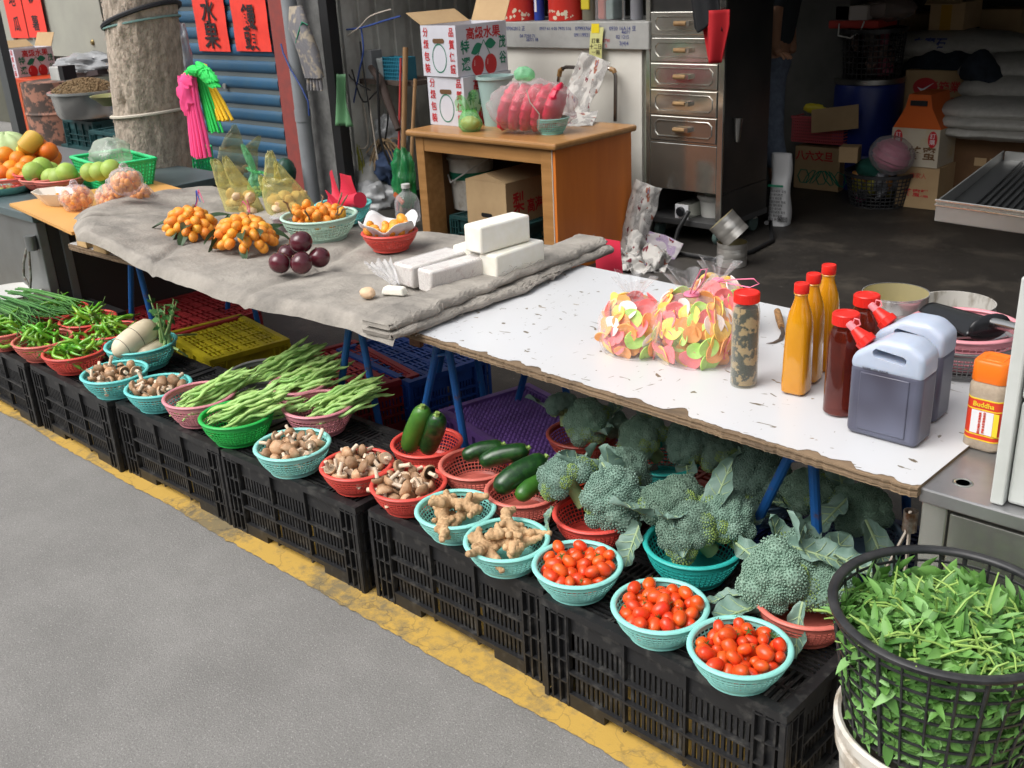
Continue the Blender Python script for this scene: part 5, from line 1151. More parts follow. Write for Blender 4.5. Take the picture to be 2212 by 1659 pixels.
o = MB().grid(lambda u, v: Vector((-.11+.18*u, (v-.5)*.12*(.55+.45*u), .028*(1-(2*v-1)**2)*(.5+.5*u)+.008)), 16, 14).build('scoop_bowl', blkpl, sc_, 60); o.modifiers.new('t','SOLIDIFY').thickness = .003
MB().ell((.07,0,.018), (.012,.055,.03), n=20, k=10).build('scoop_back', blkpl, sc_); MB().tube([(.075,0,.03),(.12,0,.036),(.24,0,.046)], [.012,.011,.011], 14).build('handle', mat('brushed_steel', (.55,.55,.54), .25, 1), sc_)
for i, (x, y, z, a) in enumerate(((.0,-.03,.0,.5),(-.03,.01,-.012,.3),(.03,.02,-.02,.9))):
    o = MB().bx(-.055,.055,-.018,.018,0,.008).build('steel_tin', MATS['brushed_steel'], None, 40, tp_+Vector((x,y,z-.012)), .002); o.rotation_euler = (.3,-.12,a); tag(o, ['flat steel tin sloping at the front of the tool basket','flat steel tin under the black scoop in the tool basket','flat steel tin at the back of the tool basket'][i], 'steel tin')
bw = aty(2066, 655, 3.25); t = thing('white_bucket', 'old scuffed white bucket standing on the floor behind the table', 'bucket', (bw.x, 3.25, .005)); Rb_ = px(79, bw); hb = bw.z
scuff = mat('scuffed_white', (.52,.50,.46), .7, col2=(.26,.23,.19), scale=26, detail=8, lo=.5, hi=.66, stretch=(1,1,.35))
MB().lathe([(0,.003),(Rb_*.82,0),(Rb_*.98,hb*.9),(Rb_*1.03,hb*.9),(Rb_*1.03,hb*.95),(Rb_,hb*.95),(Rb_*1.01,hb),(Rb_*.97,hb),(Rb_*.80,.01),(0,.01)], 50).build('bucket_body', scuff, t, 30)

# ------------------------------------------------------------------ steel cart at the right with a white appliance and spice jar
ss = mat('worn_stainless', (.62,.63,.58), .24, .85, col2=(.50,.51,.46), scale=5, detail=8, bump=.04, bscale=30)
ssd = mat('dull_stainless_top', (.40,.40,.41), .35, .7, col2=(.30,.30,.30), scale=7, detail=8, bump=.03)
cc = at(1987, 1051, .655); ct = thing('steel_cart', 'stainless steel cart at the right edge butting against the table', 'cart', (cc.x, cc.y, 0))
MB().bx(0,1.3,0,.75,.625,.653).build('cart_top', ssd, ct, 0, bev=.003)
for x in (.004,): MB().bx(x,x+.045,.008,.05,0,.624).build('corner_post', ss, ct, 0, bev=.002)
MB().bx(.052,1.25,.014,.03,.05,.612).build('front_panel', ss, ct, 0, bev=.002)
MB().bx(.008,.02,.055,.74,.05,.618).build('side_panel', ss, ct, 0)
MB().lathe([(.012,.6532),(.015,.6545),(.018,.6532)], 30, c=(.052,.062,0), close=True).build('hole_rim', ss, ct); MB().lathe([(0,.6536),(.0118,.6536)], 24, c=(.052,.062,0)).build('hole', blackm, ct)
MB().lathe([(.011,.56),(.013,.56),(.013,.60),(.011,.60)], 20, c=(-.012,.004,0), close=True).build('hinge_tube', mat('weld_steel', (.3,.28,.25), .5, .9, col2=(.12,.06,.03), scale=60), ct)
rp = mat('cotton_tape', (.5,.45,.38), .9, col2=(.36,.31,.26), scale=70)
o = MB().tube([(-.012,.0,.60),(-.014,-.004,.56),(-.03,-.006,.51),(-.05,-.004,.45),(-.053,.0,.38)], .006, 6, flat=.5).build('tape', rp, None, 60, (cc.x,cc.y,0)); tag(o, 'dirty cotton tape hanging from the hinge tube, left strand', 'tape')
o = MB().tube([(-.010,.0,.56),(-.008,-.002,.5),(-.012,0,.42),(-.01,.002,.36)], .006, 6, flat=.5).build('tape', rp, None, 60, (cc.x,cc.y,0)); tag(o, 'dirty cotton tape hanging from the hinge tube, right strand', 'tape')
wa = at(2137, 1086, .655); wp = mat('white_enamel', (.60,.62,.60), .35, col2=(.52,.54,.51), scale=8)
ap = thing('white_appliance', 'white enamel cooker box standing on the steel cart at right edge', 'appliance', (wa.x, wa.y, .655), R_(1))
MB().bx(0,.022,0,.025,0,.40).build('front_post', wp, ap, 0, bev=.003); MB().bx(.0235,.5,.012,.3,.002,.19).build('lower_panel', wp, ap, 0, bev=.006); MB().bx(.0235,.5,.008,.3,.195,.40).build('upper_panel', wp, ap, 0, bev=.006); MB().bx(.002,.02,.027,.3,0,.40).build('side', wp, ap, 0)
sj = at(2128, 960, .655); t = thing('spice_jar', 'square spice jar with orange lid and red yellow label', 'jar', sj, R_(-2))
def rsq(a, z): c = max(abs(math.cos(a)), abs(math.sin(a))); return min(1/c, 1.2)
sp_ = mat('beige_spice', (.45,.36,.27), .6, col2=(.38,.30,.22), scale=120, coat=.4)
MB().lathe([(0,.002),(.030,0),(.0345,.006),(.0335,.03),(.0335,.105),(.0345,.115),(.034,.128),(.031,.136)], 48, fn=rsq).build('jar_body', sp_, t, 40)
orl = mat('orange_lid', (.82,.17,.01), .35); MB().lathe([(.0325,.136),(.0330,.138),(.0325,.172),(.030,.176),(.0,.176)], 48, fn=rsq).build('lid', orl, t, 40)
MB().lathe([(.014,.1758),(.018,.1775),(.020,.1758)], 40, fn=rsq, close=True).build('lid_ridge', orl, t)
redl = mat('label_red', (.66,.05,.02), .4); yell = mat('label_yellow', (.82,.6,.03), .4); whl = mat('label_white', (.74,.74,.76), .4)
MB().lathe([(.0339,.020),(.0339,.104)], 48, fn=rsq).build('label', redl, t, 40)
for z in (.021, .031, .082, .102): MB().lathe([(.0342,z),(.0342,z+.0022)], 48, fn=rsq).build('label_stripe', yell, t, 40)
MB().bx(-.020,.020,-.0350,-.0345,.035,.081).build('label_panel', whl, t, 0); MB().bx(.0205,.030,-.0350,-.0345,.035,.081).build('label_edge', yell, t, 0)
text('Buddha', .013, yell, t, (.0,-.0352,.093), FRONT, 'label_word', bold=.02); text(['佛','祖','牌','調','味','辛','香','料'], .0052, redl, t, (.004,-.0356,.058), FRONT, 'label_characters', True, bold=.02); text(['嚴','選','素','材','品','質','保','證'], .0052, redl, t, (-.004,-.0356,.056), FRONT, 'label_characters', True, bold=.02)
p_ = at(2195, 800, TZ); o = thing('small_jar', 'small jar with cream lid at the right picture edge', 'jar', p_); MB().lathe([(0,0),(.02,0),(.02,.03),(.018,.034)], 24).build('jar_body', mat('green_label', (.02,.3,.12), .5), o); MB().lathe([(.021,.034),(.021,.05),(.019,.053),(0,.053)], 30).build('lid', mat('cream_lid', (.66,.6,.48), .5), o)

# ------------------------------------------------------------------ black mesh basket of herbs on a white bucket
BC = Vector((-.452, 1.440, 0)); BRt, BZ1, BZ0, BRb = .176, .578, .365, .142
bb = thing('mesh_basket', 'large black plastic mesh basket full of green herb leaves', 'basket', (BC.x, BC.y, 0)); bbm = mat('black_mesh_plastic', (.013,.014,.016), .4, col2=(.035,.035,.036), scale=30)
r_ = MB(); r_.lathe([(BRt+.009*math.cos(a)-(.0 if math.sin(a)>0 else .001), BZ1+.007*math.sin(a)) for a in [2*math.pi*i/12 for i in range(12)]], 96, close=True); r_.build('rim', bbm, bb)
l = MB(); wr_ = lambda z: BRb+(BRt-BRb)*(z-BZ0)/(BZ1-BZ0); NR = 28
for i in range(NR):
    a = 2*math.pi*i/NR; th = .0042 if i % 4 == 0 else .0025; l.tube([(wr_(z)*math.cos(a), wr_(z)*math.sin(a), z) for z in (BZ0, (BZ0+BZ1)/2, BZ1)], th, 6, False)
for j in range(8):
    z = BZ0+.004+(BZ1-BZ0-.024)*j/7; R0 = wr_(z); l.lathe([(R0+.0016,z-.0018),(R0+.0016,z+.0018),(R0-.0016,z+.0018),(R0-.0016,z-.0018)], 112, close=True)
l.build('mesh_wall', bbm, bb, 60); MB().lathe([(0,BZ0),(BRb,BZ0),(BRb,BZ0+.006),(0,BZ0+.006)], 60).build('base', bbm, bb)
wb = thing('plastic_bucket', 'dirty white plastic bucket under the black mesh basket', 'bucket', (BC.x, BC.y, 0)); dirtyw = mat('dirty_white', (.62,.59,.53), .6, col2=(.34,.28,.21), scale=14, detail=9, lo=.5, hi=.68, stretch=(1,1,.6), bump=.1)
MB().lathe([(0,.004),(.125,.003),(.148,.30),(.155,.302),(.155,.318),(.150,.32),(.151,.34),(.160,.342),(.160,.358),(.154,.362),(.148,.358),(.145,.30),(.122,.01),(0,.01)], 72).build('bucket_body', dirtyw, wb, 30)
hbm = mat('herb_leaf', (.085,.225,.04), .5, col2=(.16,.34,.08), scale=9, detail=3, bump=.15, bscale=60); hbm2 = mat('herb_leaf_pale', (.17,.36,.10), .55, col2=(.23,.42,.15), scale=12); hst = mat('herb_stem', (.28,.44,.10), .5)
q = random.Random(17); hb_ = MB()
def hleaf(p_, d, up, L, W):
    d = d.normalized(); s_ = d.cross(up).normalized(); n_ = s_.cross(d); cv = q.uniform(-.4,.25); tw = q.uniform(-.3,.3)
    vs = []; prof_ = ((0,.10),(.14,.62),(.32,.98),(.55,.92),(.78,.55),(.92,.2),(1,.02))
    for f, w_ in prof_:
        c = p_ + d*L*f + n_*(cv*L*f*f); s2 = (s_ + n_*tw*f).normalized()
        vs += [c - s2*W*w_/2 + n_*W*.2*w_, c, c + s2*W*w_/2 + n_*W*.2*w_]
    w0 = q.random(); hb_.m = 0 if w0 < .55 else (1 if w0 < .72 else 3)
    hb_.add(vs, [(3*i+j, 3*i+j+1, 3*i+j+4, 3*i+j+3) for i in range(6) for j in range(2)])
for i in range(5200):
    a = q.random()*6.283
    if i < 1800:                                                            # mounded top
        rr = math.sqrt(q.random())*.155; z = .500 + .055*(1-(rr/.165)**2) - .10*rr*math.sin(a) + q.uniform(-.02,.018); p_ = Vector((rr*math.cos(a), rr*math.sin(a), z)); d = Vector((q.uniform(-1,1), q.uniform(-1,1), q.uniform(-.15,.55))); up = Vector((q.uniform(-.5,.5), q.uniform(-.5,.5), 1))
    else:                                                                   # pressed against the mesh
        z = q.uniform(BZ0+.01, .54); rr = wr_(z)-q.uniform(.004,.013); p_ = Vector((rr*math.cos(a), rr*math.sin(a), z)); o_ = Vector((math.cos(a), math.sin(a), 0)); tg = Vector((-o_.y, o_.x, 0)); d = tg*q.uniform(-1,1)+Vector((0,0,q.uniform(-1,1)))+o_*q.uniform(-.2,.0); up = o_ + Vector((q.uniform(-.4,.4),)*3)
    hleaf(p_, d, up, q.uniform(.024,.052), q.uniform(.010,.020))
for i in range(170):
    a = q.random()*6.283; rr = math.sqrt(q.random())*.15; p_ = Vector((rr*math.cos(a), rr*math.sin(a), .515+.05*(1-(rr/.165)**2)-.10*rr*math.sin(a)+q.uniform(-.02,.016))); d = Vector((q.uniform(-1,1), q.uniform(-1,1), q.uniform(-.1,.45))).normalized()*q.uniform(.03,.07)
    hb_.m = 2; hb_.tube([p_, p_+d*.5+Vector((0,0,.006)), p_+d+Vector((0,0,q.uniform(-.01,.01)))], [.0022,.0019,.0012], 5)
hb_.m = 0; hb_.ell((0,0,.45), (.13,.13,.075), n=20, k=10)
o = stuff(hb_.build('herb_leaves', [hbm, hbm2, hst, mat('herb_leaf_dark', (.05,.15,.03), .5, col2=(.09,.22,.045), scale=9)], None, 50, (BC.x, BC.y, 0))); tag(o, 'heap of loose green herb leaves and stems filling the mesh basket', 'herbs')
o = MB().tube([(-.176,-.02,.50),(-.19,-.022,.503),(-.212,-.03,.500)], .0026, 7).build('herb_stem', hst, None, 60, (BC.x,BC.y,0)); tag(o, 'single pale herb stem sticking out left of the mesh basket', 'herb stem')
# ------------------------------------------------------------------ desk
orw = mat('orange_veneer', (.66,.19,.03), .45, col2=(.54,.14,.024), scale=6, stretch=(1,1,.15), detail=6)
dkw = mat('brown_wood', (.44,.225,.08), .4, col2=(.33,.16,.052), scale=9, stretch=(.25,3,3), detail=6, coat=.2)
inw = mat('inner_brown_board', (.15,.075,.03), .7, col2=(.12,.06,.025), scale=8)
DX0, DX1, DY0, DY1, DZ = -4.52, -3.40, 3.965, 4.66, .70
dk = thing('desk', 'brown wooden desk with bright orange side panel', 'desk', (DX0, DY0, 0)); DW, DD = DX1-DX0, DY1-DY0
MB().bx(0,DW,0,DD,DZ-.035,DZ).build('desk_top', dkw, dk, 0, bev=.012)
MB().bx(.05,.115,.03,.17,.004,DZ-.036).build('leg', dkw, dk, 0, bev=.003); MB().bx(DW-.125,DW-.05,.03,.06,.004,DZ-.036).build('leg', dkw, dk, 0, bev=.003)
MB().bx(.116,DW-.126,.034,.056,DZ-.115,DZ-.036).build('apron', dkw, dk, 0)
MB().bx(DW-.045,DW-.028,.032,DD-.02,.004,DZ-.036).build('side_panel', orw, dk, 0); MB().bx(DW-.0495,DW-.046,.028,.06,.004,DZ-.036).build('edge_strip', whit, dk, 0)
MB().bx(.06,.078,.172,DD-.03,.004,DZ-.036).build('inner_side', inw, dk, 0); MB().bx(.08,DW-.05,DD-.06,DD-.045,.1,DZ-.036).build('back_panel', inw, dk, 0)
# printed fruit cartons
cardw = mat('white_carton', (.62,.62,.68), .7, col2=(.57,.57,.62), scale=6); kraft = mat('kraft_board', (.45,.31,.165), .85, col2=(.39,.26,.135), scale=5, bump=.05)
cred = mat('carton_red_print', (.50,.02,.025), .6); cgrn = mat('carton_green_print', (.01,.18,.10), .6); clt = mat('cherry_highlight', (.62,.3,.3), .6)
def ring(mb, r0, r1, sx, n=48, c=(0,0)):
    vs = [(c[0]+sx*r*math.cos(2*math.pi*i/n), c[1]+r*math.sin(2*math.pi*i/n), 0) for r in (r0, r1) for i in range(n)]; mb.add(vs, [(i, n+i, n+(i+1)%n, (i+1)%n) for i in range(n)])
def disc(mb, r, sx, c, n=32, z=0): mb.add([(c[0]+sx*r*math.cos(2*math.pi*i/n), c[1]+r*math.sin(2*math.pi*i/n), z) for i in range(n)], [tuple(range(n))])
def carton(label, loc, W, D, H, rz=0, flaps=True, group='white cherry printed cartons'):
    t = thing('fruit_carton', label, 'carton', loc, rz, group); w = .004
    b = MB(); b.bx(0,W,0,w,0,H); b.bx(0,W,D-w,D,0,H); b.bx(0,w,w,D-w,0,H); b.bx(W-w,W,w,D-w,0,H); b.bx(w,W-w,w,D-w,0,w)
    if not flaps: b.bx(w,W-w,w,D-w,H-w,H)
    b.build('carton_walls', cardw, t, 0)
    if flaps:
        F = MB(); F.box((0,0,.07), (D*.95,.004,.14)); o = F.build('flap', kraft, t, 0, (0,D/2,H)); o.rotation_euler = (R_(-62),0,R_(90))
        F = MB(); F.box((0,0,.07), (W*.95,.004,.14)); o = F.build('flap', kraft, t, 0, (W/2,D,H)); o.rotation_euler = (R_(-25),0,0)
        MB().bx(w,W-w,w,D-w,H*.3,H*.32).build('inside', kraft, t, 0)
    h = MB(); h.prism([(.034*math.copysign(1,c)+.013*c, .013*s) for c, s in [(math.cos(2*math.pi*i/20), math.sin(2*math.pi*i/20)) for i in range(20)]], 0, .0012); o = h.build('hand_hole', inw, t, 0, (W*.5,-.0012,H*.70)); o.rotation_euler = FRONT
    m = MB(); ring(m, .072, .079, .74); o = m.build('green_ring', cgrn, t, 0, (W*.5,-.0015,H*.36)); o.rotation_euler = FRONT
    text(list('分級包裝'), .052, cred, t, (W*.14,-.0015,H*.5), FRONT, 'red_characters', True, .02, .85, 1.25); text(list('品質保證'), .052, cred, t, (W*.87,-.0015,H*.5), FRONT, 'red_characters', True, .02, .85, 1.25)
    text('高級水果', .068, cred, t, (W+.0015,D*.53,H*.80), RIGHT, 'red_characters', False, .022, 1.0)
    text(list('特選'), .078, cgrn, t, (W+.0015,D*.16,H*.38), RIGHT, 'green_characters', True, .02, .9, 1.15); text(list('茂谷'), .072, cgrn, t, (W+.0015,D*.90,H*.42), RIGHT, 'green_characters', True, .02, .8, 1.2)
    m = MB()
    for cx in (-.052, .052):
        m.m = 0; disc(m, .056, .86, (cx, -.05)); m.m = 2; m.add([(cx-.03,-.05,.0004),(cx-.026,-.022,.0004),(cx-.02,-.018,.0004),(cx-.023,-.05,.0004)], [(3,2,1,0)])
        m.m = 1; m.add([(cx-.003,0,.0004),(cx+.003,0,.0004),(.006,.085,.0004),(0,.085,.0004)], [(0,1,2,3)])
        s_ = 1 if cx > 0 else -1; m.add([(s_*.01+s_*.09*f, .06+.03*math.sin(f*3.1)*k-(.04 if s_<0 else .0)*f, .0006) for k in (1,-.9) for f in ([i/8 for i in range(9)] if k > 0 else [1-i/8 for i in range(9)])], [tuple(range(18))])
    o = m.build('cherry_print', [cred, cgrn, clt], t, 0, (W+.0012, D*.52, H*.36)); o.rotation_euler = RIGHT
    return t
a, c = at(930,268,DZ), at(1003,275,DZ); cw = c.x-a.x; ztop = aty(950,55,4.18).z; ch = (ztop-DZ)/2
carton('white carton with red writing on the desk, lower of the stacked two', (a.x+.01, 4.18, DZ+.001), cw, .40, ch-.004, R_(1), False)
carton('white carton with cherry print and open flaps, upper of the stacked two', (a.x-.01, 4.175, DZ+ch), cw, .40, ch, R_(-1), True)
# bucket, thermos, bags on the desk
aq = mat('pale_aqua_plastic', (.36,.50,.48), .4); bp_ = at(1048, 275, DZ); t = thing('aqua_bucket', 'pale aqua plastic pail behind the green bag on the desk', 'pail', (bp_.x, bp_.y+.10, DZ)); hh = .27
MB().lathe([(0,.003),(.072,0),(.098,hh-.02),(.108,hh-.016),(.108,hh),(.097,hh),(.07,.01),(0,.01)], 44).build('pail_body', aq, t, 30)
p_ = at(1000, 270, DZ); t = thing('thermos', 'grey steel thermos with wire handle beside the cartons', 'thermos', (p_.x+.045, p_.y+.03, DZ)); MB().lathe([(0,0),(.035,0),(.035,.17),(.03,.18),(.03,.2),(0,.2)], 28).build('flask', mat('grey_steel_flask', (.32,.31,.28), .4, .7), t, 30); MB().tube([(-.035,0,.17),(-.03,0,.215),(.03,0,.215),(.035,0,.17)], .003, 6).build('handle', blackm, t)
p_ = at(1017, 283, DZ); sack('carrier_bag', 'green carrier bag with an orange fruit inside on the desk', p_, px(62,p_), .14, px(45,p_), film('light_green_film', (.66,.95,.62), .22, (.28,.72,.30), .25, 28), ((-.45,-.2,-.02,px(32,p_),.06),(.02,.35,.01,px(45,p_),.06)), (0,0), seed=6, cont=(mat('orange_fruit', (.80,.30,.03), .5), (px(24,p_),px(20,p_),px(16,p_)), px(16,p_)))
p_ = at(1110, 290, DZ); t = thing('red_bag_bundle', 'big clear plastic wrapped bundle of folded red bags on the desk', 'bundle', p_, R_(20)); W_ = px(215, p_)
rb = mat('red_plastic_bags', (.66,.02,.065), .4, col2=(.58,.025,.065), scale=12, bump=.4, bscale=30)
for i in range(5): MB().ell((-.04+.064*i,.05,.135), (.046,.11,.13), rotm(.0,.35,0), 24, 18, fn=lambda q_: 1+.05*math.sin(q_.z*22+i)+.05*nz(q_*3,1,i)).build('folded_bags', rb, t)
MB().ell((.09,.05,.135), (W_*.47,.14,.145), rotm(0,0,0), 44, 26, fn=lambda q_: 1+.09*nz(q_*2.5,1,3)+.04*math.sin(q_.x*19+q_.z*11)).build('clear_wrap', film('loose_clear_wrap', (.98,.95,.96), .09, (.75,.70,.70), .15, 24), t, 60)
MB().ell((.05,.06,.30), (.055,.05,.04), n=26, k=14, fn=lambda q_: 1+.2*nz(q_*3,1,9)).build('green_top', film('green_knot_film', (.6,.95,.7), .35, (.35,.75,.45), .25, 40), t, 60)
MB().tube([(.12,-.09,.24),(.14,-.1,.18),(.19,-.1,.12),(.18,-.1,.04)], .003, 5).build('string', rp, t)
bp_ = at(1184, 290, DZ); bk('dk', 'empty turquoise lattice basket on the corner of the desk', 'mint', (bp_.x, bp_.y+.03), DZ+.001, px(37,bp_), .085)
def paper_mat(name, c1, c2, sc=1.0):
    if name in MATS: return MATS[name]
    m = bpy.data.materials.new(name); m.use_nodes = True; nt = m.node_tree; N, L = nt.nodes, nt.links; p = N['Principled BSDF']; MATS[name] = m; p.inputs['Roughness'].default_value = .85
    tc = N.new('ShaderNodeTexCoord'); br = N.new('ShaderNodeTexBrick'); br.inputs['Scale'].default_value = 60*sc; br.inputs['Color1'].default_value = (*c2, 1); br.inputs['Color2'].default_value = (*[x*1.6 for x in c2], 1); br.inputs['Mortar'].default_value = (*c1, 1); br.inputs['Mortar Size'].default_value = .035; br.inputs['Brick Width'].default_value = .35; br.inputs['Row Height'].default_value = .2
    L.new(tc.outputs['UV'], br.inputs['Vector'])
    nz_ = N.new('ShaderNodeTexNoise'); nz_.inputs['Scale'].default_value = 5*sc; nz_.inputs['Detail'].default_value = 2; L.new(tc.outputs['UV'], nz_.inputs['Vector'])
    cr = N.new('ShaderNodeValToRGB'); cr.color_ramp.interpolation = 'CONSTANT'
    el = cr.color_ramp.elements; el[0].position = 0; el[0].color = (.16,.03,.04,1); el[1].position = .36; el[1].color = (*c1, 1)
    for ps, c in ((.62,(.30,.10,.06,1)),(.67,(.08,.12,.22,1)),(.71,(*c1,1))): e = el.new(ps); e.color = c
    L.new(nz_.outputs['Fac'], cr.inputs['Fac'])
    gt = N.new('ShaderNodeMath'); gt.operation = 'GREATER_THAN'; gt.inputs[1].default_value = .5; n2 = N.new('ShaderNodeTexNoise'); n2.inputs['Scale'].default_value = 4*sc; L.new(tc.outputs['UV'], n2.inputs['Vector']); L.new(n2.outputs['Fac'], gt.inputs[0])
    mx = N.new('ShaderNodeMix'); mx.data_type = 'RGBA'; L.new(gt.outputs[0], mx.inputs['Factor']); L.new(cr.outputs[0], mx.inputs['A']); L.new(br.outputs['Color'], mx.inputs['B']); L.new(mx.outputs['Result'], p.inputs['Base Color']); return m
news = paper_mat('newsprint', (.50,.48,.45), (.14,.135,.13))
def sheet(name, label, cat, loc, rot, W, H, crump, seed, mt=None, fold=0, group=None, n=44):
    b = MB(); 
    def f(u, v):
        x, y = (u-.5)*W, (v-.5)*H; q_ = Vector((x*7, y*7, seed)); z = crump*(abs(nz(q_))*1.6 + .6*abs(nz(q_*2.1+Vector((3,1,2)))) + .35*abs(nz(q_*4.7))) + fold*math.sin(u*3.1)
        k = 1-.5*crump*6; return Vector((x*k + crump*.8*nz(q_*1.3+Vector((9,9,9))), y*k + crump*.8*nz(q_*1.3+Vector((5,2,7))), z))
    b.grid(f, n, n); o = b.build(name, mt or news, None, 25, loc); o.rotation_euler = rot
    uv = o.data.uv_layers.new(name='UVMap'); w = n+1
    for lp in o.data.loops: uv.data[lp.index].uv = ((lp.vertex_index % w)/n, (lp.vertex_index//w)/n)
    o.modifiers.new('t','SOLIDIFY').thickness = .0015
    return tag(o, label, cat, group)
p_ = at(1232, 262, DZ); sheet('newspaper', 'folded newspapers leaning behind the red bundle on the desk', 'newspaper', (p_.x+.02, p_.y+.10, DZ+.17), (R_(72), R_(20), R_(8)), .20, .38, .02, 3)
p_ = at(1235, 268, DZ); sheet('newspaper', 'newspaper sheet lying flat on the desk behind the basket', 'newspaper', (p_.x, p_.y+.02, DZ+.02), (.25, 0, R_(30)), .26, .22, .012, 5)
# under the desk
p_ = aty(965, 495, DY0+.30); tc_ = crate('dark teal crate standing under the desk below the white paint pail', (-4.06, DY0+.33, .004), R_(0), cmat('teal_crate', (.012,.055,.055)), .2, 'slots', .56, .4, None); tc_.name = 'teal_crate'
t = thing('paint_pail', 'white pail with green band on the teal crate under the desk', 'pail', (aty(1020,400,DY0+.36).x, DY0+.36, .206)); h = .36
MB().lathe([(0,.003),(.115,0),(.135,h-.07),(.146,h-.068),(.146,h-.055),(.139,h-.05),(.14,h-.012),(.15,h-.01),(.15,h),(.0,h)], 44).build('pail_body', dirtyw, t, 30)
MB().lathe([(.1245,h*.43),(.1325,h*.62)], 44).build('green_band', mat('green_band', (.01,.16,.09), .5), t); MB().lathe([(.1215,h*.37),(.1240,h*.42)], 44).build('yellow_band', mat('pale_band', (.35,.5,.42), .5), t)
MB().tube([(-.147,-.0,h-.06),(-.12,-.09,h-.13),(-.02,-.155,h-.19),(.08,-.13,h-.13),(.147,0,h-.06)], .005, 6).build('handle', whit, t)
kx0, kx1 = aty(1008,430,DY0+.12).x, aty(1093,430,DY0+.12).x; kz = aty(1050,392,DY0+.12).z
t = thing('kraft_carton', 'brown cardboard carton with red writing under the desk', 'carton', (kx0, DY0+.12, .004)); kw = kx1-kx0
b = MB(); b.bx(0,kw,0,.42,0,kz-.004); b.build('carton_body', kraft, t, 0)
b = MB(); b.prism([(0,0),(kw,0),(kw*.52,.045)], -.42, 0, rotm(R_(90)), (0,0,kz-.003)); b.build('flap', kraft, t, 0)
hm = MB(); hm.prism([(.03*math.copysign(1,c_)+.012*c_, .012*s_) for c_, s_ in [(math.cos(2*math.pi*i/20), math.sin(2*math.pi*i/20)) for i in range(20)]], 0, .0012); o = hm.build('hand_hole', blackm, t, 0, (kw*.5,-.0012,kz*.55)); o.rotation_euler = FRONT
MB().bx(kw*.44,kw*.60,-.0008,0,0,kz*.45).build('tape', mat('brown_tape', (.30,.19,.09), .3), t, 0)
m_ = MB(); ring(m_, .050, .053, 1); o = m_.build('printed_ring', ink, t, 0, (kw*.5,-.0015,kz*.2)); o.rotation_euler = FRONT
text(list('梨山'), .12, cred, t, (kw+.0015,.10,kz*.55), RIGHT, 'red_characters', True, .02, .8); text('高海拔', .085, cred, t, (kw+.0015,.27,kz*.62), RIGHT, 'red_characters', False, .02, .8)

# ------------------------------------------------------------------ counter behind the desk
CY = 4.90; cl0, cr0 = -5.15, aty(1395,70,CY).x
gl = mat('grey_ledge_paint', (.36,.36,.345), .6, col2=(.30,.30,.285), scale=8); cbm = mat('cream_counter', (.66,.64,.58), .55, col2=(.60,.58,.52), scale=4)
zt, zl = aty(1230,47,CY).z, aty(1230,105,CY).z
ctr = thing('shop_counter', 'cream painted counter with grey ledge covered in handwriting', 'counter', (0, CY, 0))
MB().bx(cl0,cr0+.02,-.0,.50,zl,zt).build('ledge', gl, ctr, 0, bev=.006); MB().bx(cl0+.02,cr0-.05,.03,.48,.004,zl-.001).build('counter_body', cbm, ctr, 0)
MB().bx(cr0-.048,cr0-.01,.05,.50,.004,zl-.001).build('side_board', mat('grey_green_board', (.22,.22,.18), .7), ctr, 0)
inkb = mat('blue_pen', (.03,.05,.2), .6); inkr = mat('red_pen', (.4,.03,.04), .6)
for s_, u, v, z_, mt_ in (('0937062812 正',1110,58,.030,inkb),('04 7250 71',1140,74,.028,inkb),('28771 林',1150,82,.026,inkb),('0937 61 4',1180,58,.026,inkb),('05 7975 516',1215,58,.026,inkb),('07993766',1260,58,.030,inkb),('0911993164',1262,72,.030,inkb),('0930 16A14 豆',1345,58,.030,inkb),('46071',1352,66,.024,inkb),('12790',1308,84,.026,inkr),('5',1310,95,.03,inkr),('02 1215',1345,76,.028,inkb),('2(4)4',1348,90,.03,inkb)):
    q_ = aty(u, v+4, CY); text(s_, z_, mt_, ctr, (q_.x, -.0016, q_.z), FRONT, 'handwriting', thick=.0004)
yn = mat('yellow_note', (.55,.54,.22), .7); p_ = aty(1289, 135, CY-.012); t = thing('order_slip', 'pale yellow handwritten order slip taped to the counter ledge', 'paper slip', p_); w_, h_ = px(34,p_), px(72,p_)
MB().grid(lambda u, v: Vector(((u-.5)*w_+.02*(v-.5), -.006*math.sin(v*3), v*h_)), 4, 10).build('slip', yn, t); MB().bx(-.03,.025,-.005,-.004,h_-.03,h_+.02).build('yellow_tape', mat('bright_yellow_tape', (.75,.58,.02), .4), t, 0)
text(['訂單','十二日','一箱'], .03, ink, t, (0,-.008,h_*.45), FRONT, 'handwriting', True)
# things standing on the counter
zt2 = zt+.001
def on_counter(u): return aty(u, 45, CY+.10).x
rdt = mat('red_tin_print', (.52,.03,.02), .35); cream_ = mat('cream_print', (.66,.56,.42), .5)
for u, lb in ((1118,'red biscuit tin with pale pattern, left one on the counter'),(1218,'red biscuit tin with pale pattern, right one on the counter')):
    t = thing('biscuit_tin', lb, 'tin', (on_counter(u), CY+.13, zt2), group='red patterned tins on the counter'); MB().lathe([(0,0),(.108,0),(.11,.003),(.11,.19),(0,.19)], 40).build('tin_body', rdt, t, 30)
    q = random.Random(int(u)); m = MB()
    for i in range(22):
        a = R_(200+140*q.random()); z_ = .012+.055*q.random(); s_ = q.uniform(.006,.014); d = Vector((math.cos(a), math.sin(a), 0)); tg = Vector((-d.y, d.x, 0)); c_ = d*.1106+Vector((0,0,z_)); n_ = q.choice((3,4,6)); m.add([c_ + tg*s_*math.cos(6.28*k/n_) + Vector((0,0,s_*math.sin(6.28*k/n_))) for k in range(n_)], [tuple(range(n_))])
    m.build('printed_pattern', cream_, t, 0)
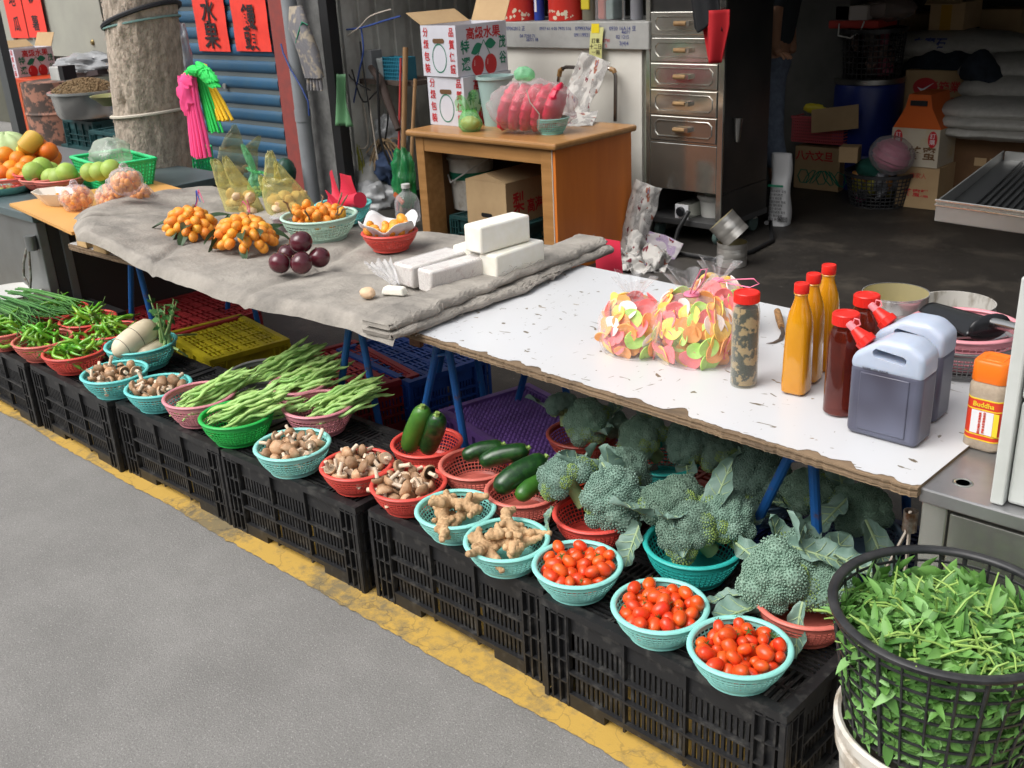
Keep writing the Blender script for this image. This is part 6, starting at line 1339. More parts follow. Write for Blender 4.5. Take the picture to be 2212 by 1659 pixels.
for u, r_, h_, c_, nm, lb in ((1161,.032,.2,(.02,.05,.30),'spray_can','blue spray can between the two red tins'),(1270,.045,.2,(.16,.15,.11),'glass_jar','brown glass jar with yellow label beside the right red tin'),(1385-14,.036,.22,(.22,.22,.24),'spray_can','grey spray can at the right end of the counter')):
    t = thing(nm, lb, 'can' if 'can' in nm else 'jar', (on_counter(u), CY+.12, zt2)); MB().lathe([(0,0),(r_*.95,0),(r_,.006),(r_,h_),(r_*.6,h_+.02),(0,h_+.02)], 30).build('can_body', mat('shelf_item_%d'%u, c_, .35), t, 30)
    if u == 1270: MB().bx(-.03,.03,-r_-.002,-r_+.012,.06,.15).build('label', mat('label_yellow2', (.6,.48,.03), .5), t, 0, bev=.005)
    if u == 1161: MB().bx(-.008,.008,-r_-.002,-r_+.004,.05,.12).build('label', whl, t, 0)
t = thing('clear_box', 'clear plastic box of small red and green goods on the counter', 'plastic box', (on_counter(1312), CY+.13, zt2)); MB().bx(-.065,.065,-.06,.06,0,.18).build('box_shell', clearbox, t, 0, bev=.006); MB().bx(-.055,-.005,-.05,.05,.005,.13).build('red_goods', mat('salmon_goods', (.42,.12,.08), .6), t, 0, bev=.01); MB().bx(.002,.055,-.05,.05,.005,.11).build('green_goods', mat('grey_green_goods', (.18,.25,.22), .6), t, 0, bev=.01)
o = MB().lathe([(0,0),(.05,0),(.05,.006),(.009,.010),(.008,.25),(0,.25)], 20).build('paper_spike', MATS['brushed_steel'], None, 40, (on_counter(1352), CY+.08, zt2)); tag(o, 'thin steel stand with round foot on the counter', 'stand')
# chrome tube frame leaning against the counter
pts = [aty(1205,262,CY-.02), aty(1206,175,CY-.02), aty(1210,152,CY-.02), aty(1222,145,CY-.02), aty(1312,147,CY-.02), aty(1326,152,CY-.02), aty(1330,165,CY-.02), aty(1329,262,CY-.02)]
t = thing('tube_frame', 'bent chrome tube chair frame leaning against the counter', 'chair frame', (0,0,0)); MB().tube(pts, .011, 10).build('tube', mat('dark_chrome', (.25,.22,.2), .25, 1), t); 
for k in (2, 5): MB().tube([pts[k-1]*.55+pts[k]*.45, pts[k], pts[k+1]*.45+pts[k]*.55], .0145, 10).build('amber_sleeve', mat('amber_plastic', (.28,.15,.05), .4), t)

# ------------------------------------------------------------------ steel drawer cabinet
KY = 4.92; kx0, kx1 = aty(1395,250,KY).x, aty(1562,250,KY).x; KW = kx1-kx0; kz = lambda v: aty(1480, v, KY).z
sst = mat('polished_steel', (.66,.64,.58), .16, .92, col2=(.58,.56,.50), scale=6, bump=.06, bscale=9, bdist=.01); sdk = mat('sooty_steel', (.02,.02,.02), .3, col2=(.035,.032,.03), scale=4)  # second steel: reflection of the dark interior put into the colour
kb = thing('drawer_cabinet', 'tall stainless steel cabinet with five drawers and sooty side', 'cabinet', (kx0, KY, 0)); ktop = kz(-20)
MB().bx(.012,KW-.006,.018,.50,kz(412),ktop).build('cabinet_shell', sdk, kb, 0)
MB().bx(0,.03,0,.017,kz(412),ktop).build('frame_post', sst, kb, 0, bev=.003); MB().bx(KW-.035,KW,0,.017,kz(470),ktop).build('frame_post', sst, kb, 0, bev=.003)
wgr = mat('wood_grip', (.34,.21,.09), .7, col2=(.16,.09,.04), scale=60, stretch=(.3,2,2))
for i, (v0, v1) in enumerate(((25,75),(82,134),(138,192),(196,250),(253,306))):
    z0, z1 = kz(v1), kz(v0); d = MB().bx(.036,KW-.041,-.004,.016,z0,z1).build('drawer', sst, kb, 0, bev=.003); mx_, mz = KW/2, (z0+z1)/2
    fx, fz, c_ = KW/2-.068, (z1-z0)/2-.024, .02
    loop = [(mx_+sx*x, -.005, mz+sz*z) for sx, sz, x, z in ((-1,-1,fx-c_,fz),(1,-1,fx-c_,fz),(1,-1,fx,fz-c_),(1,1,fx,fz-c_),(1,1,fx-c_,fz),(-1,1,fx-c_,fz),(-1,1,fx,fz-c_),(-1,-1,fx,fz-c_),(-1,-1,fx-c_,fz))]
    MB().tube(loop, .0045, 8).build('stamped_frame', sst, d)
    hd = MB().tube([(mx_-.045,-.030,mz),(mx_+.032,-.030,mz)], .0125, 12).build('handle', wgr, d); 
    MB().bx(mx_-.052,mx_-.046,-.036,-.004,mz-.012,mz+.012).bx(mx_+.033,mx_+.052,-.036,-.004,mz-.012,mz+.012).build('handle_bracket', sst, d, 0)
    MB().bx(.032,KW-.037,.0,.015,z0-.012,z0-.002).build('rail', sst, kb, 0)
MB().bx(.031,KW-.036,.0,.014,kz(412),kz(312)).build('lower_panel', sst, kb, 0, bev=.002)
MB().bx(0,KW,.0,.52,.10,.135).build('bottom_shelf', mat('dusty_steel_shelf', (.10,.10,.10), .5, .6), kb, 0, bev=.004)
for x, y in ((.06,.06),(KW-.05,.06),(KW-.05,.44),(.06,.44)): 
    w = MB().lathe([(0,-.014),(.04,-.014),(.045,-.008),(.045,.008),(.04,.014),(0,.014)], 26, rot=rotm(0,R_(90),0)).build('caster_wheel', mat('green_grey_rubber', (.07,.11,.10), .6), kb, 40, (x,y,.048)); MB().bx(-.02,.02,-.02,.02,.03,.051).build('fork', ss, w, 0)
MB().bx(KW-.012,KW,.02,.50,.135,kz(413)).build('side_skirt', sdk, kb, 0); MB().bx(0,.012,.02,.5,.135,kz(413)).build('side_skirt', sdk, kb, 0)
o = MB().lathe([(0,0),(.028,0),(.018,-.11),(.012,-.13),(0,-.13)], 20).build('handle_cup', MATS['brushed_steel'], kb, 40, (KW+.018,.12,kz(255)))
# gas burner, control box and hose under the cabinet
t = thing('rice_steamer', 'white dome topped electric heater on the cabinet shelf', 'heater', (kx0+KW*.70, KY+.18, .136)); MB().lathe([(0,0),(.075,0),(.085,.09),(.1,.11),(.1,.125),(.08,.13),(.075,.175),(.05,.19),(0,.195)], 36).build('heater_body', mat('off_white_enamel', (.50,.50,.47), .4), t, 30)
for a in (0,1.57): MB().tube([(.1*math.cos(a),.1*math.sin(a),.126),(.04*math.cos(a),.04*math.sin(a),.198),(-.04*math.cos(a),-.04*math.sin(a),.198),(-.1*math.cos(a),-.1*math.sin(a),.126)], .004, 6).build('dome_rib', whit, t)
t = thing('control_box', 'grey control box with black round knob on the cabinet shelf', 'control box', (kx0+KW*.48, KY+.012, .136)); MB().bx(-.045,.045,.002,.2,0,.085).build('box', ss, t, 0, bev=.003); MB().bx(-.044,.044,-.002,.0015,.002,.083).build('face_plate', whl, t, 0); MB().lathe([(.028,0),(.028,.012),(.022,.02),(0,.02)], 30, rot=rotm(R_(90)), c=(-.004,-.002,.043)).build('knob', blkpl, t, 30)
hz = [Vector((kx0+KW*.6, KY-.01,.19)), Vector((kx0+KW*.58,KY-.10,.10)), Vector((kx0+KW*.72,KY-.26,.02)), at(1545,560,.016), at(1620,545,.016), at(1668,520,.016), at(1664,478,.05), Vector((kx1+.12,KY+.3,.10))]
o = MB().tube(hz, .013, 10).build('rubber_hose', mat('black_hose', (.013,.013,.014), .5)); tag(o, 'thick black rubber hose looping on the floor behind the cans', 'hose')
# cans on the floor
tinb = mat('bare_tin', (.58,.56,.52), .28, .75, col2=(.48,.46,.42), scale=8)
cp_ = at(1576, 574, .004); cr_ = px(32, cp_); tin('upright ribbed tin can standing on the shop floor', Vector((cp_.x, cp_.y+.02, .005)), cr_, .125, (.03,.037,.044,.082,.089,.096), group='ribbed tin cans', mt=tinb)
tl = Vector((cp_.x-.005, cp_.y+.015, .125)); tin('tilted ribbed tin can leaning on top of the upright can', tl + Vector((.035,-.0,.035)), cr_, .125, (.03,.037,.044,.082,.089,.096), rot=(R_(14),R_(-42),0), group='ribbed tin cans', mt=tinb)
# crumpled newspapers on the floor
G = 'crumpled newspapers on the floor'
p_ = at(1325, 535, 0); sheet('newspaper', 'flat newspaper leaning against the orange desk side', 'newspaper', (p_.x+.06,p_.y+.05,.15), (R_(78),R_(8),R_(62)), .28, .36, .006, 11, group=G)
p_ = at(1388, 545, 0); sheet('newspaper', 'tall twisted newspaper standing beside the desk', 'newspaper', (p_.x,p_.y-.02,.20), (R_(82),R_(12),R_(20)), .17, .42, .022, 12, fold=.05, group=G)
p_ = at(1390, 580, 0); sheet('newspaper', 'tightly crumpled newspaper ball on the floor in front', 'newspaper', (p_.x,p_.y,.035), (.5,.3,.6), .32, .30, .065, 13, group=G)
p_ = at(1345, 572, 0); sheet('newspaper', 'small crumpled newspaper by the red paper', 'newspaper', (p_.x,p_.y,.03), (.2,.6,1.6), .26, .26, .06, 14, group=G)
p_ = at(1430, 555, 0); sheet('newspaper', 'crumpled newspaper piece with violet and orange print', 'newspaper', (p_.x,p_.y,.05), (R_(55),.2,R_(10)), .22, .14, .02, 15, paper_mat('coloured_newsprint', (.45,.42,.43), (.16,.08,.22), .7), group=G)
p_ = aty(1305, 560, 2.62); o = MB().grid(lambda u, v: Vector((.015*math.sin(v*4)+(u-.5)*.11, .03*v, -.30+.36*v)), 8, 8).build('red_sheet', redsh, None, 0, p_); o.modifiers.new('t','SOLIDIFY').thickness = .002; tag(o, 'crimson paper sheet hanging down behind the quilt end', 'paper')
# hanging cap
t = thing('cloth_cap', 'black and red cloth hanging at the corner of the steel cabinet', 'cloth', aty(1540,20,KY-.03))
def cap(u, v, k): 
    return Vector(((u-.5)*(.16*(1-.75*max(0,v-.3))), -.03+.03*math.sin(u*9+k)*.6-.03*math.sin(u*3.1), -v*.26))
MB().grid(lambda u, v: cap(u, v, 0) + Vector((.045,-.012,.0)), 24, 14).build('red_part', mat('red_cloth', (.42,.01,.016), .8), t).modifiers.new('s','SOLIDIFY').thickness = .006
MB().grid(lambda u, v: Vector(((u-.5)*.17-.02+.03*v, -.05-.03*math.sin(u*3.1)+.008*math.sin(u*16), .08-v*.17-.02*math.sin(u*7))), 24, 12).build('black_part', mat('black_cloth', (.01,.011,.013), .9), t).modifiers.new('s','SOLIDIFY').thickness = .006
# ------------------------------------------------------------------ dim back of the shop, right
BY = 6.45
def cyl_px(u, v, y): return aty(u, v, y)
dblue = mat('blue_drum', (.012,.03,.20), .35, col2=(.01,.022,.15), scale=4)
def drum(label, u, ybase, R0, h):
    p_ = aty(u, 300, ybase); t = thing('plastic_drum', label, 'drum', (p_.x, ybase, .005), group='blue drums at the back of the shop')
    MB().lathe([(0,0),(R0*.94,0),(R0,.03),(R0,h*.3),(R0*.97,h*.33),(R0,h*.36),(R0,h-.04),(R0*.96,h-.02),(0,h-.02)], 48).build('drum_body', dblue, t, 30)
    MB().lathe([(R0*.97,h-.02),(R0*1.02,h-.015),(R0*1.02,h+.015),(R0*.97,h+.02)], 48, close=True).build('clamp_ring', mat('ring_steel', (.35,.35,.33), .35, 1), t, 30); return p_, h
pd, hd = drum('blue plastic drum with steel ring under the black mesh basket', 1868, 6.85, px(73, aty(1868,200,6.85)), aty(1868,172,6.85).z)
_, hd2 = drum('blue plastic drum behind the pink basket, partly hidden at left', 1725, 7.05, px(70, aty(1725,200,7.05)), aty(1725,185,7.05).z)
def mesh_bin(label, c, R0, R1, h, group):
    t = thing('mesh_bin', label, 'basket', c, group=group); l = MB(); n = 40
    for i in range(n):
        a = 2*math.pi*i/n; l.tube([(R0*math.cos(a),R0*math.sin(a),0),(R1*math.cos(a),R1*math.sin(a),h)], .004, 4, False)
    for j in range(9): 
        z = h*j/8.5; R_c = R0+(R1-R0)*z/h; l.lathe([(R_c+.003,z-.003),(R_c+.003,z+.003),(R_c-.003,z+.003),(R_c-.003,z-.003)], 48, close=True)
    l.build('mesh_wall', bbm, t, 60); MB().lathe([(R1-.006,h-.012),(R1+.012,h-.012),(R1+.012,h+.008),(R1-.006,h+.008)], 56, close=True).build('rim', bbm, t, 30); MB().lathe([(0,.0),(R0,.0),(R0,.006),(0,.006)], 40).build('base', bbm, t); return t
def clutter(t_loc, R0, h, label, cols, seed, n=16):
    q = random.Random(seed)
    for i in range(n):
        a = q.random()*6.28; rr = R0*.72*math.sqrt(q.random()); c = q.choice(cols); mt = mat('wrapper_%02d%02d%02d'%tuple(int(x*99) for x in c), c, .35, col2=tuple(x*.6 for x in c), scale=20)
        o = MB().ell((0,0,0), (q.uniform(.04,.07),q.uniform(.03,.05),q.uniform(.02,.05)), n=12, k=8, fn=lambda q_: 1+.3*nz(q_*3,1,i)).build('wrapper', mt, None, 40, (t_loc[0]+rr*math.cos(a), t_loc[1]+rr*math.sin(a), t_loc[2]+.05+(h-.06)*i/n)); o.rotation_euler = (q.random()*3,q.random()*3,q.random()*3); tag(o, label, 'wrapper', label)
z0 = hd+.02; c_ = Vector((pd.x, 6.85, z0)); Rb2 = px(68, aty(1868,110,6.85)); hb2 = aty(1868,62,6.85).z-z0
mesh_bin('black mesh basket of goods standing on the blue drum', c_, Rb2*.92, Rb2, hb2, 'black mesh bins'); clutter(c_, Rb2, hb2, 'crumpled pink or brown packet inside the mesh basket on the drum', [(.3,.06,.1),(.18,.12,.1),(.1,.08,.07),(.35,.2,.16)], 2, 22)
t = thing('red_tray_bag', 'red tote with white handle and boxed goods on top of the mesh basket', 'tote', c_+Vector((0,0,hb2+.012))); MB().bx(-.24,.1,-.16,.14,0,.05).build('red_tote', mat('red_tote', (.40,.03,.02), .6), t, 0, bev=.01); MB().bx(-.2,.02,-.15,.12,.051,.14).build('white_box', mat('pale_box', (.42,.38,.35), .7), t, 0, bev=.004); MB().ell((.10,0,.11), (.17,.14,.075), n=28, k=14, fn=lambda q_: 1+.12*nz(q_*3,1,2)).build('clear_bag', film('brown_clear_film', (.85,.78,.74), .3, (.3,.24,.22), .25, 25), t, 60)
MB().tube([(-.16,-.165,.03),(-.15,-.19,-.04),(-.06,-.20,-.055),(.0,-.185,-.01),(.01,-.165,.045)], .005, 6).build('handle', whit, t)
# basket on the floor
fp = at(1880, 448, 0); Rf = px(72, fp); hf = aty(1880,385,fp.y).z*1.0; fc = Vector((fp.x, fp.y+Rf*.55, .006))
mesh_bin('black mesh bin full of wrappers standing on the floor', fc, Rf*.82, Rf, max(.2,hf), 'black mesh bins'); clutter(fc, Rf*.9, max(.2,hf), 'crumpled wrapper inside the mesh bin on the floor', [(.4,.36,.05),(.28,.29,.32),(.45,.2,.05),(.12,.12,.13),(.4,.1,.2)], 5, 26)
o = MB().ell((0,0,0), (.13,.1,.07), n=20, k=10, fn=lambda q_: 1+.2*nz(q_*3,1,4)).build('green_cloth', mat('dark_green_cloth', (.01,.08,.06), .9), None, 50, fc+Vector((-.04,0,max(.2,hf)+.02))); tag(o, 'dark green cloth heaped in the floor mesh bin', 'cloth')
p_ = aty(1926, 335, fp.y); t = thing('pink_bundle', 'clear bag of folded pink bags resting on the floor mesh bin', 'bundle', p_); MB().ell((0,0,0), (px(40,p_),.10,px(32,p_)), rotm(0,.4,0), 30, 20, fn=lambda q_: 1+.05*math.sin(q_.z*26)+.06*nz(q_*3,1,2)).build('pink_bags', mat('pink_bags', (.50,.09,.17), .5, col2=(.4,.06,.12), scale=20), t); MB().ell((0,0,0), (px(48,p_),.13,px(41,p_)), rotm(0,.4,0), 36, 22, fn=lambda q_: 1+.08*nz(q_*2.5,1,5)).build('clear_wrap', film('grey_clear_wrap', (.92,.9,.92), .2, (.5,.48,.5), .2, 30), t, 60)
def kbox(nm, label, u0, u1, v0, v1, y, dep, rz=0, mt=None, z0=None, cat='carton'):
    a, b_ = aty(u0,v1,y), aty(u1,v1,y); top_ = aty((u0+u1)/2,v0,y).z; z0 = a.z if z0 is None else z0
    t = thing(nm, label, cat, ((a.x+b_.x)/2, y, z0), rz); W = b_.x-a.x; H = top_-z0
    MB().bx(-W/2,W/2,0,dep,0,H).build('carton_body', mt or kraft, t, 0, bev=.002); return t, W, H
t, W, H = kbox('kraft_carton', 'brown pomelo carton with big red writing and green drawing at the back', 1712, 1808, 318, 440, 6.55, .4, 0, z0=.006); text('八六文旦', H*.24, cred, t, (-.02,-.002,H*.78), FRONT, 'red_characters', bold=.025)
m = MB()
for i in range(7): m.tube([(-W*.28+.05*i*.9+.07*math.cos(a/3.0*3.14*2/2)*.6, 0, H*.3+.05*math.sin(a/3.0*3.14*2/2+i)) for a in range(7)], .004, 4)
m.build('green_drawing', cgrn, t, 0, (0,-.004,0))
t, W, H = kbox('honey_carton', 'brown carton with red writing under the orange handled gift box', 1932, 2022, 360, 445, 6.35, .36, 0, z0=.006); text('傳家人', H*.14, cred, t, (0,-.002,H*.78), FRONT, 'red_characters'); text('蜂蜜糕', H*.2, cred, t, (0,-.002,H*.36), FRONT, 'red_characters', bold=.02)
hz0 = .006+H+.002
a, b_ = aty(1926,300,6.34), aty(2030,300,6.34); t = thing('gift_box', 'cream gift box with orange handle top and brush writing', 'gift box', ((a.x+b_.x)/2, 6.34, hz0), R_(0)); W = b_.x-a.x; H = aty(1978,278,6.34).z-hz0
crm = mat('cream_gift_card', (.50,.44,.34), .6, col2=(.48,.36,.18), scale=4, lo=.5, hi=.7); oro = mat('orange_gift_card', (.55,.10,.01), .5); MB().bx(-W/2,W/2,0,.30,0,H).build('box_body', crm, t, 0)
MB().prism([(-W/2,H),(W/2,H),(W*.28,H+.12),(W*.22,H+.20),(-W*.22,H+.20),(-W*.28,H+.12)], -.29, -.01, rotm(R_(90))).build('orange_top', oro, t, 0); MB().bx(-.05,.05,-.0,.012,H+.135,H+.165).build('handle_slot', blackm, t, 0)
for x in (-W*.36, W*.36): m = MB(); m.prism([(.028*math.cos(k/16*6.283), .05*math.sin(k/16*6.283)) for k in range(16)], 0, .002); o = m.build('red_seal', cred, t, 0, (x,-.002,H*.74)); o.rotation_euler = FRONT; text(['訂','購'], .034, whl, t, (x,-.0045,H*.74), FRONT, 'white_characters', True)
text('蜂蜜', .085, inw, t, (.05,-.002,H*.34), FRONT, 'brush_characters', bold=.02)
t, W, H = kbox('kraft_carton', 'brown carton with red logo and writing under the dark jacket', 1950, 2088, 152, 255, 6.95, .4, R_(6), z0=None); 
m = MB(); disc(m, .06, 1.3, (0,0)); o = m.build('red_logo', cred, t, 0, (-W*.18,-.002,H*.66)); o.rotation_euler = FRONT; m = MB(); m.add([(-.05,0,.0),(-.02,-.03,0),(.055,.03,0),(-.015,-.01,0)], [(0,1,2,3)]); o = m.build('white_tick', whl, t, 0, (-W*.18,-.0035,H*.66)); o.rotation_euler = FRONT
text('紙箱業', .07, cred, t, (W*.10,-.002,H*.66), FRONT, 'red_characters', bold=.02); text('Shyuan Chin', .05, cred, t, (-.01,-.002,H*.44), FRONT, 'red_lettering'); text('股份有限公司', .04, cred, t, (-.01,-.002,H*.28), FRONT, 'red_characters')
kz0 = aty(1950,255,6.95).z; o = MB().bx(-.6,.6,0,.5,.006,kz0-.004).build('low_platform', inw, None, 0, (aty(2060,255,6.97).x, 6.97, 0)); tag(o, 'dark low platform carrying the cartons and sacks at the back', 'platform')
jk = mat('dark_navy_jacket', (.008,.012,.02), .9, col2=(.02,.03,.045), scale=12)
o = MB().ell((0,0,0), (.34,.18,.17), n=40, k=22, fn=lambda q_: 1+.18*nz(q_*2.2,1,4)+.06*math.sin(q_.x*14)).build('jacket', jk, None, 50, aty(2062,150,7.15)); tag(o, 'dark navy jacket heaped over the brown carton', 'jacket')
o = MB().tube([aty(2105,140,6.9), aty(2135,165,6.85), aty(2148,195,6.83), aty(2140,228,6.83)], [.11,.085,.07,.06], 16).build('sleeve', jk); tag(o, 'dark jacket sleeve with stripes hanging down at the right of the carton', 'jacket sleeve')
sackm = mat('white_woven_sack', (.42,.41,.38), .6, col2=(.36,.35,.32), scale=30, bump=.15, bscale=140)
def pillow(label, u, v, y, w, d, h, rz, seed, group='white sacks stacked at the back'):
    p_ = aty(u, v, y); t = thing('white_sack', label, 'sack', p_, rz, group)
    def f(q_):
        c = max(abs(q_.x), abs(q_.y)); return (1+.28*(abs(q_.x*q_.y))**.8)*(1+.05*nz(q_*3,1,seed)+.02*math.sin(q_.x*16))
    MB().ell((0,0,0), (w,d,h), n=44, k=20, fn=f).build('sack_body', sackm, t, 60); return t, p_
t, p_ = pillow('full white sack with blue writing, topmost of the stack at the back', 2065, 98, 7.3, .48, .26, .105, 0, 1); text('白寶石', .075, inkb, t, (-.08,-.25,.03), (R_(68),0,0), 'blue_characters', bold=.02)
pillow('full white sack under the topmost sack at the back', 2050, 118, 7.35, .46, .26, .08, .05, 2)
pillow('plump white sack at the far right above the sack pile', 2190, 150, 7.1, .30, .24, .11, .2, 6)
pillow('pale sack slumped right of the dark jacket at the back', 2175, 190, 6.95, .26, .22, .09, -.1, 7)
pillow('white sack upper of the right hand pile behind the tray', 2165, 235, 6.7, .36, .26, .075, 0, 3); pillow('white sack middle of the right hand pile behind the tray', 2165, 258, 6.68, .38, .27, .06, .1, 4); pillow('flattened white sack at the bottom of the right hand pile', 2160, 280, 6.66, .40, .26, .05, -.05, 5)
t, W, H = kbox('taped_box', 'open cardboard box with yellow tape on top of the sacks', 2005, 2080, 5, 65, 7.2, .3); MB().bx(-.04,.03,-.002,0,0,H).build('yellow_tape', mat('amber_tape', (.42,.23,.02), .35), t, 0); MB().box((0,-.03,H+.03), (W,.16,.004), rotm(.5)).build('flap', kraft, t, 0)
t, W, H = kbox('carton_pile', 'dark flattened cartons with openings under the right sack pile', 2035, 2200, 300, 400, 6.6, .4, 0, inw, z0=.006)
for i in range(3): MB().bx(-W*.1+i*.09,-W*.1+i*.09+.07,-.004,-.0005,H*.6,H*.72).build('opening', kraft, t, 0)
kbox('kraft_carton', 'plain brown carton high at the right end of the back wall', 2110, 2200, 20, 90, 7.6, .3, R_(-5), z0=None)
kbox('kraft_carton', 'plain brown carton standing behind the mesh basket on the drum', 1935, 2000, 30, 120, 7.5, .3, R_(4), z0=None)
kbox('kraft_carton', 'small brown carton beside the labelled bottle at the back', 1748, 1790, 110, 165, 7.08, .25, R_(3), z0=hd2-.015)
# pink basket with card flap
sp = aty(1765, 282, 6.55); bsk = MB(); Wb, Db, Hb = px(118,sp)/2, .2, px(52,sp); pbm = mat('rose_plastic', (.42,.075,.085), .45)
for i in range(25):
    x = -Wb+2*Wb*i/24; bsk.bx(x-.004,x+.004,-Db,-Db+.004,-Hb/2,Hb/2); bsk.bx(x-.004,x+.004,Db-.004,Db,-Hb/2,Hb/2)
for j in range(9): z = -Hb/2+Hb*j/8; bsk.bx(-Wb,Wb,-Db-.001,-Db+.005,z-.004,z+.004); bsk.bx(-Wb,-Wb+.005,-Db,Db,z-.004,z+.004); bsk.bx(Wb-.005,Wb,-Db,Db,z-.004,z+.004)
bsk.bx(-Wb-.008,Wb+.008,-Db-.008,-Db+.008,Hb/2-.008,Hb/2+.008); bsk.bx(-Wb,Wb,-Db,Db,-Hb/2-.004,-Hb/2)
t = thing('rose_basket', 'rose red rectangular lattice basket with cardboard on the pomelo carton', 'basket', (sp.x, 6.75, sp.z)); bsk.build('lattice_body', pbm, t, 0)
p_ = aty(1803, 257, 6.5); o = MB().box((0,0,0), (px(108,p_),.006,px(50,p_)), rotm(-.2,R_(-9),0)).build('card_flap', kraft, None, 0, p_); tag(o, 'plain brown cardboard sheet leaning out of the rose basket', 'cardboard')
o = MB().ell((0,0,0), (.10,.04,.04), n=18, k=10, fn=lambda q_: 1+.2*nz(q_*3,1,1)).build('yellow_packet', mat('yellow_packet', (.55,.46,.02), .4), None, 50, aty(1762,233,6.72)); tag(o, 'bright yellow packet behind the cardboard sheet', 'packet')
t, W, H = kbox('small_carton', 'small open brown carton in the floor mesh bin', 1812, 1850, 318, 350, fp.y-.02, .12, R_(14)); 
# bottles by the hand
p_ = Vector((aty(1741,148,7.0).x, 7.0, hd2-.01)); t = thing('labelled_bottle', 'bottle with red cap and cream label on the left drum', 'bottle', p_); hh = px(78,p_); MB().lathe([(0,0),(.045,0),(.045,hh*.7),(.02,hh*.88),(.02,hh*.92)], 24).build('bottle_body', mat('dim_red_bottle', (.20,.05,.03), .2), t, 40); MB().lathe([(.022,hh*.92),(.022,hh),(0,hh)], 20).build('cap', redcap, t); MB().lathe([(.0455,hh*.30),(.0455,hh*.58)], 24).build('label', cream_, t)
p_ = Vector((aty(1729,150,6.9).x, 6.9, hd2-.01)); t = thing('small_labelled_jar', 'small jar with red lid and green label beside the labelled bottle', 'jar', p_); MB().lathe([(0,0),(.045,0),(.045,.11)], 24).build('jar_body', mat('dim_jar', (.12,.08,.04), .2), t); MB().lathe([(.0455,.02),(.0455,.09)], 24).build('label', mat('lime_label', (.30,.45,.06), .5), t); MB().lathe([(.048,.11),(.048,.14),(0,.14)], 24).build('lid', redcap, t)
# rice sack on the floor
p_ = at(1683, 483, .005); t = thing('rice_sack', 'white printed plastic sack standing on the floor beside the cabinet', 'sack', p_, R_(10)); W = px(46,p_); H = aty(1683,332,p_.y).z
ws_ = mat('white_film_sack', (.55,.55,.55), .4, bump=.3, bscale=14, bdist=.01); b = MB(); b.grid(lambda u, v: Vector((W/2*(1-.1*v+.06*math.sin(v*9))*math.copysign(abs(math.cos(u*6.283))**.5, math.cos(u*6.283)), .07*math.sin(u*6.283)*(1-.6*v)+.01*math.sin(v*11), H*v)), 36, 16); b.build('sack_body', ws_, t, 60)
MB().bx(-W*.42,W*.3,-.078,-.075,H*.56,H*.59).build('green_stripe', mat('green_stripe', (.02,.22,.12), .5), t, 0)
for k in range(9): text('成分 保存期限 製造日期'[:10-(k%3)*2], .018, ink, t, (-W*.02,-.079+.004*(k>5),H*(.50-.05*k)), FRONT, 'printed_text', width=.8)
for k in range(10): MB().bx(W*.12+k*.006,W*.12+k*.006+.003,-.076,-.074,.03,.06).build('bar_stripe', ink, t, 0)
# person half hidden behind the cabinet
skin = mat('skin', (.33,.17,.10), .55, sss=.1); jean = mat('faded_jeans', (.13,.16,.21), .9, col2=(.09,.11,.15), scale=30); bootm = mat('black_boot', (.012,.012,.013), .4); shirt = mat('dark_shirt', (.02,.025,.03), .9)
def skinobj(name, verts, edges, rad, mt, parent, root=0, sub=2):
    me = bpy.data.meshes.new(name); me.from_pydata(verts, edges, []); o = bpy.data.objects.new(name, me); COL.objects.link(o); o.parent = parent
    md = o.modifiers.new('skin','SKIN'); md.use_smooth_shade = True
    for i, v in enumerate(me.skin_vertices[0].data): v.radius = (rad[i],)*2 if not hasattr(rad[i],'__len__') else rad[i]; v.use_root = (i == root)
    o.modifiers.new('sub','SUBSURF').levels = sub; o.modifiers['sub'].render_levels = sub; me.materials.append(mt); bake(o); o.data.materials.clear(); o.data.materials.append(mt); o.data.shade_smooth(); return o
PY = 5.95; fx = aty(1712, 300, PY).x
pe = thing('person', 'person in faded jeans and black boots working behind the steel cabinet', 'person', (fx-.10, PY, .005))
hip = (-.10,0,.86); V = [hip,(-.08,0,1.05),(-.04,-.02,1.30),(-.0,-.03,1.46),(.02,-.04,1.55),(.04,-.06,1.66),(.05,-.07,1.72), (-.02,-.09,.84),(.02,-.12,.47),(.07,-.08,.10),(.10,-.20,.03), (-.19,.09,.84),(-.20,.07,.46),(-.21,.12,.10),(-.20,.0,.03), (.06,-.20,1.40),(.10,-.28,1.14),(.15,-.36,1.00),(.20,-.38,.985), (-.05,.17,1.40),(-.08,.22,1.14),(-.02,.16,.93)]
Ed = [(0,1),(1,2),(2,3),(3,4),(4,5),(5,6),(0,7),(7,8),(8,9),(9,10),(0,11),(11,12),(12,13),(13,14),(3,15),(15,16),(16,17),(17,18),(3,19),(19,20),(20,21)]
rd = [.13,.12,.14,.10,.055,.09,.07,.085,.06,.045,.04,.085,.06,.045,.04,.055,.042,.030,.032,.055,.042,.032]
skinobj('body', V, Ed, rd, skin, pe)
skinobj('jeans', [hip,(-.09,0,.98),(-.02,-.09,.82),(.02,-.12,.47),(.06,-.09,.26),(-.19,.09,.82),(-.20,.07,.46),(-.21,.11,.26)], [(0,1),(0,2),(2,3),(3,4),(0,5),(5,6),(6,7)], [.15,.145,.10,.078,.075,.10,.078,.075], jean, pe)
skinobj('shirt', [(-.09,0,.97),(-.08,0,1.08),(-.04,-.02,1.30),(0,-.03,1.45),(.06,-.20,1.40),(.09,-.26,1.20),(-.05,.17,1.40),(-.07,.21,1.2)], [(0,1),(1,2),(2,3),(3,4),(4,5),(3,6),(6,7)], [.15,.15,.165,.11,.075,.062,.075,.062], shirt, pe)
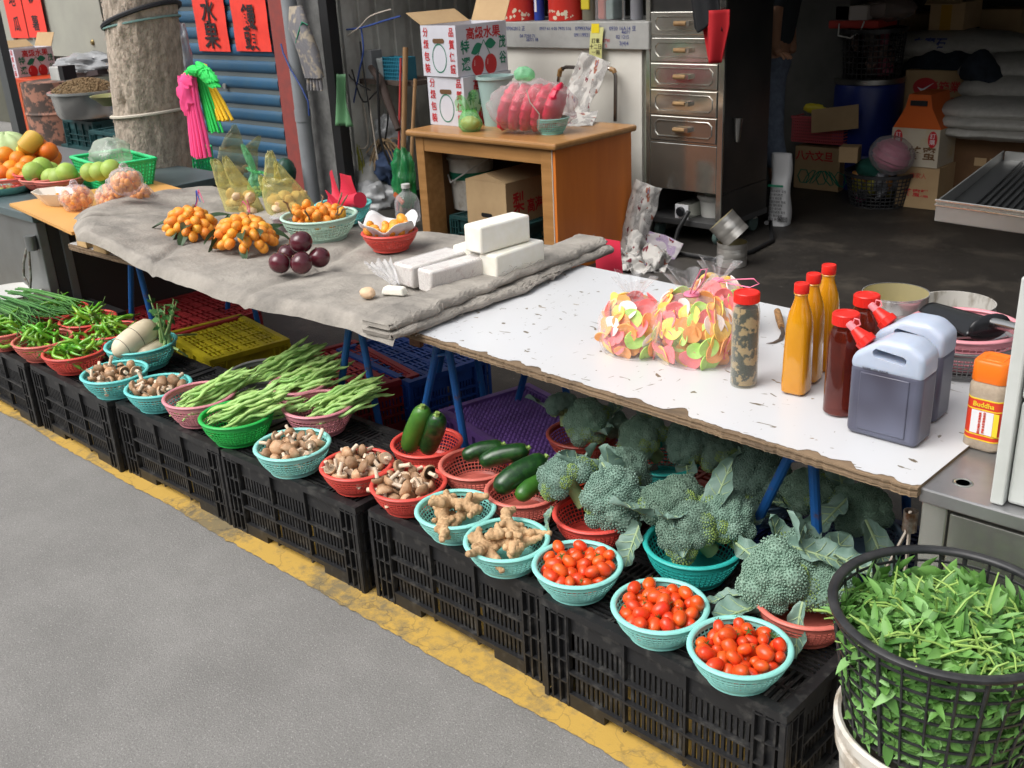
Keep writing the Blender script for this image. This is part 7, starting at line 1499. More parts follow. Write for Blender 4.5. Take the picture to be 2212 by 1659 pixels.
for x, y in ((.065,-.085),(-.21,.11)): skinobj('boot', [(x,y,.30),(x,y,.14),(x+.01,y,.05),(x+.05,y-.10,.035),(x+.07,y-.16,.03)], [(0,1),(1,2),(2,3),(3,4)], [.062,.056,.052,.042,.034], bootm, pe)
for i in range(5):                                                          # fingers of the near hand
    a = (i-2)*.016; base = Vector((.20,-.38+a,.985)); L = (.045,.062,.068,.063,.05)[i]; MB().tube([base, base+Vector((L*.45,-.004,.002)), base+Vector((L*.8,-.004,-.012)), base+Vector((L,-.002,-.026))], [.010,.0095,.009,.007], 8).build('finger', skin, pe)
MB().ell((.05,-.07,1.74), (.085,.1,.09), n=20, k=12).build('hair', mat('black_hair', (.01,.01,.01), .6), pe)
# griddle tray at right
g0, g1, g2 = at(2022,432,.93), at(2212,457,.93), at(2166,326,.93); gd = (g1-g0); gz = math.atan2(gd.y, gd.x)
t = thing('griddle_tray', 'stainless steel drainer tray with raised rim at the right edge', 'tray', (g0.x, g0.y, .93), gz); Lg, Dg = 1.0, (g2-g0).length*.98
trs = mat('matt_stainless', (.50,.50,.48), .38, 1, col2=(.44,.44,.42), scale=4, bump=.05, bscale=14, bdist=.01); hh = -.055
dvec = rotm(0,0,-gz) @ (g2-g0); sk = dvec.x/dvec.y
def skx(x, y): return x + sk*y
def wall3(mb, a, b_, z0, z1, th=.012):
    a, b_ = Vector((*a,0)), Vector((*b_,0)); d = (b_-a).normalized(); n_ = Vector((-d.y,d.x,0))*th; mb.add([a+Vector((0,0,z0)), b_+Vector((0,0,z0)), b_+n_+Vector((0,0,z0)), a+n_+Vector((0,0,z0)), a+Vector((0,0,z1)), b_+Vector((0,0,z1)), b_+n_+Vector((0,0,z1)), a+n_+Vector((0,0,z1))], [(3,2,1,0),(4,5,6,7),(0,1,5,4),(1,2,6,5),(2,3,7,6),(3,0,4,7)])
m = MB(); wall3(m, (0,0), (Lg,0), hh, 0); m.build('front_wall', trs, t, 0, bev=.002)
m = MB(); wall3(m, (skx(.0,Dg),Dg), (0,.0125), hh, 0, .004); m.build('side_wall', trs, t, 0)
m = MB(); wall3(m, (skx(Lg,Dg),Dg), (skx(.012,Dg),Dg), hh, .0); m.build('back_wall', trs, t, 0)
m = MB(); m.tube([(0,-.003,-.012),(Lg,-.003,-.012)], .0035, 6); m.tube([(0,-.003,.0),(Lg,-.003,.0)], .0035, 6); m.build('rolled_lip', sst, t)
m = MB(); m.add([(.005,.012,hh+.02),(Lg,.012,hh+.02),(skx(Lg,Dg-.01),Dg-.01,hh+.03),(skx(.005,Dg-.01),Dg-.01,hh+.03)], [(0,1,2,3)]); m.build('tray_floor', mat('dark_steel_floor', (.10,.10,.105), .35, 1), t, 0)
m = MB()
for i in range(46): x = .07+.019*i; m.tube([(x,.02,hh+.026),(skx(x,Dg-.02),Dg-.02,hh+.036)], .0032, 5)
m.build('floor_ridges', MATS['dark_steel_floor'], t, 60)
MB().bx(.25,.30,.05,.10,-.925,hh-.001).build('leg', mat('rusty_leg', (.12,.06,.035), .8), t, 0); MB().bx(.85,.9,.05,.1,-.925,hh-.001).build('leg', MATS['rusty_leg'], t, 0); MB().bx(.5,.55,.4,.45,-.925,hh-.001).build('leg', MATS['rusty_leg'], t, 0)
for u, v, lb in ((2104,412,'small orange food scrap in the tray, nearer one'),(2130,408,'small orange food scrap in the tray, farther one')):
    o = MB().ell((0,0,0), (.009,.006,.004), n=10, k=6, fn=lambda q_: 1+.2*nz(q_*3,1,3)).build('food_scrap', mat('orange_scrap', (.5,.2,.06), .6), None, 50, at(u, v-22, .885)); tag(o, lb, 'food scrap')

# ------------------------------------------------------------------ cluttered corner left of the desk
cy = 4.74
z_s = aty(800,172,cy).z; xs0, xs1 = aty(738,172,cy).x, aty(880,172,cy).x
o = MB().bx(xs0+.02,xs1+.05,0,.3,z_s-.03,z_s).build('wall_shelf', mat('dark_shelf_board', (.07,.05,.04), .8), None, 0, (0,cy,0)); tag(o, 'dark wall shelf holding small boxes left of the cartons', 'shelf')
def si(u0, u1, v0, nm, lb, cat, mt, dep=.16): 
    a, b_ = aty(u0,172,cy+.02).x, aty(u1,172,cy+.02).x; h_ = aty((u0+u1)/2,v0,cy+.02).z-z_s; t = thing(nm, lb, cat, ((a+b_)/2, cy+.03, z_s+.001)); return t, b_-a, h_
t, w, h = si(718,782,152,'power_strip','long cream box with socket on the wall shelf','box',0); MB().bx(-w/2,w/2,0,.14,0,h).build('box_body', mat('cream_box', (.36,.31,.22), .6), t, 0, bev=.004); MB().bx(-w*.25,-w*.1,-.004,0,h*.25,h*.75).build('socket', mat('brown_socket', (.2,.1,.06), .5), t, 0)
t, w, h = si(788,804,110,'grey_case','upright grey case beside the white tub on the shelf','case',0); MB().bx(-w/2,w/2,0,.1,0,h).build('case_body', mat('grey_case', (.20,.21,.22), .5), t, 0, bev=.004)
t, w, h = si(806,826,128,'small_tub','small white plastic tub on the wall shelf','tub',0); MB().lathe([(0,0),(w*.42,0),(w*.5,h*.75),(w*.53,h*.8),(w*.53,h),(0,h)], 24, c=(0,.06,0)).build('tub_body', mat('milky_tub', (.35,.38,.38), .4), t, 40)
t, w, h = si(828,874,125,'blue_basket','small blue lattice basket on the wall shelf','basket',0)
m = MB(); 
for i in range(13): x = -w/2+w*i/12; m.bx(x-.004,x+.004,0,.004,0,h)
for j in range(7): m.bx(-w/2,w/2,-.001,.005,h*j/6-.003,h*j/6+.003)
m.bx(-w/2,w/2,.1,.104,0,h); m.bx(-w/2,-w/2+.004,0,.1,0,h); m.bx(w/2-.004,w/2,0,.1,0,h); m.build('lattice_body', mat('teal_blue_plastic', (.02,.15,.22), .45), t, 0)
t, w, h = si(752,778,62,'paper_box','pale packet with green print on the wall shelf','packet',0); MB().bx(-w/2,w/2,.06,.12,0,h).build('packet_body', mat('dull_white_card', (.26,.27,.26), .7), t, 0); MB().bx(-w*.2,w*.3,.057,.0598,h*.15,h*.35).build('green_print', cgrn, t, 0); MB().bx(-w*.4,w*.4,.057,.0598,h*.75,h*.98).build('blue_print', inkb, t, 0)
cab = [('black electric cable looping below the wall shelf', [(778,90),(785,150),(800,250),(815,330),(830,310),(838,240),(820,195),(785,220),(760,150)], .006, blackm), ('pale cord hanging in a long loop at the left corner', [(735,225),(748,250),(760,300),(778,320),(795,310),(790,250),(780,210)], .005, rp), ('blue cable hanging diagonally at the left corner', [(780,60),(785,110),(775,160),(760,240),(745,270)], .0055, bluew), ('black cable bundle hanging straight down', [(815,150),(818,230),(822,300),(840,350),(860,400)], .009, blackm), ('blue rope strung across above the shelf', [(735,65),(780,60),(830,45),(865,35)], .006, bluew), ('pale rope strung slanting above the shelf', [(738,85),(775,60),(800,35),(845,20)], .005, rp), ('thin pale wire hanging behind the black cable', [(790,180),(800,240),(812,320),(822,380),(826,420)], .005, rp), ('thin black wire drooping from the door track', [(716,55),(735,120),(760,170),(800,195)], .005, blackm)]
for lb, uv, r_, mt_ in cab: 
    P3 = [aty(u, v, cy-.08-.03*math.sin(i)) for i, (u, v) in enumerate(uv)]; sm = []
    for i in range(len(P3)-1):
        p0, p1, p2, p3 = P3[max(0,i-1)], P3[i], P3[i+1], P3[min(len(P3)-1,i+2)]
        for s_ in range(5): f = s_/5; sm.append(.5*((2*p1)+(p2-p0)*f+(2*p0-5*p1+4*p2-p3)*f*f+(3*p1-p0-3*p2+p3)*f**3))
    sm.append(P3[-1]); o = MB().tube(sm, r_, 6).build('cable', mt_); tag(o, lb, 'cable')
bam = mat('bamboo', (.30,.17,.075), .6, col2=(.22,.12,.05), scale=40, stretch=(1,1,.1))
for u0, u1, v0, r_, mt_, lb, nm in ((876,868,102,.018,bam,'thick bamboo pole leaning left of the desk','bamboo_pole'),(897,884,170,.012,bam,'thin bamboo cane leaning beside the cartons','bamboo_pole'),(866,858,125,.008,mat('red_stick', (.35,.03,.03), .5),'thin red stick behind the bamboo pole','stick')):
    o = MB().tube([aty(u1,480,4.6), aty((u0+u1)/2,300,4.66), aty(u0,v0,4.74)], r_, 12).build(nm, mt_); tag(o, lb, 'pole')
o = MB().tube([aty(800,145,cy-.02), aty(820,170,cy-.04), aty(838,220,cy-.06), aty(860,280,cy-.1)], [.02,.03,.028,.02], 10).build('dark_hose', mat('dark_brown_strap', (.04,.025,.02), .8)); tag(o, 'dark brown strap curving down from the wall shelf', 'strap')
o = MB().tube([aty(852,480,4.7), aty(857,420,4.75), aty(862,360,4.8)], .012, 10).build('red_broom_handle', mat('crimson_plastic', (.42,.03,.05), .4)); tag(o, 'crimson broom handle leaning at the left desk leg', 'broom handle')
def blob(nm, lb, cat, u, v, y, r, mt, seed=0, k=.15, group=None):
    o = MB().ell((0,0,0), r, n=36, k=22, fn=lambda q_: 1+k*nz(q_*2.3,1,seed)+k*.5*nz(q_*5,1,seed+3)+k*.25*abs(nz(q_*11,1,seed))).build(nm, mt, None, 60, aty(u,v,y)); return tag(o, lb, cat, group)
greyf = film('grey_bag_film', (.8,.8,.82), .5, (.36,.37,.38), .3, 18)
blob('white_bag', 'white plastic bags bunched beside the bamboo poles', 'plastic bag', 845, 290, 4.80, (.13,.1,.13), greyf, 1, .3)
blob('white_bag', 'grey plastic bag on the floor at the left of the desk', 'plastic bag', 815, 430, 4.66, (.20,.14,.13), greyf, 2, .3)
blob('grey_sack', 'pale grey sack slumped below the hanging cords', 'sack', 795, 385, 4.72, (.17,.12,.16), mat('grey_sackcloth', (.20,.20,.19), .8), 5, .2)
blob('blue_cloth', 'dark blue cloth heap under the straw broom', 'cloth', 843, 360, 4.72, (.11,.09,.12), mat('dark_blue_cloth', (.015,.03,.07), .9), 3, .3)
t = thing('straw_bundle', 'frayed straw rope bundle hanging under the white bags', 'straw rope', aty(830,320,4.7)); q = random.Random(4); m = MB(); strw = mat('straw', (.26,.18,.10), .9)
for i in range(46):
    a = Vector((q.uniform(-.03,.03),q.uniform(-.03,.03),.06)); d = Vector((q.uniform(-.16,.16),q.uniform(-.06,.06),q.uniform(-.22,-.03))); m.tube([a, a+d*.5+Vector((0,0,.03)), a+d], .004, 4)
m.build('straw', strw, t, 60)
ygf = mat('yellow_green_broom', (.22,.22,.03), .8); t = thing('hanging_broom', 'yellow green plastic broom hanging on the corrugated wall', 'broom', aty(765,330,cy-.1)); m = MB()
for i in range(36): x = (i/35-.5); m.tube([(x*.05,0,.14),(x*.12,q.uniform(-.02,.02),0),(x*.2+q.uniform(-.01,.01),q.uniform(-.03,.03),-.15)], .004, 4)
m.build('bristles', ygf, t, 60)
t = thing('hanging_green_bag', 'thin green plastic bag hanging beside the door track', 'plastic bag', aty(737,200,cy-.25)); MB().grid(lambda u, v: Vector(((u-.5)*.11*(1+.5*v), .02*math.sin(u*9+v*4), .12-.34*v)), 16, 14).build('bag_film', mat('pale_green_bag', (.16,.36,.18), .5), t).modifiers.new('s','SOLIDIFY').thickness = .003
t = thing('green_bottle_bag', 'green net bag of clear bottles leaning at the left desk leg', 'net bag', aty(873,385,4.6)); MB().ell((0,0,0), (.085,.07,.19), n=40, k=26, fn=lambda q_: 1+.3*nz(q_*2.5,1,5)+.2*abs(nz(q_*6,1,5))).build('bag_film', film('deep_green_film', (.35,.75,.45), .35, (.03,.30,.10), .2, 26), t, 60); MB().box((.02,-.08,-.12), (.10,.012,.03), rotm(0,.6,0)).build('orange_tag', mat('orange_tag', (.45,.10,.03), .5), t, 0)
p_ = aty(882, 470, 4.3); t = thing('water_jug', 'clear plastic water jug with white cap by the desk leg', 'jug', p_); MB().lathe([(0,-.02),(.075,-.02),(.08,0),(.08,.10),(.065,.14),(.025,.17),(.022,.19)], 32).build('jug_body', clearbox, t, 40); MB().lathe([(.028,.19),(.028,.215),(0,.217)], 20).build('cap', whit, t); o.parent
# work gloves on the drainpipe
p_ = aty(662, 85, 4.30); t = thing('work_gloves', 'bunch of grey and cream work gloves hanging on the drainpipe', 'gloves', p_); gm = mat('dirty_gloves', (.17,.165,.175), .95, col2=(.36,.31,.24), scale=16, lo=.5, hi=.62, detail=2, bump=.3)
for i in range(5): 
    s_ = i-2; MB().tube([(-.07+.02*s_,0,.20),(-.04+.028*s_,-.02,.08),(.02+.03*s_,-.01,-.08),(.045+.03*s_,-.005,-.24)], [.022,.036,.034,.028], 12).build('glove', gm, t)
    MB().tube([(.045+.03*s_,-.005,-.23),(.04+.036*s_,-.01,-.32)], [.014,.011], 8).build('finger', gm, t)
MB().tube([(-.06,-.04,-.02),(.0,-.05,.05),(.04,-.045,.11),(.07,-.03,.09)], .009, 6, flat=.5).build('green_tie', mat('green_tie', (.02,.24,.13), .5), t)
o = blob('dark_green_pot', 'dark green round pot at the foot of the drainpipe', 'pot', 618, 372, 4.25, (.07,.07,.10), mat('dark_green_enamel', (.015,.06,.04), .4), 4, .05)

# ------------------------------------------------------------------ left: steel cart with fruit
LZ = .70; lc = at(67,464,LZ); lt = thing('fruit_cart', 'grey steel cart with fruit on top at the left edge', 'cart', (lc.x, lc.y, 0)); gst = mat('grey_sheet_steel', (.27,.285,.285), .45, .7, col2=(.20,.205,.20), scale=3, detail=6); dst = mat('dark_sheet_steel', (.05,.048,.046), .55, .3)
MB().bx(-4.5,0,0,.95,LZ-.035,LZ).build('cart_top', mat('teal_grey_top', (.15,.20,.21), .35, .5, col2=(.11,.15,.16), scale=4), lt, 0, bev=.003); MB().bx(-4.5,-.07,.02,.04,.08,LZ-.036).build('front_door', gst, lt, 0); MB().bx(-.06,-.004,.01,.05,.02,LZ-.036).build('corner_post', gst, lt, 0, bev=.004); MB().bx(-.02,-.008,.052,.94,.02,LZ-.036).build('side_panel', dst, lt, 0); MB().bx(-.012,.006,.10,.13,.03,LZ-.04).build('side_strip', gst, lt, 0)
hp = [(-.035,-.012,LZ-.09),(-.035,-.02,LZ-.16),(-.05,-.03,LZ-.21)]; MB().lathe([(.022,LZ-.15),(.022,LZ-.09)], 16, c=(-.035,-.012,0)).build('latch_tube', gst, lt); lw_ = mat('peeling_wire', (.30,.33,.29), .7, col2=(.14,.10,.08), scale=60)
MB().tube([(-.045,-.03,LZ-.14),(-.06,-.05,LZ-.20),(-.09,-.05,LZ-.26),(-.05,-.05,LZ-.305),(-.035,-.045,LZ-.26),(-.03,-.03,LZ-.15)], .0055, 7).build('wire_latch', lw_, lt)
ob1, ob2 = at(20,440,LZ+.012), at(150,500,LZ+.012)
o = MB().bx(0,(ob2-ob1).length+.02,0,.62,0,.012).build('orange_board', mat('orange_board', (.70,.37,.11), .5, col2=(.66,.34,.10), scale=4), None, 0, (ob1.x, ob1.y, LZ+.001)); o.rotation_euler = (0,0,math.atan2((ob2-ob1).y,(ob2-ob1).x)); tag(o, 'flat orange board lying across the cart end beside the quilt', 'board')
LB = LZ+.014
orm = mat('orange_peel', (.80,.26,.012), .45, col2=(.76,.20,.012), scale=30, rand=.1, huer=.012, bump=.2, bscale=180); b = MB(); b.ell((0,0,0), (.038,.038,.035), n=20, k=14); om = b.mesh('orange_fruit', orm); KIDS['orange'] = [('orange', om)]
grm = mat('guava_skin', (.30,.46,.07), .5, col2=(.38,.52,.12), scale=14, rand=.12, bump=.2); b = MB(); b.ell((0,0,0), (.045,.045,.043), n=20, k=14, fn=lambda q_: 1+.03*nz(q_*3,1,2)); KIDS['guava'] = [('guava', b.mesh('guava', grm))]
def fruit(kd, nm, label, cat, u, v, z, sc=1, group=None): return putm(kd, nm, label, cat, at(u, v, z), (rnd.random()*6,)*3, group, sc)
bo = at(95,372,LZ+.06); BKL = bk('o1', 'dark red basket of large oranges at the back of the fruit cart', 'red', (bo.x, bo.y), LZ+.001, .13, .07)
for i, (u, v, z) in enumerate(((75,345,.76),(98,350,.755),(112,340,.77),(84,318,.83),(104,327,.82),(68,358,.755),(108,352,.75))): fruit('orange', 'orange', 'large deep orange fruit in the back basket', 'orange', u, v, LZ+z-.70, 1.25, 'oranges in the back basket')
bo = at(30,380,LZ+.05); bk('o2', 'red basket of bright oranges at the left edge of the cart', 'red', (bo.x, bo.y), LZ+.001, .15, .06)
for i, (u, v, z) in enumerate(((12,352,.78),(40,345,.80),(62,355,.78),(25,365,.765),(50,368,.765),(70,372,.755),(8,375,.75),(34,380,.75),(12,335,.82),(60,385,.745))): fruit('orange', 'orange', 'bright orange fruit in the left edge basket', 'orange', u, v, LZ+z-.70, 1.1, 'oranges in the left edge basket')
cbm_ = mat('pale_cabbage', (.50,.62,.33), .6, col2=(.42,.55,.24), scale=9, bump=.4, bscale=22)
o = MB().ell((0,0,0), (.12,.11,.095), n=40, k=26, fn=lambda q_: 1+.04*math.sin(math.atan2(q_.y,q_.x)*9+q_.z*3)+.03*nz(q_*4,1,1)).build('cabbage', cbm_, None, 60, at(20,328,LZ+.11)); tag(o, 'pale green cabbage at the back left of the fruit cart', 'cabbage')
pay = mat('papaya_skin', (.66,.36,.03), .5, col2=(.45,.32,.04), scale=6); o = MB().tube([at(50,340,LZ+.10), at(58,318,LZ+.15), at(72,302,LZ+.18), at(86,300,LZ+.17)], [.018,.045,.048,.02], 18).build('papaya', pay); tag(o, 'long yellow orange papaya behind the oranges', 'papaya')
o = MB().tube([at(44,345,LZ+.08), at(50,328,LZ+.12), at(62,312,LZ+.15)], [.015,.035,.02], 16).build('papaya', mat('yellow_mango', (.75,.5,.05), .5)); tag(o, 'pale yellow papaya left of the orange one', 'papaya')
bo = at(100,385,LZ+.05); bk('g1', 'red basket of green guavas behind the front guava basket', 'salmon', (bo.x, bo.y), LZ+.001, .11, .06)
for u, v, z in ((72,372,.78),(88,376,.76),(110,372,.76),(90,362,.79)): fruit('guava', 'guava', 'pale green guava in the back guava basket', 'guava', u, v, LZ+z-.70, 1.05, 'guavas in the back basket')
bo = at(130,392,LZ+.04); bk('g2', 'red basket of green guavas in front beside the green basket', 'salmon', (bo.x, bo.y), LZ+.001, .11, .06)
for u, v, z in ((112,385,.75),(128,384,.76),(144,374,.78),(150,384,.755)): fruit('guava', 'guava', 'pale green guava in the front guava basket', 'guava', u, v, LZ+z-.70, 1.05, 'guavas in the front basket')
# green rectangular basket
c0 = at(222,400,LZ+.02); t = thing('green_basket', 'bright green rectangular plastic basket on the cart beside the tree', 'basket', (c0.x-.02, c0.y+.08, LZ+.001), R_(-8)); gp_ = mat('vivid_green_plastic', (.03,.56,.20), .4); m = MB()
W, D, H = .20, .12, .125
for (x0, y0, x1, y1) in ((-1,-1,1,-1),(1,-1,1,1),(1,1,-1,1),(-1,1,-1,-1)):
    A0, A1 = Vector((x0*W*.8,y0*D*.8,0)), Vector((x1*W*.8,y1*D*.8,0)); B0, B1 = Vector((x0*W,y0*D,H)), Vector((x1*W,y1*D,H)); n_ = 15
    for i in range(n_+1): f = i/n_; m.tube([A0.lerp(A1,f), B0.lerp(B1,f)], .0052, 4, False)
    for j in range(9): g = j/8; m.tube([A0.lerp(B0,g), A1.lerp(B1,g)], .0045, 4, False)
    m.tube([B0, B1], .009, 6)
m.bx(-W*.8,W*.8,-D*.8,D*.8,-.0,.004); m.build('lattice_body', gp_, t, 60)
o = MB().ell((0,0,0), (.11,.08,.075), n=40, k=20, fn=lambda q_: 1+.2*nz(q_*2.4,1,3)+.1*abs(nz(q_*6,1,3))).build('clear_bag', film('pale_clear_bag', (.9,.95,.88), .3, (.55,.6,.52), .2, 24), None, 60, (c0.x-.03,c0.y+.08,LZ+.14)); tag(o, 'crumpled clear plastic bag on top of the green basket', 'plastic bag')
for u, v, z in ((195,372,.82),(215,370,.83),(240,366,.84)): fruit('guava', 'guava', 'pale guava under the clear bag in the green basket', 'guava', u, v, LZ+z-.72, .95, 'guavas in the green basket')
# plates and dishes
p_ = at(10,405,LZ+.02); t = thing('turquoise_plate', 'turquoise plate of cut fruit at the left picture edge', 'plate', (p_.x,p_.y,LZ+.001)); MB().lathe([(0,.004),(.10,.004),(.14,.035),(.145,.036),(.10,0),(0,0)], 44, fn=lambda a, z: 1+.02*math.cos(a*16)).build('plate_body', PLA['mint'], t, 30)
for i in range(7): o = MB().ell((0,0,0), (.022,.012,.008), n=10, k=6).build('fruit_slice', mat('slice_%d'%(i%3), ((.6,.1,.1),(.65,.55,.2),(.3,.5,.12))[i%3], .5), None, 50, (p_.x+rnd.uniform(-.07,.07), p_.y+rnd.uniform(-.06,.06), LZ+.018)); tag(o, 'cut fruit slice on the turquoise plate', 'fruit slice', 'fruit slices on the turquoise plate')
p_ = at(125,425,LB+.03); t = thing('octagonal_dish', 'white octagonal dish of orange pieces on the orange board', 'dish', (p_.x,p_.y,LB), R_(10)); MB().lathe([(0,.003),(.07,.0),(.13,.052),(.132,.055),(.125,.055),(.068,.008),(0,.008)], 8, sy=.62).build('dish_body', mat('cream_porcelain', (.70,.64,.56), .35), t, 20)
for i in range(12): o = MB().ell((0,0,0), (.016,.010,.009), n=10, k=6).build('orange_piece', mat('orange_piece', (.80,.28,.03), .5), None, 50, (p_.x+rnd.uniform(-.06,.07), p_.y+rnd.uniform(-.03,.03), LB+.02+.01*rnd.random())); tag(o, 'small orange fruit piece in the octagonal dish', 'fruit piece', 'orange pieces in the octagonal dish'); o.rotation_euler = (rnd.random()*3,rnd.random()*3,rnd.random()*3)
kqm = mat('kumquat_skin', (.80,.32,.05), .4, rand=.08); b = MB(); b.ell((0,0,0), (.014,.014,.016), n=10, k=8); kqmesh = b.mesh('kumquat', kqm); pinkf = film('pinkish_clear_film', (.98,.96,.97), .12, (.85,.80,.84), .12, 55)
for u, v, s_, lb in ((165,428,.062,'clear bag of kumquats nearest the octagonal dish'),(242,425,.062,'clear bag of kumquats second along the orange board'),(300,422,.055,'clear bag of kumquats nearest the tree trunk'),(272,392,.062,'clear bag of kumquats on top of the other bags')):
    z_ = LB + s_*.75 if v > 400 else LB + s_*2.0; p_ = at(u, v, z_); t = thing('kumquat_bag', lb, 'plastic bag', p_, group='clear bags of kumquats'); q = random.Random(u)
    for i in range(40):
        d = Vector((q.gauss(0,1),q.gauss(0,1),q.gauss(0,1))).normalized()*s_*q.uniform(.55,.84); o = obj('kumquat', kqmesh, t, Vector((d.x,d.y,d.z*.75)))
    MB().ell((0,0,0), (s_*1.08,s_*1.02,s_*.85), n=40, k=24, fn=lambda q_: 1+.09*nz(q_*3,1,u)+.12*abs(nz(q_*6,1,u))).build('bag_film', pinkf, t, 60); MB().ell((0,0,s_*.9), (s_*.25,s_*.25,s_*.3), n=20, k=12, fn=lambda q_: 1+.3*nz(q_*4,1,u)).build('knot', pinkf, t, 60)
# background on the far left
t = thing('steel_bowl', 'wide steel basin heaped with brown dried goods behind the trunk', 'basin', aty(195,250,3.5) ); sc_ = aty(195,250,3.5); Rb3 = px(75, sc_)
MB().lathe([(0,0),(Rb3*.8,0),(Rb3*.88,.03),(Rb3*.95,.16),(Rb3*1.03,.165),(Rb3*1.03,.18),(Rb3*.93,.18),(Rb3*.78,.01),(0,.01)], 56).build('basin_body', mat('basin_steel', (.55,.55,.53), .25, .7), t, 30); m = MB(); q = random.Random(2)
for i in range(700):
    a = q.random()*6.28; rr = math.sqrt(q.random())*Rb3*.9; m.ell((rr*math.cos(a), rr*math.sin(a), .165+.09*(1-(rr/Rb3)**2)+q.uniform(-.006,.006)), (q.uniform(.007,.012),.006,.006), n=6, k=4)
m.lathe([(Rb3*.91,.15),(Rb3*.5,.22),(0,.245)], 30); stuff(m.build('dried_goods', mat('brown_dried_goods', (.17,.11,.05), .8, col2=(.24,.16,.08), scale=60), t, 40))
tlc = cmat('teal_crate_dark', (.012,.07,.075))
for i, (u, v, lb) in enumerate(((195,372,'dark teal crate under the steel basin, lowest of the stack'),(198,318,'dark teal crate under the steel basin, top of the stack'),(262,350,'dark teal crate beside the trunk at the far left'))):
    p_ = aty(u, v, 3.5-.25*(i==2)); t = crate(lb, (p_.x, p_.y+.1, p_.z-.02), 0, tlc, .22, 'plates', .46, .34, 'teal crates behind the fruit cart')
bz = aty(195,372,3.5).z-.02; o = MB().bx(-.5,.5,0,.5,.004,bz-.004).build('low_bench', inw, None, 0, (sc_.x, 3.4, 0)); tag(o, 'dark low bench carrying the teal crates behind the cart', 'bench')
t = thing('olive_bowl', 'olive plastic bowl peeking out left of the trunk', 'bowl', aty(250,226,3.3)); MB().lathe([(0,0),(.08,0),(.14,.06),(.15,.062),(.14,.05),(.07,.008),(0,.008)], 36).build('bowl_body', mat('olive_plastic', (.30,.30,.13), .45), t, 30)
rst = mat('peeling_drum', (.36,.17,.115), .75, col2=(.085,.06,.05), scale=11, detail=5, lo=.45, hi=.52); p_ = aty(115,300,4.0); hd_ = aty(115,180,4.0).z; t = thing('rusty_drum', 'rusty peeling oil drum behind the fruit cart', 'drum', (p_.x, 4.1, .005)); MB().lathe([(0,0),(.26,0),(.265,hd_*.32),(.275,hd_*.34),(.265,hd_*.36),(.265,hd_*.66),(.275,hd_*.68),(.265,hd_*.7),(.26,hd_),(.24,hd_-.01),(0,hd_-.01)], 48).build('drum_body', rst, t, 30)
p_ = aty(55,240,4.4); t = thing('orange_locker', 'bright orange red locker with a bolt at the far left', 'locker', (p_.x, 4.4, .005)); hl = aty(55,172,4.4).z; MB().bx(-.42,.42,0,.5,0,hl).build('locker_body', mat('orange_red_paint', (.50,.055,.012), .4), t, 0, bev=.008); MB().bx(-.02,-.005,-.006,0,0,hl-.04).build('door_gap', mat('pale_orange_edge', (.55,.16,.06), .4), t, 0); MB().lathe([(.018,0),(.012,.01),(0,.01)], 16, rot=rotm(R_(90)), c=(.12,-.002,hl-.13)).build('bolt', ss, t)
carton('white cherry carton with open kraft flaps on the orange locker', (p_.x-.42, 4.42, hl+.007), .34, .4, .26, R_(4), True, None)
lp = mat('grey_green_panel', (.33,.33,.28), .7, col2=(.29,.29,.25), scale=3); pa, pb_ = aty(-10,100,5.3), aty(235,118,5.3); zb_ = aty(100,120,5.3).z
pnl = thing('cupboard_door', 'pale grey green cupboard panel with round knob at the far left', 'cupboard', (0,5.3,0)); MB().bx(pa.x-1.5,pb_.x,0,.05,zb_,2.5).build('panel', lp, pnl, 0); MB().lathe([(.03,0),(.03,.008),(.02,.02),(0,.02)], 24, rot=rotm(R_(90)), c=(aty(214,185/1.1,5.29).x,-.002,aty(214,92,5.29).z)).build('knob', mat('brass_knob', (.25,.19,.08), .4, .6), pnl)
MB().bx(aty(28,60,5.28).x-.03,aty(28,60,5.28).x+.03,-.03,-.002,zb_,2.5).build('mullion', mat('brown_mullion', (.12,.10,.085), .6), pnl, 0)
o = MB().bx(pa.x-2,xl-.09,0,.1,.004,2.7).build('olive_wall', mat('olive_grey_wall', (.10,.10,.075), .8, col2=(.08,.08,.06), scale=2), None, 0, (0,5.45,0)); tag(o, 'dim olive grey board wall left of the blue shutter', 'wall')
for u0, u1, v1, chs, lb in ((25,62,82,'兩地瓜','left red paper sign on the grey green panel'),(64,104,81,'黃金薯','right red paper sign on the grey green panel')):
    a, b_ = aty(u0,v1,5.26), aty(u1,v1,5.26); W = b_.x-a.x; t = thing('paper_sign', lb, 'paper sign', ((a.x+b_.x)/2, 5.26, a.z)); MB().bx(-W/2,W/2,0,.004,0,2.0-a.z).build('paper', redpap, t, 0)
    for i, ch_ in enumerate(reversed(chs)): text(ch_, .17, ink, t, (0,-.003,.14+.26*i), FRONT, 'brush_character', bold=.012)
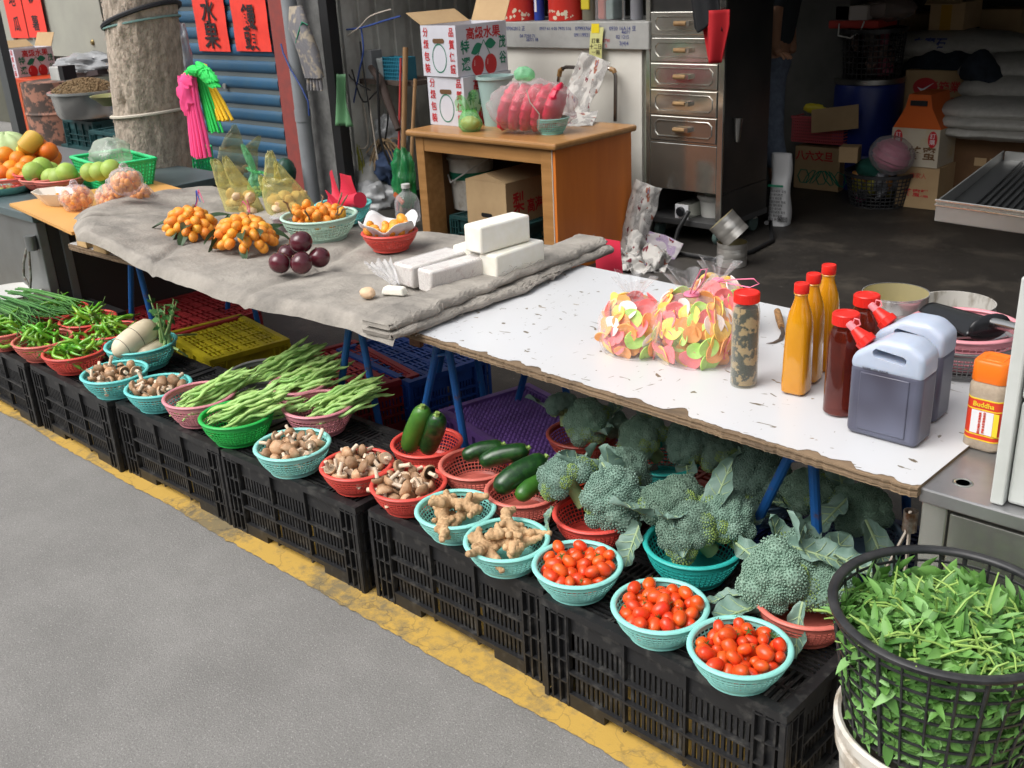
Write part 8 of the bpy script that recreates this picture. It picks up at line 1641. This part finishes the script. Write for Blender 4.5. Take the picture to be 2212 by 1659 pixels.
o = MB().bx(-.06,.06,0,.06,.004,2.4).build('grey_post', mat('dark_grey_post', (.07,.075,.075), .6), None, 0, (aty(22,230,3.3).x,3.3,0)); o.rotation_euler = (0,R_(0),0); tag(o, 'dark grey upright post at the left picture edge', 'post')
p_ = aty(120,160,3.6); t = thing('hanging_scale', 'white hanging scale on a thin rod above the drum', 'scale', p_); MB().bx(-.10,.05,0,.12,-.05,.05).build('scale_box', whit, t, 0, bev=.006); MB().bx(.06,.13,0,.1,-.04,.06).build('black_clip', blackm, t, 0); MB().tube([(.03,.05,-.05),(.035,.05,-.4),(.05,.05,-.75)], .007, 6).build('rod', ss, t); MB().bx(-.07,.2,-.02,.16,-.77,-.75).build('foot', dst, t, 0)
o = MB().bx(-.5,.35,0,.5,-.04,.0).build('dark_tray', mat('dark_brown_tray', (.045,.03,.03), .7), None, 0, aty(170,158,4.3)); o.rotation_euler = (0,R_(-6),0); tag(o, 'dark brown sloping tray under the clear plastic bags', 'tray')
blob('clear_bags', 'heap of clear plastic bags on the dark tray behind the trunk', 'plastic bag', 195, 138, 4.45, (.42,.2,.09), greyf, 7, .35); blob('clear_bags', 'grey plastic bag hanging right of the trunk against the shutter frame', 'plastic bag', 398, 110, 4.2, (.05,.05,.2), greyf, 8, .25)
blob('brown_fruit', 'brown knobbly root behind the quilt at the trunk foot', 'root', 435, 385, 2.72, (.075,.05,.03), mat('brown_root', (.22,.09,.03), .7), 3, .3)
p_ = aty(432,375,2.95); t = thing('green_bin', 'bright green mesh bin behind the quilt at the trunk foot', 'bin', (p_.x,2.95,.3)); m = MB(); Rg = px(20,p_)*1.6
for i in range(30): a = 6.283*i/30; m.tube([(Rg*.8*math.cos(a),Rg*.8*math.sin(a),0),(Rg*math.cos(a),Rg*math.sin(a),.42)], .006, 4, False)
for j in range(17): R_c = Rg*(.8+.2*j/16); m.lathe([(R_c+.004,.026*j-.005),(R_c+.004,.026*j+.005),(R_c-.004,.026*j+.005),(R_c-.004,.026*j-.005)], 30, close=True)
m.build('lattice_body', gp_, t, 60)
o = MB().bx(-.25,.25,-.2,.2,.004,.299).build('stool', inw, None, 0, (p_.x,2.95,0)); tag(o, 'dark stool under the green mesh bin behind the table', 'stool')
